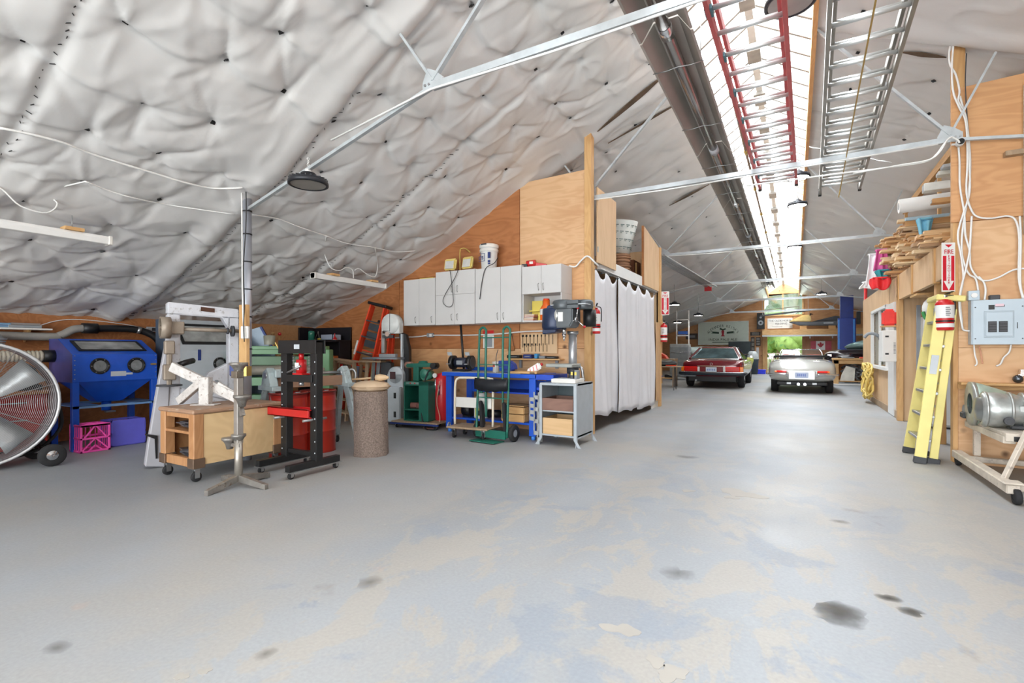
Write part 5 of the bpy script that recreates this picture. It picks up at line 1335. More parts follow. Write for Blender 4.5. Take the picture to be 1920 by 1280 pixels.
# --- wall cabinets
CABM = mat((205, 204, 203), .45, 0, .035, 3)
def cabinet(x0, x1, z0, z1, doors, label, hy=.1):
    t = thing('upper_cabinet', label, 'cabinet', (x0, 6.15, z0)); w = x1 - x0; h = z1 - z0
    for (a, b_, c, d, hx, hz) in doors:
        q = MB().b2((a * w + .002, -.018, c * h + .002), (b_ * w - .002, 0, d * h - .002)).o('door', CABM, t, .002)
        X_ = hx * w; Z_ = hz * h
        MB().tube(arc([(X_, -.019, Z_ - .05), (X_ + .004, -.045, Z_ - .03), (X_ - .004, -.045, Z_ + .03), (X_, -.019, Z_ + .05)], 4), .005, 6).o('handle', mat((176, 176, 174), .3, .6), q)
    return t, w, h
def carcass(t, w, h, z0=0): MB().b2((0, 0, z0), (w, .36, h)).o('carcass', CABM, t, .002)
t, w, h = cabinet(-5.60, -4.94, 1.59, 2.34, [(0, .5, 0, 1, .40, .12), (.5, 1, 0, 1, .9, .12)], 'white two-door wall cabinet, leftmost in the row'); carcass(t, w, h)
t, w, h = cabinet(-4.93, -4.18, 1.585, 2.42, [(0, .5, 0, .56, .43, .14), (.5, 1, 0, .56, .57, .14), (0, .5, .56, 1, .43, .66), (.5, 1, .56, 1, .57, .66)], 'white four-door wall cabinet with the floodlights on top'); carcass(t, w, h)
t, w, h = cabinet(-4.17, -3.38, 1.59, 2.41, [(0, .56, 0, 1, .50, .12), (.56, 1, 0, 1, .63, .12)], 'white two-door wall cabinet with the bucket on top'); carcass(t, w, h)
t, w, h = cabinet(-3.37, -2.76, 1.59, 2.375, [(0, .5, .5, 1, .44, .62), (.5, 1, .5, 1, .56, .62)], 'white wall cabinet with an open niche, rightmost in the row')
MB().b2((0, 0, h * .5), (w, .36, h)).o('carcass', CABM, t, .002); MB().b2((.0161, 0, 0), (w - .0161, .34, .018)).o('bottom_panel', CABM, t)
for xx in (0, w - .016): MB().b2((xx, 0, 0), (xx + .016, .34, h * .5 - .0005)).o('side_panel', CABM, t)
MB().b2((0, .3405, 0), (w, .36, h * .5 - .0005)).o('back_panel', CABM, t)
bt = thing('cleaner_bottle', 'orange bottle with a white label in the open cabinet niche', 'bottle', (-3.05, 6.27, 1.609)); MB().lathe([(.001, 0), (.085, 0), (.09, .01), (.09, .17), (.05, .23), (.05, .29), (.001, .29)], n=20).o('bottle', mat((240, 110, 40), .35), bt); MB().lathe([(.0915, .08), (.0915, .16)], n=20).o('label', WHITE, bt); MB().cyl((0, 0, .29), (0, 0, .31), .045).o('cap', ORANGE, bt)
for k in range(5):
    q = tag(MB().b2((0, 0, 0), (.16, .12, .018)).o('sandpaper_stack', [mat((190, 120, 100), .7), mat((206, 170, 120), .7), mat((150, 96, 80), .7)][k % 3], None, .002), 'sheet pack of sandpaper in the pile at the niche, number %s from below' % ['one', 'two', 'three', 'four', 'five'][k] if False else 'brown sandpaper pack in the low pile at the front of the niche', 'sandpaper', 'sandpaper packs in the cabinet niche', (-3.36 + .004 * k, 6.16, 1.609 + k * .0185))
    MB().b2((.01, -.002, .004), (.15, 0, .012)).o('edge', OFFW, q)
hb = thing('brush_rack', 'small yellow rack of brushes in the open cabinet niche', 'rack', (-3.29, 6.30, 1.609)); MB().b2((-.05, 0, 0), (.12, .1, .02)).b2((-.05, .09, 0), (.12, .1, .3)).b2((-.05, 0, .14), (.12, .1, .155)).o('rack_frame', YELLOW, hb)
for k in range(6): MB().cyl((-.03 + k * .026, .03, .02), (-.03 + k * .026, .03, .09), .009).o('brush', [RED, YELLOW, ORANGE][k % 3], hb)
tag(MB().b2((0, 0, 0), (.07, .07, .12)).o('spray_can', YELLOW, None, .01), 'yellow box beside the orange bottle in the niche', 'box', None, (-3.17, 6.24, 1.609))
# things on the cabinets
t = thing('floodlight_pair', 'pair of yellow work floodlights on a bent stand on top of the cabinets', 'work light', (pY(868, 6.3), 6.32, 2.421))
MB().tube(arc([(-.02, 0, .0), (-.06, 0, .02), (-.07, 0, .1), (-.07, 0, .33), (-.05, 0, .37), (.02, .02, .37), (.1, .04, .3)], 5), .012, 8).o('stand', BRASS, t)
for x, a in ((-.21, 8), (.12, -6)):
    q = MB().box((x, -.06, .125), (.21, .06, .19), (-12, 0, a)).o('lamp_housing', mat((216, 196, 120), .4), t, .02, seg=2)
    MB().box((x, -.096, .117), (.15, .01, .13), (-12, 0, a)).o('lens', mat((200, 200, 196), .15), q, .004)
tag(MB().tube(arc([(pY(862, 6.14), 6.10, 2.43), (pY(855, 6.12), 6.09, 2.3), (pY(833, 6.12), 6.09, 1.98), (pY(842, 6.12), 6.09, 1.86), (pY(852, 6.12), 6.09, 1.93), (pY(848, 6.12), 6.09, 2.3), (pY(845, 6.12), 6.10, 2.43)], 8), .005, 6).o('looped_cord', BLACK), 'thin black cord hanging in a loop over the four-door cabinet', 'cord')
t = thing('plastic_bucket', 'white plastic bucket with blue print standing on the cabinets', 'bucket', (pY(917, 6.33), 6.33, 2.411))
MB().lathe([(.001, 0), (.115, 0), (.135, .34), (.142, .35), (.142, .36), (.135, .365), (.001, .365)], n=28).o('pail', WHITE, t); MB().lathe([(.147, .33), (.15, .37), (.14, .385), (.001, .385)], n=28).o('lid', OFFW, t); MB().lathe([(.139, .27), (.144, .275), (.144, .31), (.14, .315)], n=28).o('rib', OFFW, t)
INK = mat((40, 60, 120), .5)
b = MB(); b.box((0, -.152, .372), (.09, .02, .018)); b.o('grip_slot', DKGREY, t)
b = MB(); b.b2((-.1, -.136, .12), (.0, -.128, .125)).b2((-.1, -.136, .235), (0, -.128, .24)).b2((-.0, -.138, .12), (.005, -.13, .24)); b.o('print_frame', INK, t)
text('ds', .11, INK, t, (-.055, -.138, .18), name='print_letters', sx=.9)
b = MB().b2((.06, -.132, .16), (.1, -.118, .25)).b2((.06, -.13, .07), (.095, -.116, .09)).b2((.06, -.13, .10), (.095, -.116, .13)); b.o('print_block', INK, t)
tag(MB().tube(arc([(pY(935, 6.15), 6.13, 2.55), (pY(928, 6.14), 6.12, 2.47), (pY(912, 6.13), 6.11, 2.40), (pY(905, 6.13), 6.11, 2.2), (pY(901, 6.13), 6.11, 1.95)], 8), .006, 6).o('dangling_cord', BLACK), 'short black cord hanging from the bucket over the cabinet door', 'cord')
t = thing('cordless_sander', 'red power tool lying on top of the rightmost cabinet', 'tool', (pY(1000, 6.3), 6.3, 2.376), 15)
MB().cyl((-.10, 0, .06), (.04, 0, .07), .05).box((.1, 0, .04), (.2, .06, .05), (0, 10, 0)).o('body', RED, t, .006); MB().box((-.12, -.02, .03), (.08, .08, .05)).o('base', BLACK, t); MB().box((-.02, -.055, .07), (.05, .004, .035)).o('label', OFFW, t)
tag(MB().b2((0, 0, 0), (.28, .07, .02)).o('folding_ruler', YELLOW, None, .003), 'long yellow strip lying on top of the leftmost cabinet', 'ruler', None, (-5.32, 6.2, 2.341))
tag(MB().tube(arc([(-2.76, 6.4, 2.38), (-2.68, 6.45, 2.37), (-2.6, 6.46, 2.45), (-2.5, 6.45, 2.5), (-2.42, 6.5, 2.42), (-2.40, 6.6, 2.38)], 5), .012, 8).o('white_cable', WHITE), 'white cable looping from the cabinets round the corner post', 'cable')
# conduit along the wall with outlet
tag(MB().tube(arc([(-7.0, 6.49, 1.16), (-6.8, 6.49, 1.12), (-6.55, 6.49, 1.18), (-6.5, 6.49, 1.34), (-6.3, 6.49, 1.40), (-5.6, 6.49, 1.42), (-5.33, 6.49, 1.44), (-4.6, 6.49, 1.43), (-4.0, 6.49, 1.44), (-3.5, 6.49, 1.47), (-2.9, 6.49, 1.47)], 5), .012, 8).o('wall_cable', WHITE), 'white cable running along the plywood wall behind the benches', 'cable')
for x, z, l in ((-5.33, 1.44, 'grey outlet box on the plywood wall between band saw and bench'), (-7.05, 1.16, 'grey outlet box on the plywood wall left of the ladders')):
    t = thing('outlet_box', l, 'outlet', (x, 6.49, z)); MB().box((0, 0, 0), (.13, .04, .07)).o('box', GREY, t, .004); MB().box((.02, -.022, 0), (.05, .004, .045)).o('socket', WHITE, t)
t = thing('outlet_box', 'grey outlet box on the plywood wall above the blue cabinet hose', 'outlet', (-8.28, 3.65, 1.5), 90); MB().box((0, 0, 0), (.14, .04, .07)).o('box', LGREY, t, .004); MB().box((.02, -.022, 0), (.06, .004, .045)).o('socket', DKGREY, t)
tag(MB().tube(arc([(-8.28, 2.2, 1.38), (-8.28, 2.5, 1.55), (-8.28, 2.8, 1.6), (-8.28, 3.3, 1.56), (-8.28, 3.6, 1.5)], 5), .006, 6).o('white_cable', WHITE), 'thin white cable looping along the left wall to the outlet', 'cable')
# ================================================================ STORAGE PARTITION AND CEILING
def pYz(u, v, Y):
    k = (u - 960) / 920; d = Y / (SS * k + CC)
    return (d * (CC * k - SS), Y, 1.2 + (655 - v) * d / 920)
def roofhit(u, v, off=0.03):
    """where the line of sight through a pixel meets the blanket"""
    k = (u - 960) / 920; d = 1.0
    while d < 30:
        X = d * (CC * k - SS); Y = d * (SS * k + CC); z = 1.2 + (655 - v) * d / 920
        zr = float(roofz(X, Y))
        if X < -1.2 and Y < 7.8 and Y > -.2: zr = z1(X, Y)[0]
        elif X > .2 and 1 < Y < 10.6: zr = z3(X, Y)[0]
        if z > zr - off: return (X, Y, z)
        d += .01
    return (X, Y, z)

# curtains
CURT = mat((226, 226, 230), .6, 0, .03, 4, bump=.25, bscale=18)
def curtain(y0, y1, zb0, zb1, label, seed, ztop=2.36, x=-2.485):
    t = thing('tarp_curtain', label, 'curtain', (x, y0, 0), group=None)
    r_ = random.Random(seed); nx, nz = 60, 26; vs = []
    ph = [r_.uniform(0, 6) for _ in range(4)]
    for i in range(nx + 1):
        a = i / nx; y = (y1 - y0) * a
        sc = abs(math.sin(math.pi * a * 2)) ** 1.5
        top = ztop - .13 * sc; bot = zb0 + (zb1 - zb0) * a + .02 * math.sin(a * 9 + ph[0])
        for j in range(nz + 1):
            q = j / nz; z = bot + (top - bot) * q
            fold = .020 * math.sin(a * 7 + ph[1] + .8 * math.sin(q * 3)) * (.45 + .55 * (1 - q)) + .007 * math.sin(a * 23 + ph[2] + 2 * q) + .008 * math.sin(q * 8 + a * 5)
            fold += .03 * abs(math.sin(math.pi * a * 2)) * q ** 5
            vs.append((fold + .02 * (1 - q), y, z))
    m = MB(); m.add(vs, [(i * (nz + 1) + j, (i + 1) * (nz + 1) + j, (i + 1) * (nz + 1) + j + 1, i * (nz + 1) + j + 1) for i in range(nx) for j in range(nz)], True)
    ob = m.o('sheet', CURT, t); ob.modifiers.new('s', 'SOLIDIFY').thickness = .004
    for k in range(4): MB().cyl((-.03, (y1 - y0) * k / 3, ztop - .03), (.02, (y1 - y0) * k / 3, ztop - .02), .009).o('grommet', DKGREY, t)
curtain(6.66, 7.72, .24, .20, 'white tarp curtain closest to the corner post of the storage', 1)
curtain(7.66, 8.86, .20, .14, 'white tarp curtain in the middle of the storage front', 2, x=-2.46)
curtain(8.90, 10.18, .12, .08, 'white tarp curtain at the far end of the storage front', 5)
tag(MB().b2((0, 0, 0), (.02, .28, 1.62)).o('plywood_strip', wood((206, 166, 122), (184, 140, 96), 'Z', 3, 'strip_wood', knots=False), None, .002), 'narrow brown plywood strip leaning at the far end of the curtains', 'board', None, (-2.47, 10.2, .14))
tag(MB().b2((0, 0, 0), (.02, .5, .16)).o('kick_board', OFFW, None, .002), 'low white board on the floor at the far end of the curtains', 'board', None, (-2.52, 10.0, .0))
tag(MB().cyl((-2.55, 6.66, 2.385), (-2.55, 10.48, 2.385), .012).o('curtain_rail', STEEL), 'steel rail carrying the white tarp curtains', 'rail')
# loft doors
t = thing('loft_door', 'pale plywood loft door next to the corner post, above the curtains', 'door', (-2.49, 6.77, 2.46)); MB().b2((0, 0, 0), (.02, .85, 1.09)).o('panel', PLYP, t, .002)
for z in (.15, .9): MB().b2((.02, -.01, z), (.024, .03, z + .08)).o('hinge', STEEL, t)
t = thing('loft_door', 'pale plywood loft door at the far end, above the curtains', 'door', (-2.49, 9.30, 2.42)); MB().prism([(0, 0), (1.28, 0), (1.28, .90), (.0, 1.12)], 0, .02, 'X').o('panel', PLYP, t, .002); MB().b2((-.02, -.03, 0), (.02, .0, 1.12)).o('edge_frame', OAK, t)
for z in (.15, .9): MB().b2((.02, 1.22, z), (.024, 1.26, z + .08)).o('hinge', STEEL, t)
# loft contents
t = thing('printed_drum', 'big tapered white drum wrapped in printed paper in the loft above the curtains', 'drum', (-2.93, 9.25, 3.06), 0, rx=4, ry=8)
MB().lathe([(.001, 0), (.19, 0), (.28, .60), (.26, .60), (.001, .58)], n=30).o('shell', mat((224, 230, 228), .6, 0, .04), t)
INKG = mat((110, 130, 130), .6)
for zz, s_ in ((.1, .05), (.24, .07), (.38, .06), (.5, .07)):
    rr_ = .192 + .15 * zz
    for a in range(-115, 40, 22):
        q = MB().b2((-.04, -.003, 0), (.03, 0, .014)).b2((-.03, -.003, -.03), (.0, 0, -.018)).o('printed_mark', INKG, t); q.location = (rr_ * math.cos(R(a)) * 1.01, rr_ * math.sin(R(a)) * 1.01, zz); q.rotation_euler = (R(-14), 0, R(a + 90))
for i in range(21):
    q = tag(MB().lathe([(.001, 0), (.19 - .012 * (i % 3), 0), (.20 - .012 * (i % 3), .016), (.17, .026), (.001, .026)], n=24).o('planter_plate', [mat((190, 150, 120), .5), mat((150, 112, 86), .5)][i % 2]), 'round brown rimmed plate in the loft stack', 'plate', 'round plates stacked in the loft', (-2.90, 9.22, 2.441 + i * .0275))
for i in range(6):
    tag(MB().lathe([(.001, 0), (.17, 0), (.18, .02), (.15, .03), (.001, .03)], n=24).o('planter_plate', mat((130, 96, 74), .5)), 'round dark plate in the smaller loft stack left of the big one', 'plate', 'smaller stack of round plates', (-2.80, 8.72, 2.441 + i * .0315))
t = thing('loft_box', 'dark brown wooden box at the back of the loft', 'box', (-3.35, 10.15, 2.441)); MB().b2((-.3, -.2, 0), (.5, .3, .6)).o('box', mat((110, 62, 34), .6, 0, .2), t, .005); MB().b2((.5, -.1, .05), (.52, -.04, .55)).o('batten', PINE, t)
tag(MB().b2((0, 0, 0), (.3, .4, .1)).o('grey_case', DKGREY, None, .02), 'dark grey case lying at the loft edge beside the far loft door', 'case', None, (-2.9, 9.5, 2.441))

# roof trusses -----------------------------------------------------------
TS = mat((186, 192, 196), .45, .3, .12, 9)
def truss(Y, label, cable=True):
    t = thing('roof_truss', label, 'truss', (0, Y, 0)); D = float(dz(Y)) * .55
    zc = 3.38 + D
    gl, gr_ = -2.6, 1.4
    MB().bar((gl, 0, zc), (gr_, 0, zc), .045, .055).o('bottom_chord', TS, t)
    def rz(x): return float(roofz(x, Y)) - .08
    for s, g0, xo, xi, xe in ((-1, gl, -2.95, -1.22, -5.2), (1, gr_, 1.75, .22, 4.0)):
        p = MB(); p.prism([(g0 - .10, zc - .02), (g0 + .10, zc - .02), (g0 + .10, zc + .06), (g0 + .03, zc + .12), (g0 - .05 , zc + .16), (g0 - .10, zc + .05)], -.012, .012, 'Y'); p.o('gusset_plate', TS, t)
        b_ = MB()
        for q in (-.07, -.03, .04, .08): b_.cyl((g0 + q, -.022, zc + .02), (g0 + q, .02, zc + .02), .011, n=6)
        b_.o('bolts', STEEL, t, kind='stuff')
        MB().bar((g0, 0, zc + .05), (xo, 0, rz(xo)), .035, .02).o('web_strut', TS, t)
        MB().bar((g0, 0, zc + .05), (xi, 0, rz(xi) + .05), .04, .025).o('web_strut', TS, t)
        ze = min(2.98 + D, rz(xe) - .02) if s < 0 else min(3.0 + D, rz(xe))
        MB().bar((g0, 0, zc), (xe, 0, ze), .035, .03).o('outer_tie', TS, t)
    if cable: MB().tube([(gl - 1.2, -.03, zc - .2), (gl, -.03, zc - .035), (-1.5, -.03, zc - .06), (0, -.03, zc - .045), (1.3, -.03, zc - .035)], .009, 6).o('clipped_cable', WHITE, t)
    return t
for Y, l in zip((3.2, 6.7, 11.6, 16.3, 21.0, 25.6), ('nearest galvanised roof truss, joined to the grey post', 'second roof truss, passing the corner post and loft door', 'third roof truss, passing the far loft door', 'fourth roof truss, in front of the two cars', 'fifth roof truss, above the parked cars', 'farthest roof truss, close to the end wall')):
    truss(Y, l)

# radiant tube heater ------------------------------------------------------
HT = mat((172, 166, 158), .42, .3, .14, 1.5)
t = thing('radiant_heater', 'long metal radiant tube heater hanging under the ridge along the hall', 'heater', (-.945, 0, 3.9))
n = 8
for i in range(n):
    y0, y1 = 1.4 + i * 2.85, 1.4 + (i + 1) * 2.85 - .02
    b = MB(); q = [(-.21, -.05), (-.205, -.05), (-.10, .10), (.10, .10), (.205, -.05), (.21, -.05), (.105, .106), (-.105, .106)]
    b.prism([(-.22, -.06), (-.20, -.06), (-.10, .09), (.10, .09), (.20, -.06), (.22, -.06), (.11, .105), (-.11, .105)], y0, y1, 'Y'); b.o('reflector', HT, t)
    MB().cyl((0, y0, .0), (0, y1 + .02, .0), .05, n=18).o('burner_tube', mat((150, 146, 142), .22, .9, .1, 2), t)
    if i: MB().cyl((0, y0 - .08, 0), (0, y0 + .08, 0), .058, n=18).o('coupling', CHROME if i % 2 else LGREY, t)
    for yy in (y0 + .5, y0 + 1.9):
        b = MB(); b.tube([(-.23, yy, -.065), (-.1, yy, -.07), (0, yy, -.058), (.1, yy, -.07), (.23, yy, -.065)], .005, 5); b.tube([(-.2, yy, -.06), (-.15, yy, .2), (-.15, yy, .55)], .004, 5); b.tube([(.2, yy, -.06), (.2, yy, .2), (.2, yy, .7)], .004, 5); b.o('wire_hanger', STEEL, t)
# gas pipe beside it
t = thing('gas_pipe', 'thin brown gas pipe running beside the heater along the skylight', 'pipe', (-.62, 0, 4.1))
MB().cyl((0, 1.2, 0), (0, 24, 0), .016, n=8).o('pipe', mat((140, 116, 98), .5, .4), t)
for i in range(9): MB().cyl((0, 2.2 + i * 1.9, 0), (0, 2.34 + i * 1.9, 0), .026, n=8).o('fitting', BRASS, t)
# ladders lying on the trusses
def flat_ladder(label, x0, y0, x1, y1, w, railm, rungm, z, double=True, clips=False):
    L_ = math.hypot(x1 - x0, y1 - y0); a = math.degrees(math.atan2(-(x1 - x0), y1 - y0))
    t = thing('extension_ladder', label, 'ladder', (x0, y0, z), a)
    for s in (-1, 1):
        b = MB(); b.b2((s * w / 2 - .014, 0, -.04), (s * w / 2 + .014, L_, .04)); b.o('rail', railm, t, .003)
        if double: MB().b2((s * (w / 2 - .035) - .012, -.3, .05), (s * (w / 2 - .035) + .012, L_ - .3, .12)).o('fly_rail', railm, t, .003)
        MB().b2((s * w / 2 - .02, L_, -.05), (s * w / 2 + .02, L_ + .05, .05)).o('foot', RUBBER, t)
    k = 0; y = .15
    while y < L_:
        MB().cyl((-w / 2, y, 0), (w / 2, y, 0), .018, n=8).o('rung', rungm, t)
        if double: MB().cyl((-w / 2 + .03, y + .13, .085), (w / 2 - .03, y + .13, .085), .018, n=8).o('rung', rungm, t)
        if clips and k % 2 == 0: MB().b2((-w / 2 - .02, y - .05, -.03), (-w / 2 + .03, y + .05, .0)).o('rung_plate', mat((80, 120, 130), .5), t)
        y += .305; k += 1
    return t
RR = mat((196, 92, 92), .5, 0, .12)
ALU = mat((214, 216, 216), .3, .6, .05)
flat_ladder('red fibreglass extension ladder lying on the trusses beside the heater', -.33, .9, -.20, 7.66, .44, RR, ALU, 3.47, True, True)
flat_ladder('wide aluminium extension ladder lying on the trusses right of the red one', .36, .9, .55, 8.35, .47, mat((150, 146, 138), .35, .6, .1), ALU, 3.47)
tag(MB().tube(arc([(.42, 3.0, 3.36), (.46, 5, 3.35), (.52, 7.4, 3.36), (.5, 7.7, 3.2), (.52, 7.9, 3.3)]), .006, 6).o('yellow_cord', BRASS), 'yellow cord tied below the aluminium ladder', 'cord')
# pipe bundle on the trusses
for i in range(10):
    tag(MB().cyl((0, 0, 0), (.25, 6.3 - .2 * (i % 3), 0), .022, n=8).o('metal_pipe', STEEL), 'thin grey pipe in the bundle lying on the trusses beyond the loft doors', 'pipe', 'pipe bundle on the trusses', (-2.75 + (i % 7) * .05, 10.75 + .06 * (i % 4), 3.24 + .045 * (i // 7)))
t = thing('red_flag_tag', 'small red plastic marker hanging at the end of the pipe bundle', 'marker', (-2.45, 17.0, 3.22)); MB().b2((-.1, 0, -.12), (.12, .02, .1)).o('flag', RED, t); MB().cyl((0, .0, .1), (0, 0, .14), .01).o('tie', BLACK, t)

# lamps ---------------------------------------------------------------------
LENS_ON = emit((255, 252, 244), 50.0); LENS_OFF = mat((150, 146, 140), .3, 0, .1)
def highbay(x, y, z, label, on, ztop=None, r_=.19):
    t = thing('high_bay_lamp', label, 'lamp', (x, y, z))
    MB().lathe([(.001, .10), (.07, .10), (.09, .05), (r_ * .96, .03), (r_, .01), (r_, -.015), (r_ * .9, -.02), (r_ * .86, .0)], n=36).o('housing', mat((44, 46, 52), .4, .3), t)
    b = MB()
    for i in range(24):
        a = i * 2 * math.pi / 24; b.bar((.09 * math.cos(a), .09 * math.sin(a), .05), (r_ * .95 * math.cos(a), r_ * .95 * math.sin(a), .03), .006, .03)
    b.o('cooling_fins', DKGREY, t, kind='stuff')
    MB().cyl((0, 0, -.012), (0, 0, .0), r_ * .86, n=36).o('lens', LENS_ON if on else LENS_OFF, t)
    zt = ztop or float(roofz(x, y)) - .02
    b = MB(); k = 0; q = z + .1
    L_ = zt - z
    b.cyl((0, 0, .1), (0, 0, .14), .03); zz = .14
    while zz < L_ - .03:
        b.ring((0, 0, zz + .018), .012, .004, 'X' if k % 2 else 'Y', 8, 4); zz += .028; k += 1
    b.o('chain', WHITE if not on else STEEL, t)
    return t
highbay(-4.17, 3.2, 2.84, 'unlit black high bay lamp hanging by white chain from the nearest truss on the left', False, 3.12)
highbay(-.03, 4.55, 4.0, 'big high bay lamp cut by the top edge between the two ladders', False, 4.9)
highbay(.05, 9.9, 4.2, 'lit high bay lamp just right of the red ladder end', True, 4.95)
highbay(.05, 12.0, 4.25, 'lit high bay lamp second from the red ladder end', True, 4.9)
highbay(.0, 16.0, 4.1, 'lit high bay lamp third down the skylight', True, 4.7)
highbay(.9, 22.5, 3.35, 'lit high bay lamp near the blue lift', True, 4.0)
highbay(-3.6, 17.5, 2.75, 'lit high bay lamp above the grey tool chest', True)
highbay(-3.3, 20.5, 2.55, 'lit high bay lamp in front of the green sign', True)
highbay(-4.3, 21.5, 2.35, 'lit high bay lamp low at the far left wall', True)
def tube_light(x, y0, y1, z, label):
    t = thing('strip_light', label, 'lamp', (x, y0, z))
    MB().prism([(-.035, -.03), (.035, -.03), (.05, .02), (.04, .045), (-.04, .045), (-.05, .02)], 0, y1 - y0, 'Y').o('diffuser_body', WHITE, t, .004)
    for e in (0, y1 - y0 - .03): MB().b2((-.052, e, -.034), (.052, e + .03, .05)).o('end_cap', OFFW, t, .004)
    for q in (.25, .8):
        yy = (y1 - y0) * q; MB().b2((-.05, yy - .07, .046), (.07, yy + .07, .075)).o('wooden_block', PINE, t)
    L_ = float(roofz(x, (y0 + y1) / 2)) - z - .03
    for q in (.25, .8): MB().cyl((0, (y1 - y0) * q, .07), (0, (y1 - y0) * q, L_ - .06), .003, n=5).o('hanger', STEEL, t)
    return t
tube_light(-5.8, .72, 2.2, 2.25, 'white strip light hanging under the blanket at the left edge')
tube_light(-5.8, 4.52, 5.9, 2.22, 'white strip light hanging under the blanket left of the wall cabinets')
def rcable(pts, r, label, m=WHITE, off=.05, name='white_cable', n=5):
    return tag(MB().tube(arc([roofhit(u, v, off) for u, v in pts], n), r, 6).o(name, m), label, 'cable')
rcable([(0, 240), (55, 251), (120, 268), (170, 288), (240, 310), (290, 325), (350, 343), (400, 353), (455, 352)], .010, 'thick white cable stapled across the blanket to the grey post')
rcable([(160, 340), (200, 356), (250, 371), (310, 383), (370, 392), (440, 402)], .007, 'thin white cable crossing the blanket to the post below the thick one')
rcable([(470, 402), (520, 410), (560, 425), (605, 440), (612, 442)], .007, 'thin white cable from the post towards the second strip light')
def hang(pts, label, r=.007): return tag(MB().tube(arc(pts, 6), r, 6).o('lamp_cable', WHITE), label, 'cable')
a_ = roofhit(160, 340); hang([a_, (-5.82, 1.75, 2.62), (-5.8, 1.8, 2.52), (-5.79, 1.72, 2.42), (-5.79, 1.55, 2.44), (-5.79, 1.42, 2.56), (-5.79, 1.3, 2.50), (-5.79, 1.25, 2.30)], 'white cable looping down to the left edge strip light')
a_ = roofhit(612, 442); hang([a_, (-5.8, 4.72, 2.58), (-5.79, 4.82, 2.38), (-5.79, 4.98, 2.36), (-5.79, 5.1, 2.42), (-5.79, 5.22, 2.40), (-5.79, 5.24, 2.28)], 'white cable looping to the left end of the second strip light')
a_ = roofhit(703, 464); hang([a_, (-5.8, 5.75, 2.56), (-5.79, 5.68, 2.36), (-5.79, 5.5, 2.38), (-5.79, 5.35, 2.44), (-5.79, 5.26, 2.40)], 'white cable looping to the right end of the second strip light')
rcable([(612, 442), (650, 456), (703, 464), (740, 472), (780, 470)], .006, 'thin white cable above the second strip light')
# open seams showing the wooden rafter
def gap(p, q, w, m, off=.012):
    P = [roofhit(p[0] + (q[0] - p[0]) * i / 10, p[1] + (q[1] - p[1]) * i / 10, off) for i in range(11)]
    b = MB(); vs = []
    for i, c in enumerate(P):
        h = w * math.sin(math.pi * min(max(i / 10, .02), .98)) / 2 + .002
        d = Vector(P[min(i + 1, 10)]) - Vector(P[max(i - 1, 0)]); sx = d.cross(Vector((0, 0, 1))).normalized()
        vs += [tuple(Vector(c) + sx * h), tuple(Vector(c) - sx * h)]
    b.add(vs, [(2 * i, 2 * i + 1, 2 * i + 3, 2 * i + 2) for i in range(10)]); o = b.o('open_seam', m, c1); o.modifiers.new('s', 'SOLIDIFY').thickness = .01
GAPM = mat((96, 78, 62), .8, 0, .3, 6)
gap((1120, 246), (1250, 136), .10, GAPM); gap((1140, 268), (1290, 182), .05, GAPM); gap((1690, 97), (1775, 107), .07, GAPM, .02)
gap((1255, 385), (1330, 345), .14, GAPM)

# ================================================================ RIGHT SIDE
def extinguisher(loc, rot, h, label, r=None):
    t = thing('fire_extinguisher', label, 'extinguisher', loc, rot); r = r or h * .16
    MB().lathe([(.001, 0), (r * .9, 0), (r, .01), (r, h * .70), (r * .8, h * .78), (r * .35, h * .82), (r * .35, h * .86), (.001, h * .86)], n=24).o('cylinder', RED, t)
    MB().box((0, 0, h * .89), (r * .7, r * .9, h * .06)).o('valve', CHROME, t, .002); MB().bar((0, r * .3, h * .92), (0, -r * 1.3, h * 1.0), r * .35, .006).bar((0, r * .3, h * .90), (0, -r * 1.2, h * .90), r * .35, .006).o('lever', BLACK, t)
    MB().lathe([(r * 1.015, h * .32), (r * 1.015, h * .66)], n=24).o('white_label', WHITE, t); MB().lathe([(r * 1.02, h * .08), (r * 1.02, h * .18)], n=24).o('white_label', WHITE, t)
    MB().lathe([(r * 1.03, h * .22), (r * 1.06, h * .24), (r * 1.03, h * .26)], n=24).o('strap', BLACK, t)
    for k in range(5): MB().b2((-r * .7, -r * 1.04, h * (.38 + .05 * k)), (-r * .08 if k % 2 else -r * .2, -r * 1.0 + .002, h * (.40 + .05 * k))).o('label_print', GREY, t)
    MB().tube(arc([(r * .3, 0, h * .9), (r * 1.1, -.01, h * .85), (r * 1.25, -.01, h * .6), (r * 1.2, -.01, h * .4)]), r * .14, 6).o('hose', BLACK, t); MB().b2((-r * .4, r, h * .4), (r * .4, r + .02, h * .6)).o('bracket', STEEL, t)
    return t
extinguisher((-2.40, 6.53, 1.42), HD, .42, 'red fire extinguisher on the corner post beside the white cabinets', .055)
extinguisher((-2.39, 10.56, 1.36), HD - 6, .46, 'red fire extinguisher at the far end of the curtained storage', .07)
extinguisher((1.365, 6.74, 1.40), HD, .40, 'big red fire extinguisher above the yellow stepladder', .078)
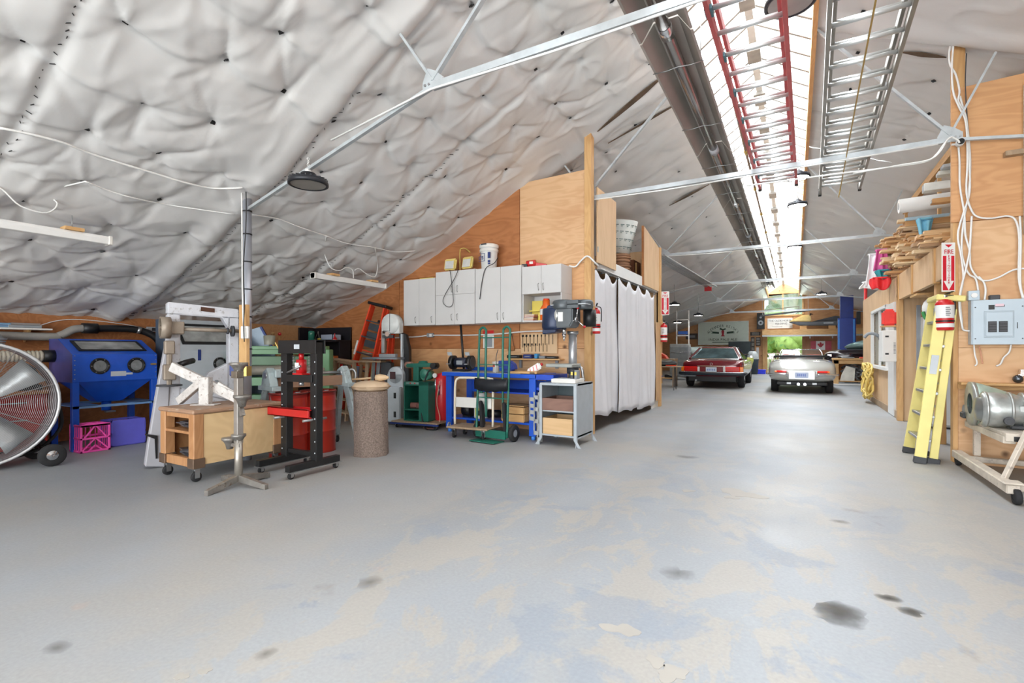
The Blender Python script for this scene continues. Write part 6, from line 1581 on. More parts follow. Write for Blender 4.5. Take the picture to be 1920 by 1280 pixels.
def fire_sign(loc, rot, w, h, label):
    t = thing('fire_extinguisher_sign', label, 'sign', loc, rot)
    MB().b2((-w / 2, 0, 0), (w / 2, .006, h)).o('sign_plate', WHITE, t, .002)
    rd_ = mat((206, 30, 50), .45)
    MB().b2((-w * .42, -.002, h * .03), (w * .42, 0, h * .73)).o('red_field', rd_, t)
    MB().prism([(-w * .28, h * .96), (w * .28, h * .96), (0, h * .9)], -.002, 0, 'Y').o('red_triangle', rd_, t)
    MB().prism([(-w * .17, h * .74), (w * .17, h * .74), (w * .17, h * .22), (w * .38, h * .22), (0, h * .03), (-w * .38, h * .22), (-w * .17, h * .22)], -.004, -.002, 'Y').o('white_arrow', WHITE, t)
    text('FIRE', h * .13, rd_, t, (0, -.004, h * .81), name='sign_letters', sx=w / h * 2.9)
    for i, c in enumerate('EXTINGUISHER'): text(c, h * .056, rd_, t, (0, -.006, h * (.72 - i * .049)), name='sign_letter', sx=1.25)
fire_sign((1.41, 6.80, 1.81), HD - 4, .135, .52, 'white and red FIRE EXTINGUISHER arrow sign above the yellow stepladder')
fire_sign((-2.38, 10.64, 1.93), HD - 6, .17, .50, 'white and red FIRE EXTINGUISHER arrow sign at the far end of the curtained storage')

# yellow stepladder
t = thing('stepladder', 'tall yellow fibreglass stepladder folded against the wall on the right', 'ladder', (1.14, 6.93, 0), -90, rx=-7)
YL = mat((234, 220, 138), .45, 0, .05)
H_ = 1.75
def half(z): return (.60 + (.36 - .60) * z / H_) / 2
for s in (-1, 1):
    b = MB(); b.bar((s * half(0), 0, .05), (s * half(H_), 0, H_), .03, .10, up=(0, 1, 0)); b.o('rail', YL, t, .004)
    MB().bar((s * (half(0) - .06), .12, .05), (s * (half(H_) - .04), .10, H_ - .1), .03, .07, up=(0, 1, 0)).o('rear_rail', YL, t, .004)
    for yy in (0, .12): MB().box((s * (half(0) - yy / 2), yy, .035), (.05, .11, .07)).o('foot', DKGREY, t, .006)
for i in range(1, 7):
    z = H_ * i / 7; h = half(z); MB().box((0, .02, z), (2 * h - .03, .11, .028)).o('step', STEEL, t, .003)
    if i < 6: MB().bar((-h + .05, .11, z + .1), (h - .05, .11, z + .1), .02).o('rear_rung', GALV, t)
MB().box((0, .06, H_ + .01), (.44, .24, .06)).o('top_cap', YL, t, .01)
MB().b2((half(.9) + .008, -.03, .95), (half(.9) + .02, .03, 1.15)).o('caution_label', LGREY, t)
MB().b2((half(1.3) - .01, -.035, 1.28), (half(1.3) + .008, .035, 1.31)).o('green_label', GREENL, t)

# electrical panel and wiring on the plywood
t = thing('breaker_panel', 'grey electrical breaker panel on the plywood wall', 'electrical panel', (1.585, 6.74, 1.25))
EP = mat((180, 194, 204), .4, .1, .03)
w, h = .395, .455
MB().b2((-.01, 0, 0), (w, .109, h)).o('box', EP, t, .004)
b = MB(); b.b2((.0, -.008, .0), (w, 0, h)); b.o('cover', EP, t, .003)
MB().prism([(.085, .07), (.31, .07), (.31, .34), (.085, .34)], -.012, -.008, 'Y').o('door_frame', mat((168, 182, 192), .4), t, .003)
dr = MB().b2((.10, -.016, .085), (.30, -.012, .325)).o('panel_door', EP, t, .002)
for x in (.115, .195):
    q = MB().b2((x, -.02, .125), (x + .065, -.016, .235)).o('breaker_row', BLACK, t)
    for k in range(4): MB().b2((x + .006, -.026, .132 + k * .026), (x + .06, -.02, .148 + k * .026)).o('breaker', mat((56, 56, 62), .4), q)
MB().b2((.12, -.012, .355), (.165, -.009, .40)).b2((.17, -.012, .38), (.24, -.009, .40)).o('main_switch', BLACK, t); MB().b2((.17, -.013, .385), (.235, -.012, .41)).o('red_tag', mat((220, 190, 200), .5), t)
for (x, z) in ((.02, .06), (.02, .38), (.37, .38), (.37, .06)): MB().cyl((x, -.012, z), (x, -.008, z), .006, n=8).o('screw', DKGREY, t)
MB().b2((.33, -.013, .16), (.335, -.009, .22)).o('latch', DKGREY, t)
t = thing('switch_box', 'small square grey switch box above the breaker panel', 'switch', (1.61, 6.79, 1.76)); MB().b2((-.045, 0, -.05), (.045, .059, .05)).o('box', EP, t, .004); MB().cyl((0, -.012, 0), (0, 0, 0), .025, n=20).o('knob', WHITE, t)
tag(MB().b2((-.03, 0, -.02), (.05, .05, .03)).o('cable_gland', DKGREY, None, .006), 'black cable gland on top of the breaker panel', 'gland', None, (1.76, 6.79, 1.727))
tag(MB().b2((0, 0, 0), (.12, .06, .1)).o('blue_box', BLUED, None, .004), 'blue electrical box cut by the right edge beside the breaker panel', 'electrical box', None, (2.0, 6.79, 1.36))
def wcable(pts, label, r=.009, Y=6.80, m=WHITE, cat='cable', name='white_cable'):
    return tag(MB().tube(arc([pYz(p[0], p[1], Y + (p[2] if len(p) > 2 else 0)) for p in pts], 5), r, 6).o(name, m), label, cat)
wcable([(1787, 70), (1780, 95), (1781, 120), (1792, 140), (1799, 170), (1797, 190), (1810, 215), (1815, 255), (1817, 300), (1818, 360), (1806, 400), (1796, 440), (1802, 480), (1806, 520), (1800, 560), (1803, 600), (1806, 618), (1824, 620)], 'white cable on the right wall running from the post top to the panel side')
wcable([(1789, 72), (1785, 120), (1787, 170), (1798, 200), (1811, 230), (1814, 300), (1812, 360), (1822, 395), (1835, 407), (1860, 409), (1890, 405), (1905, 415), (1911, 450), (1910, 520), (1918, 560)], 'white cable turning right above the breaker panel', Y=6.79)
wcable([(1800, 180), (1813, 235), (1819, 300), (1816, 360), (1806, 420), (1803, 470), (1810, 500), (1818, 515), (1830, 524), (1836, 560)], 'white cable dropping to the small switch box', Y=6.81)
wcable([(1796, 262), (1799, 300), (1800, 350), (1808, 400), (1810, 440), (1818, 470), (1820, 500), (1834, 521), (1850, 526), (1872, 520), (1900, 506), (1925, 503)], 'white cable curving right below the row above the panel', Y=6.80)
wcable([(1822, 405), (1820, 440), (1818, 470), (1812, 500), (1800, 550), (1799, 580), (1805, 617)], 'white cable left of the switch box', Y=6.79)
wcable([(1812, 100), (1810, 150), (1812, 200), (1817, 260)], 'dark cable behind the white cable bundle on the post', .005, 6.81, DKGREY)
wcable([(1912, 405), (1914, 450), (1913, 530), (1920, 560)], 'second white cable going down right of the breaker panel', Y=6.79)
wcable([(1826, 645), (1828, 665), (1832, 680), (1828, 686)], 'short white cable leaving the panel bottom on the left', .007)
wcable([(1896, 645), (1892, 660), (1882, 670), (1876, 682), (1868, 686)], 'short white cable leaving the panel bottom on the right', .008)
wcable([(1836, 648), (1840, 668), (1842, 682)], 'short copper coloured cable below the breaker panel', .006, 6.81, mat((206, 150, 120), .5))
wcable([(1835, 518), (1845, 530), (1848, 545), (1846, 562)], 'short white cable entering the panel top', .009)
wcable([(1400, 348, 0), (1500, 335), (1600, 322), (1680, 312), (1735, 303), (1755, 290), (1770, 270), (1783, 258), (1795, 262), (1799, 268)], 'white cable sagging from the second truss to the camera', .009, 6.62)
wcable([(1600, 325), (1690, 309), (1740, 300), (1762, 285), (1776, 262), (1786, 256)], 'second white cable sagging from the second truss to the wall', .008, 6.60)
t = thing('security_camera', 'small white bullet camera at the left edge of the plywood wall', 'camera', pYz(1800, 268, 6.72), HD); MB().cyl((-.03, -.04, 0), (.03, .04, .01), .035, n=18).o('body', WHITE, t); MB().cyl((-.034, -.052, -.002), (-.03, -.04, 0), .03, n=18).o('lens', BLACK, t); MB().bar((.01, .03, .0), (.02, .11, .03), .02).o('mount', WHITE, t)
tag(MB().b2((-.06, -.04, 0), (.14, .04, .05)).o('timber_block', OLDW, None, .003), 'short sawn timber block screwed high on the plywood wall', 'block', None, (1.90, 6.80, 3.15))
tag(MB().b2((0, 0, 0), (.06, .06, 1.5)).o('white_conduit', mat((200, 206, 206), .5), None, .006), 'white vertical conduit cut by the right edge above the breaker panel', 'conduit', None, (1.985, 6.76, 2.35))
t = thing('pine_ledge', 'pine ledge running along the plywood wall below the breaker panel', 'shelf', (1.49, 6.70, .835)); MB().b2((0, 0, 0), (2.0, .15, .025)).o('board', PINEX, t, .003); MB().b2((0, .11, -.05), (2.0, .15, 0)).o('cleat', PINEX, t)
t = thing('trailer_hitch', 'chrome ball fitting on an arm on the ledge at the right edge', 'fitting', (1.93, 6.76, .861), 0); MB().ball((0, 0, .045), .042).o('ball', mat((96, 100, 106), .2, .8), t); MB().bar((.0, 0, .08), (.14, 0, .10), .022).box((.03, 0, .11), (.03, .03, .06)).o('arm', CHROME, t)

# cart with transmissions
WM = mat((206, 196, 182), .5, .1, .12, 9, wear=(170, 160, 150))
t = thing('equipment_dolly', 'beige steel frame dolly on casters at the lower right', 'dolly', (1.43, 5.22, 0))
MB().b2((0, .02, .075), (.085, 1.56, .15)).o('side_rail', WM, t, .008); MB().b2((.05, .12, .08), (1.1, .19, .13)).o('cross_rail', WM, t, .006); MB().b2((.05, 1.3, .08), (1.1, 1.37, .13)).o('cross_rail', WM, t, .006); MB().b2((1.0, .02, .075), (1.085, 1.56, .15)).o('side_rail', WM, t, .008)
MB().prism([(-.02, 0), (.11, 0), (.11, .16), (-.02, .12)], .148, .165, 'Z').o('end_plate', WM, t, .01)
for (x, y) in ((.06, .02), (.04, 1.5), (1.04, .02), (1.04, 1.5)): 
    c_ = MB().lathe([(.03, -.02), (.055, -.02), (.06, -.01), (.06, .01), (.055, .02), (.03, .02)], (x, y, .06), 'X', 20).cyl((x - .018, y, .06), (x + .018, y, .06), .03).o('wheel', RUBBER, t)
b = MB(); b.bar((.05, .27, .13), (.30, .40, .72), .04, .03); b.o('strut', WM, t, .003)
MB().b2((.10, .5, .47), (1.0, 1.5, .50)).o('deck', WM, t, .004); MB().b2((.10, .40, .43), (1.0, .48, .50)).o('deck_edge', WM, t, .004); MB().b2((.09, .42, .41), (.17, 1.5, .47)).o('deck_edge', WM, t, .004)
MB().b2((.15, .395, .435), (.19, .40, .475)).o('tube_mouth', BLACK, t)
for (x, y) in ((.14, 1.4), (.95, .5), (.95, 1.4), (.30, .5)): MB().b2((x, y, .13), (x + .05, y + .05, .47)).o('post', WM, t)
AL = mat((178, 182, 180), .35, .7, .15, 18); ALG = mat((176, 196, 184), .45, .4, .1, 12)
t = thing('transmission', 'bare aluminium automatic transmission on the beige dolly', 'transmission', (1.62, 5.98, .66), -4)
MB().lathe([(.12, -.16), (.15, -.15), (.155, -.05), (.135, .04), (.13, .30), (.115, .33), (.10, .55), (.07, .60), (.065, .78), (.001, .78)], axis='X', n=26).o('case', AL, t)
MB().lathe([(.001, -.2), (.1, -.19), (.13, -.12)], axis='X', n=26).o('converter', mat((150, 154, 152), .3, .8, .1), t)
for x in (-.14, .02, .10, .31): MB().lathe([(.12, x), (.162, x), (.162, x + .018), (.12, x + .018)], axis='X', n=26).o('flange', AL, t)
b = MB(); rr_ = random.Random(5)
for k in range(16): b.box((.06 + .42 * rr_.random(), -.12 + .02 * rr_.random(), -.08 + .18 * rr_.random()), (.04 + .05 * rr_.random(), .06, .03 + .03 * rr_.random()))
b.o('casting_ribs', AL, t, .003, kind='stuff')
for x, z in ((.0, -.08), (.16, -.07), (.50, -.06)): MB().cyl((x, -.17, z), (x, -.08, z), .034, n=16).cyl((x, -.175, z), (x, -.17, z), .02, n=12).o('port', CHROME if x else DKGREY, t)
MB().b2((.02, -.1, -.157), (.45, .1, -.12)).o('oil_pan', DKGREY, t, .01)
t = thing('transmission', 'pale green manual gearbox with a wide bell housing behind the aluminium one', 'transmission', (1.52, 6.42, .67), -2)
MB().lathe([(.17, -.02), (.21, -.01), (.205, .03), (.15, .18), (.10, .30), (.09, .50), (.085, .9), (.001, .9)], axis='X', n=26).o('bell_housing', ALG, t)
MB().lathe([(.10, -.03), (.215, -.03), (.215, .0), (.10, .0)], axis='X', n=26).o('rim', AL, t); MB().box((.62, 0, .10), (.5, .14, .05)).o('top_cover', ALG, t, .006)
for k in range(5): MB().cyl((.42 + k * .1, -.05, .125), (.42 + k * .1, -.05, .14), .01, n=6).o('bolt', STEEL, t)
MB().box((.45, -.1, .1), (.1, .02, .08), (0, 20, 0)).o('paper_tag', WHITE, t); MB().b2((.3, -.08, -.168), (.9, .08, -.08)).o('gearbox_base', ALG, t)
t = thing('brake_caliper', 'small dark caliper at the left end of the beige dolly', 'caliper', (1.50, 6.66, .501)); MB().cyl((0, 0, .07), (.08, 0, .07), .065).o('piston', GREY, t); MB().box((.04, .0, .03), (.12, .12, .06)).o('bracket', DKGREY, t, .01)

# open bay with freezer, shelf and towels
t = thing('white_fridge', 'white fridge standing in the open bay behind the yellow stepladder', 'fridge', (1.74, 10.05, 0)); MB().b2((0, -.35, .02), (.6, .30, 1.72)).o('body', WHITE, t, .02, seg=2); MB().b2((.01, -.38, .05), (.59, -.35, 1.15)).b2((.01, -.38, 1.18), (.59, -.35, 1.70)).o('door_panel', WHITE, t, .01) ; MB().b2((.03, -.41, .8), (.06, -.38, 1.1)).o('handle', GREY, t)
tag(MB().b2((0, 0, 0), (.05, .04, 1.9)).o('grey_strip', GREY, None, .003), 'grey metal upright beside the white fridge', 'upright', None, (1.67, 9.9, .0))
t = thing('bracket_shelf', 'pine bracket shelf on the bay wall above the hanging towel', 'shelf', (1.62, 9.0, 1.98)); MB().b2((-.1, 0, 0), (.35, .5, .03)).o('board', PINE, t, .002); MB().prism([(.3, 0), (.3, -.3), (.0, 0)], .0, .03, 'Y').o('bracket', PINE, t)
t = thing('hanging_towel', 'white towel with green trim hanging below the pine bracket shelf', 'towel', (1.70, 8.96, 1.93)); b = MB(); vs = []
for j in range(9):
    for i in range(13):
        a = i / 12 * 2 * math.pi; q = (.05 + .07 * math.sin(math.pi * (j / 8) ** .8)) * (1 + .15 * math.sin(3 * a + j * .5)); vs.append((q * math.cos(a) * 1.2 + .02 * j * (j > 4), q * math.sin(a) * .7, -j * .055))
b.add(vs, [(j * 13 + i, j * 13 + i + 1, (j + 1) * 13 + i + 1, (j + 1) * 13 + i) for j in range(8) for i in range(12)], True); b.o('cloth', WHITE, t)
MB().tube(arc([(-.13, -.06, -.2), (-.10, -.09, -.3), (0, -.09, -.36), (.05, -.08, -.46)]), .022, 6).o('green_trim', mat((70, 160, 90), .7), t)
t = thing('jerry_can', 'red plastic can standing on the ledge above the white box', 'can', (1.44, 10.82, 1.62)); MB().b2((-.10, -.09, 0), (.10, .09, .26)).o('can', mat((238, 62, 56), .4), t, .03, seg=2); MB().b2((-.05, -.02, .25), (.06, .02, .29)).o('handle', mat((238, 62, 56), .4), t, .005)
tag(MB().b2((-.11, -.12, 0), (.12, .15, .02)).o('small_ledge', PINEX, None, .002), 'small pine ledge carrying the red can', 'shelf', None, (1.44, 10.82, 1.598))
t = thing('dispenser_box', 'white wall box with vertical lettering below the red can', 'box', (1.32, 10.60, .99)); MB().b2((0, 0, 0), (.235, .38, .54)).o('box', WHITE, t, .006)
for z in (.12, .42): MB().b2((.04, -.004, z), (.09, 0, z + .03)).o('latch', BLACK, t)
text('FIRST AID', .045, mat((90, 90, 96), .5), t, (.2, -.004, .27), (90, -90, 0), 'lettering') if False else None
for k in range(9): MB().b2((.155, -.003, .14 + k * .022), (.155 + .03, 0, .152 + k * .022)).o('letter_mark', GREY, t)
t = thing('coiled_hose', 'thick coil of yellow hose hanging on the office wall below the window', 'hose', (1.46, 13.6, .62)); rr_ = random.Random(3)
for k in range(9):
    pts = []
    for i in range(16):
        a = 2 * math.pi * i / 16; q = .30 + rr_.uniform(-.12, .06)
        pts.append((rr_.uniform(-.12, .03), .9 * q * 1.6 * math.cos(a), q * math.sin(a) - .05 - (.22 * rr_.random() if math.sin(a) < -.2 else 0)))
    MB().tube(arc(pts + [pts[0]], 3), .02, 6).o('loop', mat((226, 198, 112), .45, 0, .1), t)
t = thing('window_lamp', 'grey swan neck lamp at the office window', 'lamp', (1.42, 12.2, 1.42)); MB().tube(arc([(.1, 0, -.02), (.0, 0, .08), (-.12, 0, .1), (-.2, 0, .02)]), .03, 8).o('neck', GREY, t); MB().ball((.08, 0, 0), .05).o('base', STEEL, t)
t = thing('trinket_string', 'strings of small coloured items behind the office window', 'ornament', (1.75, 12.0, 1.0), ); 
for k in range(10): MB().ball((0, (k % 5) * .3, .1 + .09 * k % .8), .05).o('item', [RED, OAK, GREENL, BRASS][k % 4], t)
MB().b2((-.05, -.1, 0), (.05, 1.5, .02)).o('string_shelf', PINEY, t)
tag(MB().cyl((pY(1623, 16.2), 16.2, 0), (pY(1623, 16.2), 16.2, 2.95), .04, n=14).o('red_pole', mat((226, 56, 60), .4)), 'slim red pole standing left of the office wall', 'pole')
tag(MB().cyl((pY(1632, 16.2), 16.2, 0), (pY(1632, 16.2), 16.2, 2.3), .035, n=14).o('blue_pole', mat((120, 170, 214), .4)), 'pale blue pole beside the red pole', 'pole')

# lumber rack above the bay
t = thing('rack_beam', 'long pine beam running up along the lumber rack under the roof', 'beam', (1.93, 7.2, 4.0)); MB().b2((-.03, 0, -.06), (.03, 5.4, .06)).o('beam', PINEY, t, .003); MB().b2((.03, 0, -.04), (.06, 5.4, .02)).o('batten', PINEY, t)
for q in (.2, 2.6, 5.2): MB().b2((-.02, q, -1.52), (.02, q + .06, -.06)).o('stanchion', PINE, t)
WD = [wood((230, 196, 150), (206, 162, 112), 'X', 4, 'board_a', knots=False), wood((206, 160, 108), (176, 126, 76), 'X', 4, 'board_b', knots=False), wood((190, 156, 122), (160, 126, 92), 'X', 4, 'board_c', knots=False), wood((232, 206, 168), (212, 182, 140), 'X', 4, 'board_d', knots=False)]
rr_ = random.Random(12); bm_ = [MB().b2((0, 0, 0), (1, 1, 1)).o('lumber_board', m) for m in WD]
meshes = [o.data for o in bm_]
for o in bm_: bpy.data.objects.remove(o)
cnt_l = 0
for Y0, zbase, layers, ul in ((12.6, 2.49, 19, 1644), (11.5, 2.49, 22, 1652), (10.4, 2.49, 24, 1664), (9.3, 2.49, 20, 1690), (8.4, 2.49, 9, 1716), (7.6, 2.49, 4, 1745)):
    z = zbase
    for k in range(layers):
        th = rr_.choice((.02, .025, .038, .045)); 
        for q in range(2):
            w = rr_.uniform(.09, .22); X = max(pY(ul + rr_.uniform(-12, 26), Y0), 1.2) ; yy = Y0 + q * .30 + rr_.uniform(-.04, .04)
            if k % 4 == 3 and q: continue
            o = bpy.data.objects.new('lumber_board', meshes[rr_.randrange(4)]); COL.objects.link(o)
            o.scale = (rr_.uniform(1.3, 2.0), w, th - .001); o.location = (X, yy, z); o.rotation_euler = (0, 0, R(rr_.uniform(-3, 3)))
            tag(o, 'sawn board lying across the lumber pile over the open bay', 'board', 'boards in the lumber pile'); cnt_l += 1
        z += th
        if z - zbase > .8: break
t = thing('paper_roll', 'big white roll lying on top of the lumber pile', 'roll', (pY(1685, 9.0), 9.0, 3.18)); MB().cyl((0, 0, .10), (1.3, -.0, .14), .10, n=24).o('roll', WHITE, t); MB().cyl((-.003, 0, .10), (0, 0, .10), .05, n=20).o('core_hole', GREY, t)
for k, (u, v, Y, L_, w, h, m, l, c) in enumerate([(1697, 408, 9.3, 1.3, .2, .05, mat((176, 200, 214), .4), 'pale blue long box lying under the white roll', 'box'), (1733, 352, 8.0, .9, .14, .10, mat((232, 234, 230), .5), 'white beam end above the white roll', 'beam'), (1760, 322, 7.6, .8, .14, .05, mat((214, 214, 206), .5), 'off-white moulding at the top of the lumber rack', 'moulding'), (1748, 375, 8.0, .8, .12, .06, WD[1], 'orange timber end above the white roll', 'timber'), (1768, 308, 7.5, .7, .12, .04, LGREY, 'grey plastic moulding topmost on the lumber rack', 'moulding')]):
    x, y, z = pYz(u, v + 6, Y)
    q = tag(MB().b2((0, 0, 0), (L_, w, h)).o('long_item', m, None, .006), l, c, None, (x, y, z)); MB().b2((-.002, .02, .01), (0, w - .02, h - .01)).o('end_face', GREY if k else NAVY, q)
    MB().b2((L_ * .6, 0.02, 2.49 - z), (L_ * .6 + .04, .06, 0)).o('support', PINE, q)
def cloth(x, y, z, w, h, m, label, cat='cloth', seed=1):
    t = thing(label.split()[1] if False else 'hanging_cloth', label, cat, (x, y, z)); b = MB(); vs = []; r_ = random.Random(seed); p = r_.uniform(0, 6)
    for i in range(13):
        for j in range(9):
            a = i / 12; q = j / 8; vs.append(((a - .5) * w * (1 - .25 * math.sin(q * 3 + p)) , -.03 * math.sin(a * 12 + p) - .02 * q - .04, -q * h + .02 * math.sin(a * 7)))
    b.add(vs, [(i * 9 + j, (i + 1) * 9 + j, (i + 1) * 9 + j + 1, i * 9 + j + 1) for i in range(12) for j in range(8)], True); o = b.o('fabric', m, t); o.modifiers.new('s', 'SOLIDIFY').thickness = .012
    MB().box((0, -.01, .01), (w * .9, .1, .03)).o('fold', m, t, .01)
cloth(*pYz(1733, 412, 9.0), .18, .32, mat((130, 196, 224), .7), 'light blue cloth hanging over the lumber pile', seed=2)
cloth(*pYz(1652, 470, 11.2), .2, .38, mat((214, 96, 160), .7), 'pink jacket hanging from the far end of the lumber pile', 'jacket', 3)
cloth(*pYz(1640, 478, 11.3), .24, .6, mat((236, 238, 240), .5), 'white plastic sheet hanging behind the pink jacket', 'sheet', 4)
cloth(*pYz(1650, 522, 11.1), .26, .2, mat((226, 44, 50), .6), 'red plastic bag hanging under the pink jacket', 'bag', 5)
cloth(*pYz(1655, 508, 11.15), .2, .14, mat((50, 150, 160), .6), 'teal cloth between the pink jacket and the red bag', 'cloth', 6)
cloth(*pYz(1632, 530, 11.3), .3, .12, mat((236, 236, 236), .6), 'white cloth corner pointing left below the white sheet', 'cloth', 7)
# ================================================================ FAR END OF THE HALL
def loft(stations, m, name, parent, sub=1):
    """car-like skin: station = (y, half width, z bottom, z shoulder, z top)"""
    b = MB(); rows = []
    for (y, w, zb, zs, zt) in stations:
        P = [(0, zb), (w * .7, zb), (w * .93, zb + .06), (w, zb + (zs - zb) * .45), (w * .985, zs), (w * .93, zs + (zt - zs) * .55), (w * .72, zs + (zt - zs) * .92), (0, zt)]
        rows.append([(x, y, z) for x, z in P] + [(-x, y, z) for x, z in reversed(P[1:-1])])
    n = len(rows[0]); vs = [v for r_ in rows for v in r_]
    fs = [(i * n + j, i * n + (j + 1) % n, (i + 1) * n + (j + 1) % n, (i + 1) * n + j) for i in range(len(rows) - 1) for j in range(n)]
    fs += [tuple(range(n)), tuple(reversed(range((len(rows) - 1) * n, len(rows) * n)))]
    b.add(vs, fs, True); o = b.o(name, m, parent)
    if sub:
        s = o.modifiers.new('s', 'SUBSURF'); s.levels = sub; s.render_levels = sub
    return o
def wheels(t, track, ys, r, rimm=CHROME, w=.18):
    for s in (-1, 1):
        for y in ys:
            q = MB().lathe([(r * .55, -w / 2), (r * .94, -w / 2), (r, -w / 2 + .025), (r, w / 2 - .025), (r * .94, w / 2), (r * .55, w / 2)], (s * track, y, r), 'X', 26).o('wheel', RUBBER, t)
            MB().lathe([(.001, -w * .4), (r * .3, -w * .46), (r * .58, -w * .3), (r * .58, w * .3), (r * .3, w * .46), (.001, w * .4)], (s * track, y, r), 'X', 20).o('hubcap', rimm, q)
MAR = mat((112, 20, 34), .18, .1, .06, 2, coat=.8)
x0, y0 = pd(1334, 15.15)
t = thing('car', 'dark red classic coupe with chrome trim parked facing the far wall', 'car', (x0, y0 + .25, 0))
loft([(-.28, .80, .42, .70, .78), (-.22, .88, .36, .78, .86), (.0, .895, .30, .82, .90), (.9, .90, .26, .84, .92), (2.0, .90, .22, .84, .90), (3.2, .895, .24, .82, .88), (3.9, .87, .30, .76, .82), (4.05, .78, .38, .66, .72)], MAR, 'body', t)
# greenhouse with hardtop
def house(t, pts, m, g, y):
    pass
b = MB()  # rear pillars / roof
roof_ = [(-.52, 1.02, 1.245), (.52, 1.02, 1.245), (.50, 2.0, 1.27), (-.50, 2.0, 1.27)]
b.add([(-.53, 1.0, 1.235), (.53, 1.0, 1.235), (.52, 2.05, 1.25), (-.52, 2.05, 1.25), (-.47, 1.05, 1.29), (.47, 1.05, 1.29), (.47, 2.0, 1.30), (-.47, 2.0, 1.30)], [(0, 3, 2, 1), (4, 5, 6, 7), (0, 1, 5, 4), (1, 2, 6, 5), (2, 3, 7, 6), (3, 0, 4, 7)])
b.o('hardtop_roof', MAR, t, .02)
for s in (-1, 1):
    MB().bar((s * .76, .42, .90), (s * .53, 1.02, 1.25), .06, .05).o('rear_pillar', MAR, t, .008); MB().bar((s * .72, .40, .90), (s * .49, 1.0, 1.25), .02, .03).o('chrome_trim', CHROME, t)
    MB().bar((s * .79, .75, .90), (s * .56, 1.25, 1.25), .02, .02).o('chrome_trim', CHROME, t)
    MB().bar((s * .74, 2.75, .88), (s * .54, 2.05, 1.25), .04, .05).o('windscreen_pillar', CHROME, t)
    MB().add([(s * .785, .7, .90), (s * .77, 2.65, .88), (s * .56, 2.05, 1.24), (s * .56, 1.15, 1.24)], [(0, 1, 2, 3)]).o('side_window', DGLASS, t)
    MB().box((s * .92, 2.5, .95), (.08, .1, .08)).o('door_mirror', CHROME, t, .01)
MB().add([(-.70, .40, .90), (.70, .40, .90), (.48, 1.0, 1.235), (-.48, 1.0, 1.235)], [(0, 1, 2, 3)]).o('rear_window', mat((70, 92, 96), .08, .2, .5, 3), t)
MB().bar((-.72, .39, .905), (.72, .39, .905), .03, .02).bar((-.5, 1.01, 1.25), (.5, 1.01, 1.25), .02, .02).o('chrome_trim', CHROME, t)
MB().add([(-.72, 2.8, .88), (.72, 2.8, .88), (.52, 2.05, 1.25), (-.52, 2.05, 1.25)], [(0, 1, 2, 3)]).o('windscreen', DGLASS, t)
TLR = mat((226, 20, 16), .2, 0, .05, coat=.6); TLO = mat((246, 130, 20), .25, 0, .05, coat=.5)
for s in (-1, 1):
    q = MB().b2((s * .80, -.315, .52), (s * .40, -.25, .67)).o('tail_light', TLR, t, .012)
    MB().b2((s * .895, -.28, .52), (s * .80, -.20, .67)).o('indicator', TLO, q, .01); MB().b2((s * .40, -.315, .52), (s * .34, -.25, .67)).o('reversing_light', WHITE, q, .006)
    MB().b2((s * .33, -.30, .52), (s * .17, -.26, .66)).o('inner_light_panel', mat((120, 14, 22), .3), q, .004)
    for k in range(4): MB().b2((s * .79, -.319, .545 + k * .03), (s * .41, -.314, .552 + k * .03)).o('lens_rib', mat((180, 14, 14), .3), q)
    MB().b2((s * .80, -.34, .36), (s * .45, -.2, .40)).o('fog_light', GREY, t, .01) if s < 0 else None
p = MB().b2((-.155, -.32, .50), (.155, -.305, .655)).o('number_plate', mat((206, 216, 228), .4), t, .004)
for k in range(5): MB().b2((-.12 + k * .05, -.323, .55), (-.09 + k * .05, -.32, .61)).o('plate_mark', mat((120, 140, 196), .5), p)
b = MB(); b.tube(arc([(-.93, .1, .46), (-.92, -.25, .46), (-.8, -.36, .46), (0, -.40, .46), (.8, -.36, .46), (.92, -.25, .46), (.93, .1, .46)]), .055, 10); b.o('bumper', mat((26, 34, 44), .4), t)
b = MB(); b.tube(arc([(-.93, .1, .50), (-.92, -.26, .505), (-.8, -.375, .505), (0, -.415, .505), (.8, -.375, .505), (.92, -.26, .505), (.93, .1, .50)]), .016, 8); b.o('bumper_trim', CHROME, t)
MB().b2((-.7, -.2, .20), (.7, .3, .40)).o('valance', BLACK, t, .02); MB().cyl((-.45, -.3, .24), (-.45, 0, .24), .03).o('exhaust_pipe', STEEL, t)
MB().bar((-.4, -.30, .69), (.4, -.30, .69), .02, .02).o('boot_trim', CHROME, t)
MB().ring((0, -.30, .75), .035, .005, 'Y', 20).o('boot_badge', CHROME, t)
wheels(t, .77, (.62, 3.2), .315)
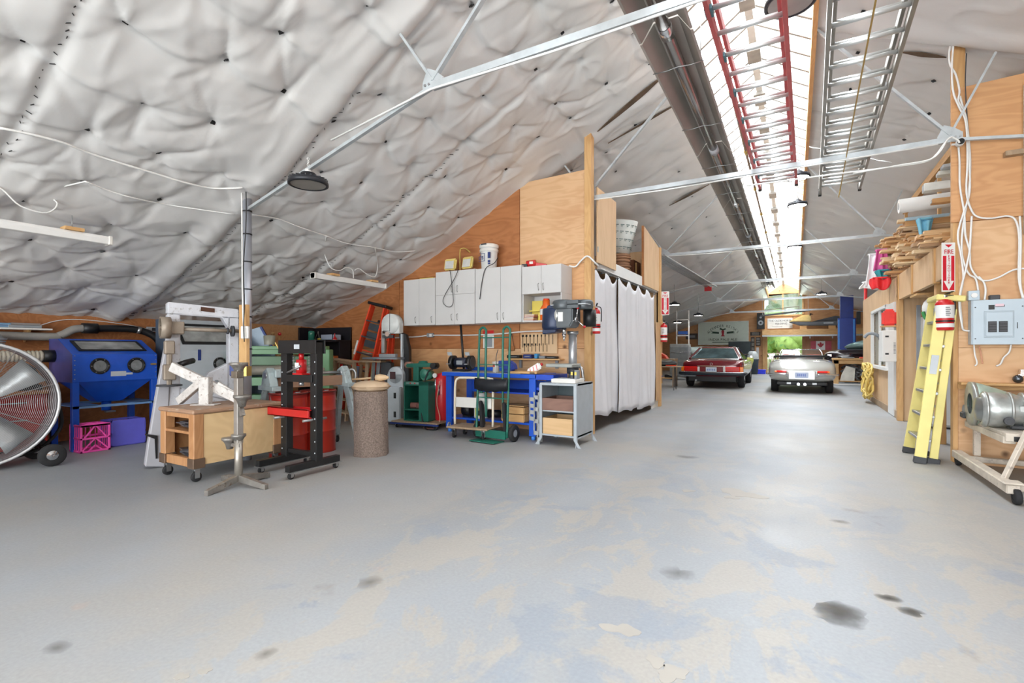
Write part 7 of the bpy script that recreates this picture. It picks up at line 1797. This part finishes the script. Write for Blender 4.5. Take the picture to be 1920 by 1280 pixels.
# second car: silver roadster
SLV = mat((182, 182, 177), .2, .25, .05, 2, coat=.6)
x0, y0 = pd(1503, 13.2)
t = thing('car', 'silver open roadster with a rounded tail parked beside the red coupe', 'car', (x0, y0 + .3, 0))
loft([(-.34, .52, .48, .62, .68), (-.30, .70, .38, .66, .76), (-.15, .80, .32, .70, .85), (.3, .83, .28, .74, .93), (.9, .83, .24, .76, .96), (1.15, .825, .22, .76, .93), (2.3, .81, .22, .74, .90), (3.2, .79, .26, .66, .86), (4.0, .62, .34, .56, .72), (4.15, .4, .42, .5, .6)], SLV, 'body', t)
b = MB(); b.b2((-.60, 1.0, .80), (.60, 2.2, .965)); b.o('cockpit', BLACK, t, .06, seg=2)
for s in (-1, 1):
    MB().prism([(1.35, .80), (1.62, .82), (1.58, 1.04), (1.44, 1.06)], s * .32 - .2, s * .32 + .2, 'X').o('seat', mat((150, 84, 66), .5), t, .03, seg=2)
    q = MB().tube(arc([(s * .62, -.315, .60), (s * .48, -.345, .60), (s * .34, -.36, .60)]), .030, 8).o('tail_light', TLR, t)
    MB().b2((s * .64, -.35, .58), (s * .52, -.30, .62)).o('indicator', TLO, q, .005)
    b = MB(); b.tube(arc([(s * .84, -.05, .53), (s * .80, -.24, .53), (s * .62, -.37, .53), (s * .36, -.41, .53)]), .026, 8); b.o('bumper', CHROME, t)
    MB().tube([(s * .34, -.42, .46), (s * .34, -.43, .64)], .018, 8).o('overrider', CHROME, t)
    MB().cyl((s * .075, -.40, .27), (s * .075, -.1, .27), .04).o('exhaust_pipe', CHROME, t); MB().box((s * .3, -.2, .28), (.1, .05, .05)).o('bracket', STEEL, t)
    MB().tube(arc([(s * .58, 2.05, .92), (s * .56, 2.2, 1.1), (s * .5, 2.35, 1.2)]), .015, 8).o('windscreen_post', CHROME, t); MB().box((s * .76, 2.2, 1.02), (.12, .08, .08)).o('door_mirror', CHROME, t, .01)
MB().tube([(-.5, 2.35, 1.2), (.5, 2.35, 1.2)], .015, 8).o('windscreen_frame', CHROME, t); MB().add([(-.57, 2.2, .94), (.57, 2.2, .94), (.5, 2.34, 1.19), (-.5, 2.34, 1.19)], [(0, 1, 2, 3)]).o('windscreen', GLASS, t)
b = MB(); b.tube(arc([(-.66, .95, .97), (-.62, .85, 1.0), (0, .78, 1.01), (.62, .85, 1.0), (.66, .95, .97)]), .035, 8); b.o('folded_hood', BLACK, t)
p = MB().b2((-.30, -.375, .40), (.30, -.35, .60)).o('plate_recess', mat((226, 226, 226), .3, .3), t, .006); q = MB().b2((-.155, -.382, .44), (.155, -.375, .585)).o('number_plate', mat((176, 188, 214), .4), p)
for k in range(5): MB().b2((-.10 + k * .042, -.385, .48), (-.072 + k * .042, -.382, .55)).o('plate_mark', mat((110, 130, 190), .5), q)
MB().b2((-.6, -.1, .22), (.6, .5, .33)).o('underside', BLACK, t, .02); wheels(t, .66, (.55, 3.0), .31)

# yellow-green motorcycle glimpsed beside the coupe
x0, y0 = -1.62, 21.6
t = thing('motorcycle', 'colourful small motorcycle partly hidden behind the red coupe', 'motorcycle', (x0, y0, 0), 20)
for y in (0, 1.2): q = MB().ring((0, y, .3), .25, .05, 'X', 24).o('wheel', RUBBER, t); MB().ring((0, y, .3), .2, .012, 'X', 20).o('rim', CHROME, q)
MB().prism([(-.1, .5), (.9, .5), (1.1, .75), (.8, .9), (.3, .75), (-.3, .9), (-.35, .75)], -.13, .13, 'X').o('fairing', mat((206, 216, 120), .3, 0, .3, 9, wear=(210, 110, 60)), t, .03); MB().bar((0, 1.2, .3), (0, .95, 1.0), .05).o('fork', STEEL, t); MB().bar((-.3, .95, 1.0), (.3, .95, 1.0), .03).o('handlebar', CHROME, t); MB().b2((-.1, -.2, .2), (.1, .8, .5)).o('engine', DKGREY, t, .02)
# pale van roof behind the coupe
t = thing('covered_car', 'pale covered car roof seen above the red coupe', 'car', (pd(1318, 20.6)[0], pd(1318, 20.6)[1], 0)); loft([(-.3, .85, .35, .85, .92), (0, .9, .3, .9, 1.0), (2, .9, .3, .9, 1.0), (3.6, .85, .35, .8, .85)], mat((56, 60, 66), .4), 'body', t); loft([(.5, .66, .95, 1.2, 1.25), (.7, .72, .95, 1.28, 1.34), (2.2, .72, .95, 1.28, 1.34), (2.6, .62, .95, 1.1, 1.15)], mat((196, 214, 214), .4), 'roof', t); wheels(t, .78, (.5, 3.0), .3)

# left group: work table, tool chest, ladder frame, clutter
x0, y0 = pd(1258, 14.6)
t = thing('trestle_table', 'small table on crossed steel legs left of the red coupe', 'table', (x0, y0, 0), HD)
MB().b2((-.62, -.25, .68), (.26, .3, .71)).o('top', OLDW, t, .003)
for s in (-.5, .12): [MB().bar((s - .10 * q, -.2 * q, 0), (s + .06 * q, .22 * q, .68), .022).o('leg', DKGREY, t) for q in (-1, 1)]
t = thing('black_fender', 'curved black body panel lying on the trestle table', 'panel', (x0 - .22, y0, .711), HD); loft([(-.22, .30, 0, .04, .06), (-.1, .40, 0, .10, .16), (.1, .40, 0, .12, .18), (.25, .3, 0, .05, .07)], BLACK, 'panel', t); MB().b2((.0, -.24, .0), (.3, -.20, .03)).o('orange_strip', ORANGE, t)
x0, y0 = pd(1273, 19.5)
t = thing('tool_chest', 'tall light grey rolling tool chest left of the red coupe', 'tool chest', (x0, y0, 0), 0)
MB().b2((-.36, 0, .12), (.36, .5, 1.42)).o('body', mat((176, 182, 184), .4, .2), t, .02)
for k in range(7): q = MB().b2((.365, .03, .2 + k * .165), (.375, .47, .34 + k * .165)).o('drawer', LGREY, t, .002); MB().b2((.375, .1, .30 + k * .165), (.395, .4, .325 + k * .165)).o('handle', CHROME, q)
MB().b2((-.34, -.015, .15), (.34, 0, .72)).b2((-.34, -.015, .80), (.34, 0, 1.3)).o('side_panel', mat((150, 158, 162), .4, .2), t, .003)
for k in range(5): MB().bar((-.2 + k * .1, -.02, .2), (-.2 + k * .1, -.02, .65), .012).o('hanging_tool', GREY, t)
MB().tube([(-.3, -.03, 1.1), (.0, -.06, 1.08), (.3, -.03, 1.1)], .012, 6).o('push_handle', CHROME, t)
for x in (-.3, .3):
    for y in (.06, .44): caster(t, x, y, .045, .12)
t = thing('display_rack', 'white upright frame standing behind the grey tool chest', 'frame', (x0, y0 + .75, 0), 0); 
for x in (-.26, .22): MB().b2((x, 0, 0), (x + .04, .04, 2.8)).o('upright', WHITE, t)
[MB().b2((-.26, 0, zz), (.26, .04, zz + .04)).o('rung', WHITE, t) for zz in (1.75, 2.4)]; MB().b2((-.18, -.03, 1.82), (.2, .0, 1.95)).o('blue_sign', mat((40, 80, 150), .5), t)
x0, y0 = pd(1247, 16.2)
t = thing('plywood_divider', 'tall plywood divider edge behind the trestle table', 'divider', (-5.2, y0 + 1.2, 0), 0); MB().b2((0, 0, 0), (1.05, .04, 2.25)).o('panel', PLY, t); MB().b2((1.05, -.02, 0), (1.12, .05, 2.62)).o('edge_post', PINE, t)
x0, y0 = pd(1246, 15.9)
t = thing('clutter_bench', 'low bench heaped with orange and dark things behind the trestle table', 'bench', (x0, y0, 0), 0); MB().b2((-.7, 0, .86), (.3, .6, .9)).o('top', OLDW, t)
for x in (-.68, .24): MB().b2((x, .02, 0), (x + .05, .58, .86)).o('leg', OLDW, t)
MB().b2((-.6, .1, .25), (.25, .5, .29)).o('shelf', PINEX, t)
for i, (x, z, sx, sz, m, l, c) in enumerate([(-.12, .901, .34, .20, ORANGE, 'orange folded tarp heaped on the cluttered bench', 'tarp'), (-.3, .291, .3, .16, mat((90, 80, 190), .5), 'violet box on the shelf of the cluttered bench', 'box'), (.1, .291, .26, .10, BLACK, 'black box on the shelf of the cluttered bench', 'box')]):
    q = tag(MB().prism([(-sx / 2, 0), (sx / 2, 0), (sx * .3, sz * .5), (-sx * .2, sz), (-sx / 2, sz * .9)], 0, .3, 'Y').o('bench_item', m, None, .01), l, c, None, (x0 + x, y0 + .12, z)); MB().b2((-sx * .3, -.004, sz * .2), (sx * .2, 0, sz * .3)).o('fold_line', DKGREY, q)

# far end wall furniture
Y = 28.95
def wbox_on_wall(u0, v0, u1, v1, Y_, depth, name, m, label, cat, bevel=.004, group=None):
    a = pYz(u0, v1, Y_); b_ = pYz(u1, v0, Y_)
    t = thing(name, label, cat, (a[0], Y_ - depth, a[2]))
    w = b_[0] - a[0]; h = b_[2] - a[2]
    MB().b2((0, 0, 0), (w, depth, h)).o('body', m, t, bevel)
    return t, w, h
t, w, h = wbox_on_wall(1311, 603, 1402, 645, 28.9, .04, 'beer_sign', mat((206, 218, 206), .4, 0, .03), 'large pale green framed sign reading ALEXANDER KEITH\'S INDIA PALE ALE', 'sign')
FRM = mat((214, 220, 214), .4); DG = mat((36, 66, 48), .5); RD2 = mat((170, 30, 50), .5)
for a, b_ in (((-.05, -.03, -.05), (w + .05, .0, 0)), ((-.05, -.03, h), (w + .05, 0, h + .05)), ((-.05, -.03, 0), (0, 0, h)), ((w, -.03, 0), (w + .05, 0, h))): MB().b2(a, b_).o('frame_bar', FRM, t)
S_ = "ALEXANDER KEITH'S"
for i, c in enumerate(S_):
    if c == ' ': continue
    a = R(62 - i * 124 / (len(S_) - 1)); rx_, rz_ = w * .34, h * .55
    text(c, h * .17, DG, t, (w / 2 + math.sin(-a) * -rx_ * -1 if False else w / 2 - math.sin(a) * rx_, -.006, h * .28 + math.cos(a) * rz_), (90, -math.degrees(a) * .55, 0), 'sign_letter', sx=.8)
text('INDIA PALE ALE', h * .165, DG, t, (w / 2, -.006, h * .20), name='sign_letters', sx=1.05)
text('PREMIUM QUALITY SINCE 1820', h * .05, DG, t, (w / 2, -.006, h * .08), name='sign_letters') if False else MB().b2((w * .28, -.004, h * .07), (w * .74, 0, h * .10)).o('small_print', DG, t)
MB().prism([(w * .25, h * .50), (w * .42, h * .47), (w * .42, h * .56), (w * .25, h * .59), (w * .29, h * .545)], -.006, 0, 'Y').prism([(w * .75, h * .50), (w * .58, h * .47), (w * .58, h * .56), (w * .75, h * .59), (w * .71, h * .545)], -.006, 0, 'Y').o('ribbon', DG, t)
MB().prism([(w * .455, h * .36), (w * .545, h * .36), (w * .52, h * .42), (w * .53, h * .60), (w * .50, h * .66), (w * .47, h * .60), (w * .48, h * .42)], -.008, 0, 'Y').o('red_emblem', RD2, t)
MB().prism([(w * .43, h * .68), (w * .50, h * .62), (w * .57, h * .68), (w * .55, h * .73), (w * .50, h * .69), (w * .45, h * .75)], -.008, 0, 'Y').o('antler_emblem', DG, t)
t, w, h = wbox_on_wall(1420, 587, 1434, 617, 28.9, .35, 'loudspeaker', BLACK, 'tall black loudspeaker standing on the beam left of the white sign', 'speaker')
MB().cyl((w / 2, -.012, h * .38), (w / 2, 0, h * .38), w * .36, n=24).o('woofer', GREY, t); MB().cyl((w / 2, -.02, h * .38), (w / 2, -.012, h * .38), w * .14, n=20).o('cone', BLACK, t); MB().cyl((w / 2, -.012, h * .72), (w / 2, 0, h * .72), w * .15, n=20).o('tweeter', GREY, t)
t, w, h = wbox_on_wall(1439, 596, 1486, 616, 28.92, .03, 'white_sign', mat((214, 218, 216), .5), 'weathered white sign reading THE OLDE HORSE FEEDING behind the jet ski', 'sign')
text('THE OLDE HORSE', h * .26, DKGREY, t, (w * .5, -.004, h * .76), name='sign_letters', sx=.95); text('FEEDING', h * .26, DKGREY, t, (w * .55, -.004, h * .46), name='sign_letters', sx=1.0); MB().b2((w * .2, -.003, h * .15), (w * .6, 0, h * .2)).o('small_print', GREY, t)
t = thing('long_shelf', 'long pine beam shelf above the far doorway carrying speaker and jet ski', 'shelf', (pYz(1430, 620, 28.5)[0], 28.2, pYz(1430, 618, 28.2)[2])); MB().b2((0, 0, -.04), (4.35, .8, 0)).o('board', PINEX, t); MB().b2((0, -.03, -.28), (4.35, .0, .0)).o('fascia', PINEX, t); MB().b2((0, -.05, -.36), (4.35, -.0, -.28)).o('track_rail', GALV, t)
for x in (.1, 4.2): MB().b2((x, .68, -2.22), (x + .1, .79, -.04)).o('post', PINE, t)
# jet ski
px = pYz(1478, 617, 28.3)
t = thing('jet_ski', 'yellow and grey jet ski lying on the long shelf above the doorway', 'jet ski', (px[0], 28.25, px[2] + .08))
HUL = mat((84, 88, 94), .35, .1)
MB().prism([(0, .28), (.5, .10), (2.3, .06), (2.42, .22), (2.4, .32), (1.0, .26)], .05, .6, 'Y').o('hull', HUL, t, .04, seg=2)
MB().prism([(.02, .30), (1.0, .28), (.95, .62), (.62, .62), (.3, .45)], .12, .52, 'Y').o('bow_cover', mat((238, 206, 130), .35), t, .04, seg=2)
MB().prism([(1.0, .28), (2.38, .33), (2.40, .46), (2.0, .54), (1.3, .36)], .2, .45, 'Y').o('seat', mat((70, 76, 84), .5), t, .04, seg=2)
MB().bar((.95, .15, .68), (1.05, .5, .66), .04).bar((.8, .32, .45), (1.0, .32, .68), .06).o('handlebar', BLACK, t); MB().b2((1.5, .04, .16), (1.9, .05, .22)).o('side_decal', LGREY, t)
for x in (.5, 1.7): MB().b2((x, .1, -.08), (x + .3, .55, .08)).o('cradle_block', PINEX, t)
t, w, h = wbox_on_wall(1504, 630, 1574, 703, 28.98, .05, 'sliding_door', wood((168, 116, 82), (140, 92, 60), 'Z', 3, 'sliding_door_wood', knots=False), 'brown wooden sliding barn door right of the far doorway', 'door')
for k in range(1, 9): MB().b2((w * k / 9 - .006, -.003, .01), (w * k / 9 + .006, 0, h - .01)).o('board_joint', OAK, t)
for x in (w * .2, w * .8): MB().b2((x, -.02, h - .1), (x + .05, 0, h + .16)).o('hanger', GALV, t)
t, w, h = wbox_on_wall(1520, 639, 1559, 656, 28.9, .015, 'canada_flag', WHITE, 'painted red and white maple leaf flag board on the sliding door', 'flag')
PK = mat((186, 74, 88), .5); MB().b2((0, -.004, 0), (w * .26, 0, h)).b2((w * .70, -.004, 0), (w, 0, h)).o('red_bar', PK, t)
c_ = w * .48; lf = [(0, -.38), (.02, -.18), (.22, -.2), (.16, -.08), (.42, .1), (.32, .14), (.36, .28), (.2, .24), (.12, .14), (.14, .38), (.07, .33), (0, .45)]
poly = [(c_ + x * h * .8, h * .5 + z * h * .9) for x, z in lf] + [(c_ - x * h * .8, h * .5 + z * h * .9) for x, z in reversed(lf[1:-1])]
MB().prism(poly, -.006, -.001, 'Y').o('maple_leaf', mat((176, 40, 56), .5), t)
DJ = MB(); a = pYz(1430, 700, 28.9); DJ.b2((a[0], 28.85, 0), (a[0] + .2, 28.98, 2.2)); jm = struct(DJ.o('trim_8', PINE))
# cabinets, bin, tub
x0, y0 = pYz(1388, 700, 28.3)[0], 28.1
t = thing('black_cabinet', 'tall black steel cabinet standing under the right half of the green sign', 'cabinet', (x0 - .55, y0, 0)); MB().b2((0, 0, .03), (1.05, .7, 1.62)).o('body', mat((32, 44, 48), .35), t, .01)
for s in (0, .53): q = MB().b2((s + .01, -.02, .06), (s + .51, 0, 1.58)).o('door', mat((30, 46, 50), .3), t, .004); MB().b2((s + .1, -.03, .9), (s + .13, -.02, 1.1)).o('handle', CHROME, q)
x0 = pd(1411, 23.9)
t = thing('trash_can', 'dark grey trash can with a clear bag left of the far doorway', 'bin', (x0[0], x0[1], 0)); MB().lathe([(.001, 0), (.22, 0), (.27, .68), (.29, .70), (.29, .74), (.26, .74), (.24, .1), (.001, .05)], n=26).o('can', mat((62, 74, 84), .5), t); MB().lathe([(.27, .72), (.25, .95), (.14, 1.12), (.001, 1.1)], n=18).o('bag', mat((190, 196, 196), .2, 0, .2, 9), t)
x0 = pd(1427, 24.0)
tag(MB().b2((-.2, -.14, .01), (.2, .14, .2)).b2((-.22, -.16, .17), (.22, .16, .22)).o('blue_tub', mat((40, 60, 230), .35), None, .01), 'bright blue plastic tub on the floor left of the far doorway', 'tub', None, (x0[0], x0[1], 0))
for i, (u0, v0, u1, v1, l) in enumerate([(1407, 622, 1426, 629, 'long dark framed picture, top one left of the far doorway'), (1408, 632, 1415, 659, 'tall narrow dark framed picture left of the far doorway'), (1417, 632, 1426, 648, 'dark framed picture right of the tall narrow one')]):
    t, w, h = wbox_on_wall(u0, v0, u1, v1, 28.97, .03, 'framed_picture', mat((50, 40, 34), .5), l, 'picture')
    for k in range(3):
        MB().b2((w * .15, -.004, h * (.08 + .31 * k)), (w * .85, 0, h * (.30 + .31 * k))).o('print', mat((130, 126, 118), .5, 0, .5, 30), t)
t, w, h = wbox_on_wall(1286, 625, 1308, 636, 28.97, .03, 'oval_plaque', mat((84, 72, 62), .5), 'dark oval plaque on the plywood left of the green sign', 'plaque'); MB().b2((w * .2, -.004, h * .3), (w * .8, 0, h * .7)).o('relief', GREY, t)
tag(MB().b2((0, 0, 0), (.12, .03, .62)).o('thermometer', WHITE, None, .004), 'narrow white wall thermometer left of the far doorway', 'thermometer', None, (pYz(1418, 673, 28.9)[0], 28.95, pYz(1418, 673, 28.9)[2]))
# overhead door track in front of the gable window
t = thing('steel_track', 'dark bent steel track frame hanging in front of the gable window', 'track', (0, 27.6, 0))
a, b_ = pYz(1431, 582, 27.6), pYz(1498, 574, 27.6)
MB().bar((a[0], 0, a[2]), (b_[0], 0, b_[2]), .03).bar((a[0], 0, a[2]), (a[0], 0, a[2] - .25), .03).bar((b_[0], 0, b_[2]), (b_[0], 0, b_[2] - .25), .03).o('track_frame', RUSTY, t)
a, b_ = pYz(1425, 592, 27.6), pYz(1520, 581, 27.6); MB().bar((a[0], .1, a[2]), (b_[0], .1, b_[2]), .05, .08).o('bar', DKGREY, t)
for x in (a[0] + .1, b_[0] - .1): MB().bar((x, .1, a[2]), (x, .1, float(roofz(x, 27.6))), .012).o('hanger_rod', STEEL, t)
# blue two-post lift
x0 = pYz(1588, 650, 23.6)[0]
t = thing('car_lift_post', 'thick dark blue car lift column behind the workbench at the right', 'lift', (x0, 23.6, 0))
MB().b2((-.30, 0, .02), (.30, .35, 2.45)).o('outer_column', mat((30, 56, 140), .3, 0, .1, coat=.4), t, .01); MB().b2((-.22, .04, 2.45), (.22, .3, 3.35)).o('inner_column', mat((24, 48, 126), .3, 0, .1), t, .01); MB().b2((-.30, -.01, .1), (-.24, 0, 2.4)).b2((.20, -.01, .1), (.26, 0, 2.4)).o('edge_strip', mat((60, 130, 210), .3), t); MB().b2((.32, 0, 2.2), (.45, .2, 2.7)).o('power_unit', BLACK, t, .01)
MB().b2((-.4, -.1, 0), (.4, .5, .02)).o('base_plate', DKGREY, t)
# workbench right with clutter
x0, y0 = pd(1562, 16.6)
t = thing('workbench', 'heavy wooden workbench full of rags beyond the silver roadster', 'workbench', (x0, y0, 0), 0)
MB().b2((0, 0, .84), (1.9, .75, .90)).o('top', PINEX, t, .004); MB().b2((.02, .02, .72), (1.85, .05, .84)).o('apron', PINEX, t)
for x in (.02, 1.3): [MB().b2((x, yy, 0), (x + .14, yy + .13, .84)).o('leg', PINE, t) for yy in (.02, .6)]
MB().b2((.05, .05, .12), (1.85, .7, .15)).o('shelf', PINEX, t); MB().b2((.16, .7, .15), (1.8, .73, .84)).o('back', OAK, t)
t2 = thing('rag_heap', 'heap of striped dark and pale rags on the shelf of the wooden workbench', 'rags', (x0 + .62, y0 + .35, .151)); b = MB(); r2 = random.Random(8)
for k in range(14):
    p0 = (r2.uniform(-.4, .1), r2.uniform(-.2, .1), .05 + k * .03); b.tube(arc([p0, (p0[0] + .15, p0[1] - .02, p0[2] + .1), (p0[0] + .35, p0[1], p0[2] + .04), (p0[0] + .45, p0[1], max(p0[2] - .12, .03))]), .035, 6)
b.o('rags', mat((120, 122, 124), .8, 0, .9, 9), t2, kind='stuff'); MB().prism([(-.42, 0), (-.02, 0), (0, .42), (-.25, .5), (-.38, .2)], -.3, -.26, 'Y').o('pale_cloth', mat((222, 218, 206), .8), t2)
tag(MB().b2((0, 0, 0), (.4, .3, .1)).o('teal_box', mat((50, 160, 180), .5), None, .02), 'teal folded cloth on the right of the workbench shelf', 'cloth', None, (x0 + 1.0, y0 + .1, .151))
tag(MB().b2((0, 0, 0), (.5, .2, .05)).o('red_tool_tray', mat((230, 90, 70), .5), None, .01), 'orange red tray on the wooden workbench top', 'tray', None, (x0 + .75, y0 + .06, .901))
for k, (x, w, m, l) in enumerate([(.25, .35, GALV, 'silver tray on the left of the wooden workbench top'), (1.35, .4, STEEL, 'steel tools lying on the right of the wooden workbench top')]):
    q = tag(MB().b2((0, 0, 0), (w, .2, .04)).o('tray', m, None, .01), l, 'tray', None, (x0 + x, y0 + .05, .901)); MB().b2((.02, -.01, .01), (w - .02, 0, .02)).o('edge', DKGREY, q)
# dark car body raised behind the bench
t = thing('car', 'glossy black classic car seen side-on behind the wooden workbench', 'car', (x0 + 1.95, y0 + 2.3, .34), 90)
CBK = mat((30, 16, 26), .12, .1, .1, coat=.8)
loft([(-2.1, .5, .45, .6, .66), (-1.95, .72, .32, .7, .78), (-1.2, .80, .24, .78, .90), (0, .82, .22, .80, .92), (1.3, .82, .22, .80, .92), (2.0, .78, .3, .72, .84), (2.15, .6, .42, .6, .66)], CBK, 'body', t); loft([(-.6, .55, .86, .92, .95), (-.1, .56, .88, 1.2, 1.26), (.9, .56, .88, 1.2, 1.26), (1.5, .5, .86, .95, 1.0)], mat((130, 160, 160), .2, .2), 'greenhouse', t); wheels(t, .72, (-1.35, 1.35), .31)
MB().b2((-.6, -1.5, -.34), (.6, -1.1, 0)).b2((-.6, 1.1, -.34), (.6, 1.5, 0)).o('support_stand', DKGREY, t); MB().b2((-.80, -2.05, .62), (.5, -2.12, .68)).o('bonnet_edge', RED, t); MB().box((-.9, .9, .7), (.02, .2, .08)).o('yellow_sticker', YELLOW, t) if False else None
q = thing('long_plank', 'long pale board lying on the floor in front of the wooden workbench', 'board', (x0 - .2, y0 - .12, 0)); MB().b2((0, -.05, .0), (2.0, .08, .05)).o('board', OFFW, q, .01); MB().b2((.1, -.052, .01), (1.9, -.05, .02)).o('edge', GREY, q)
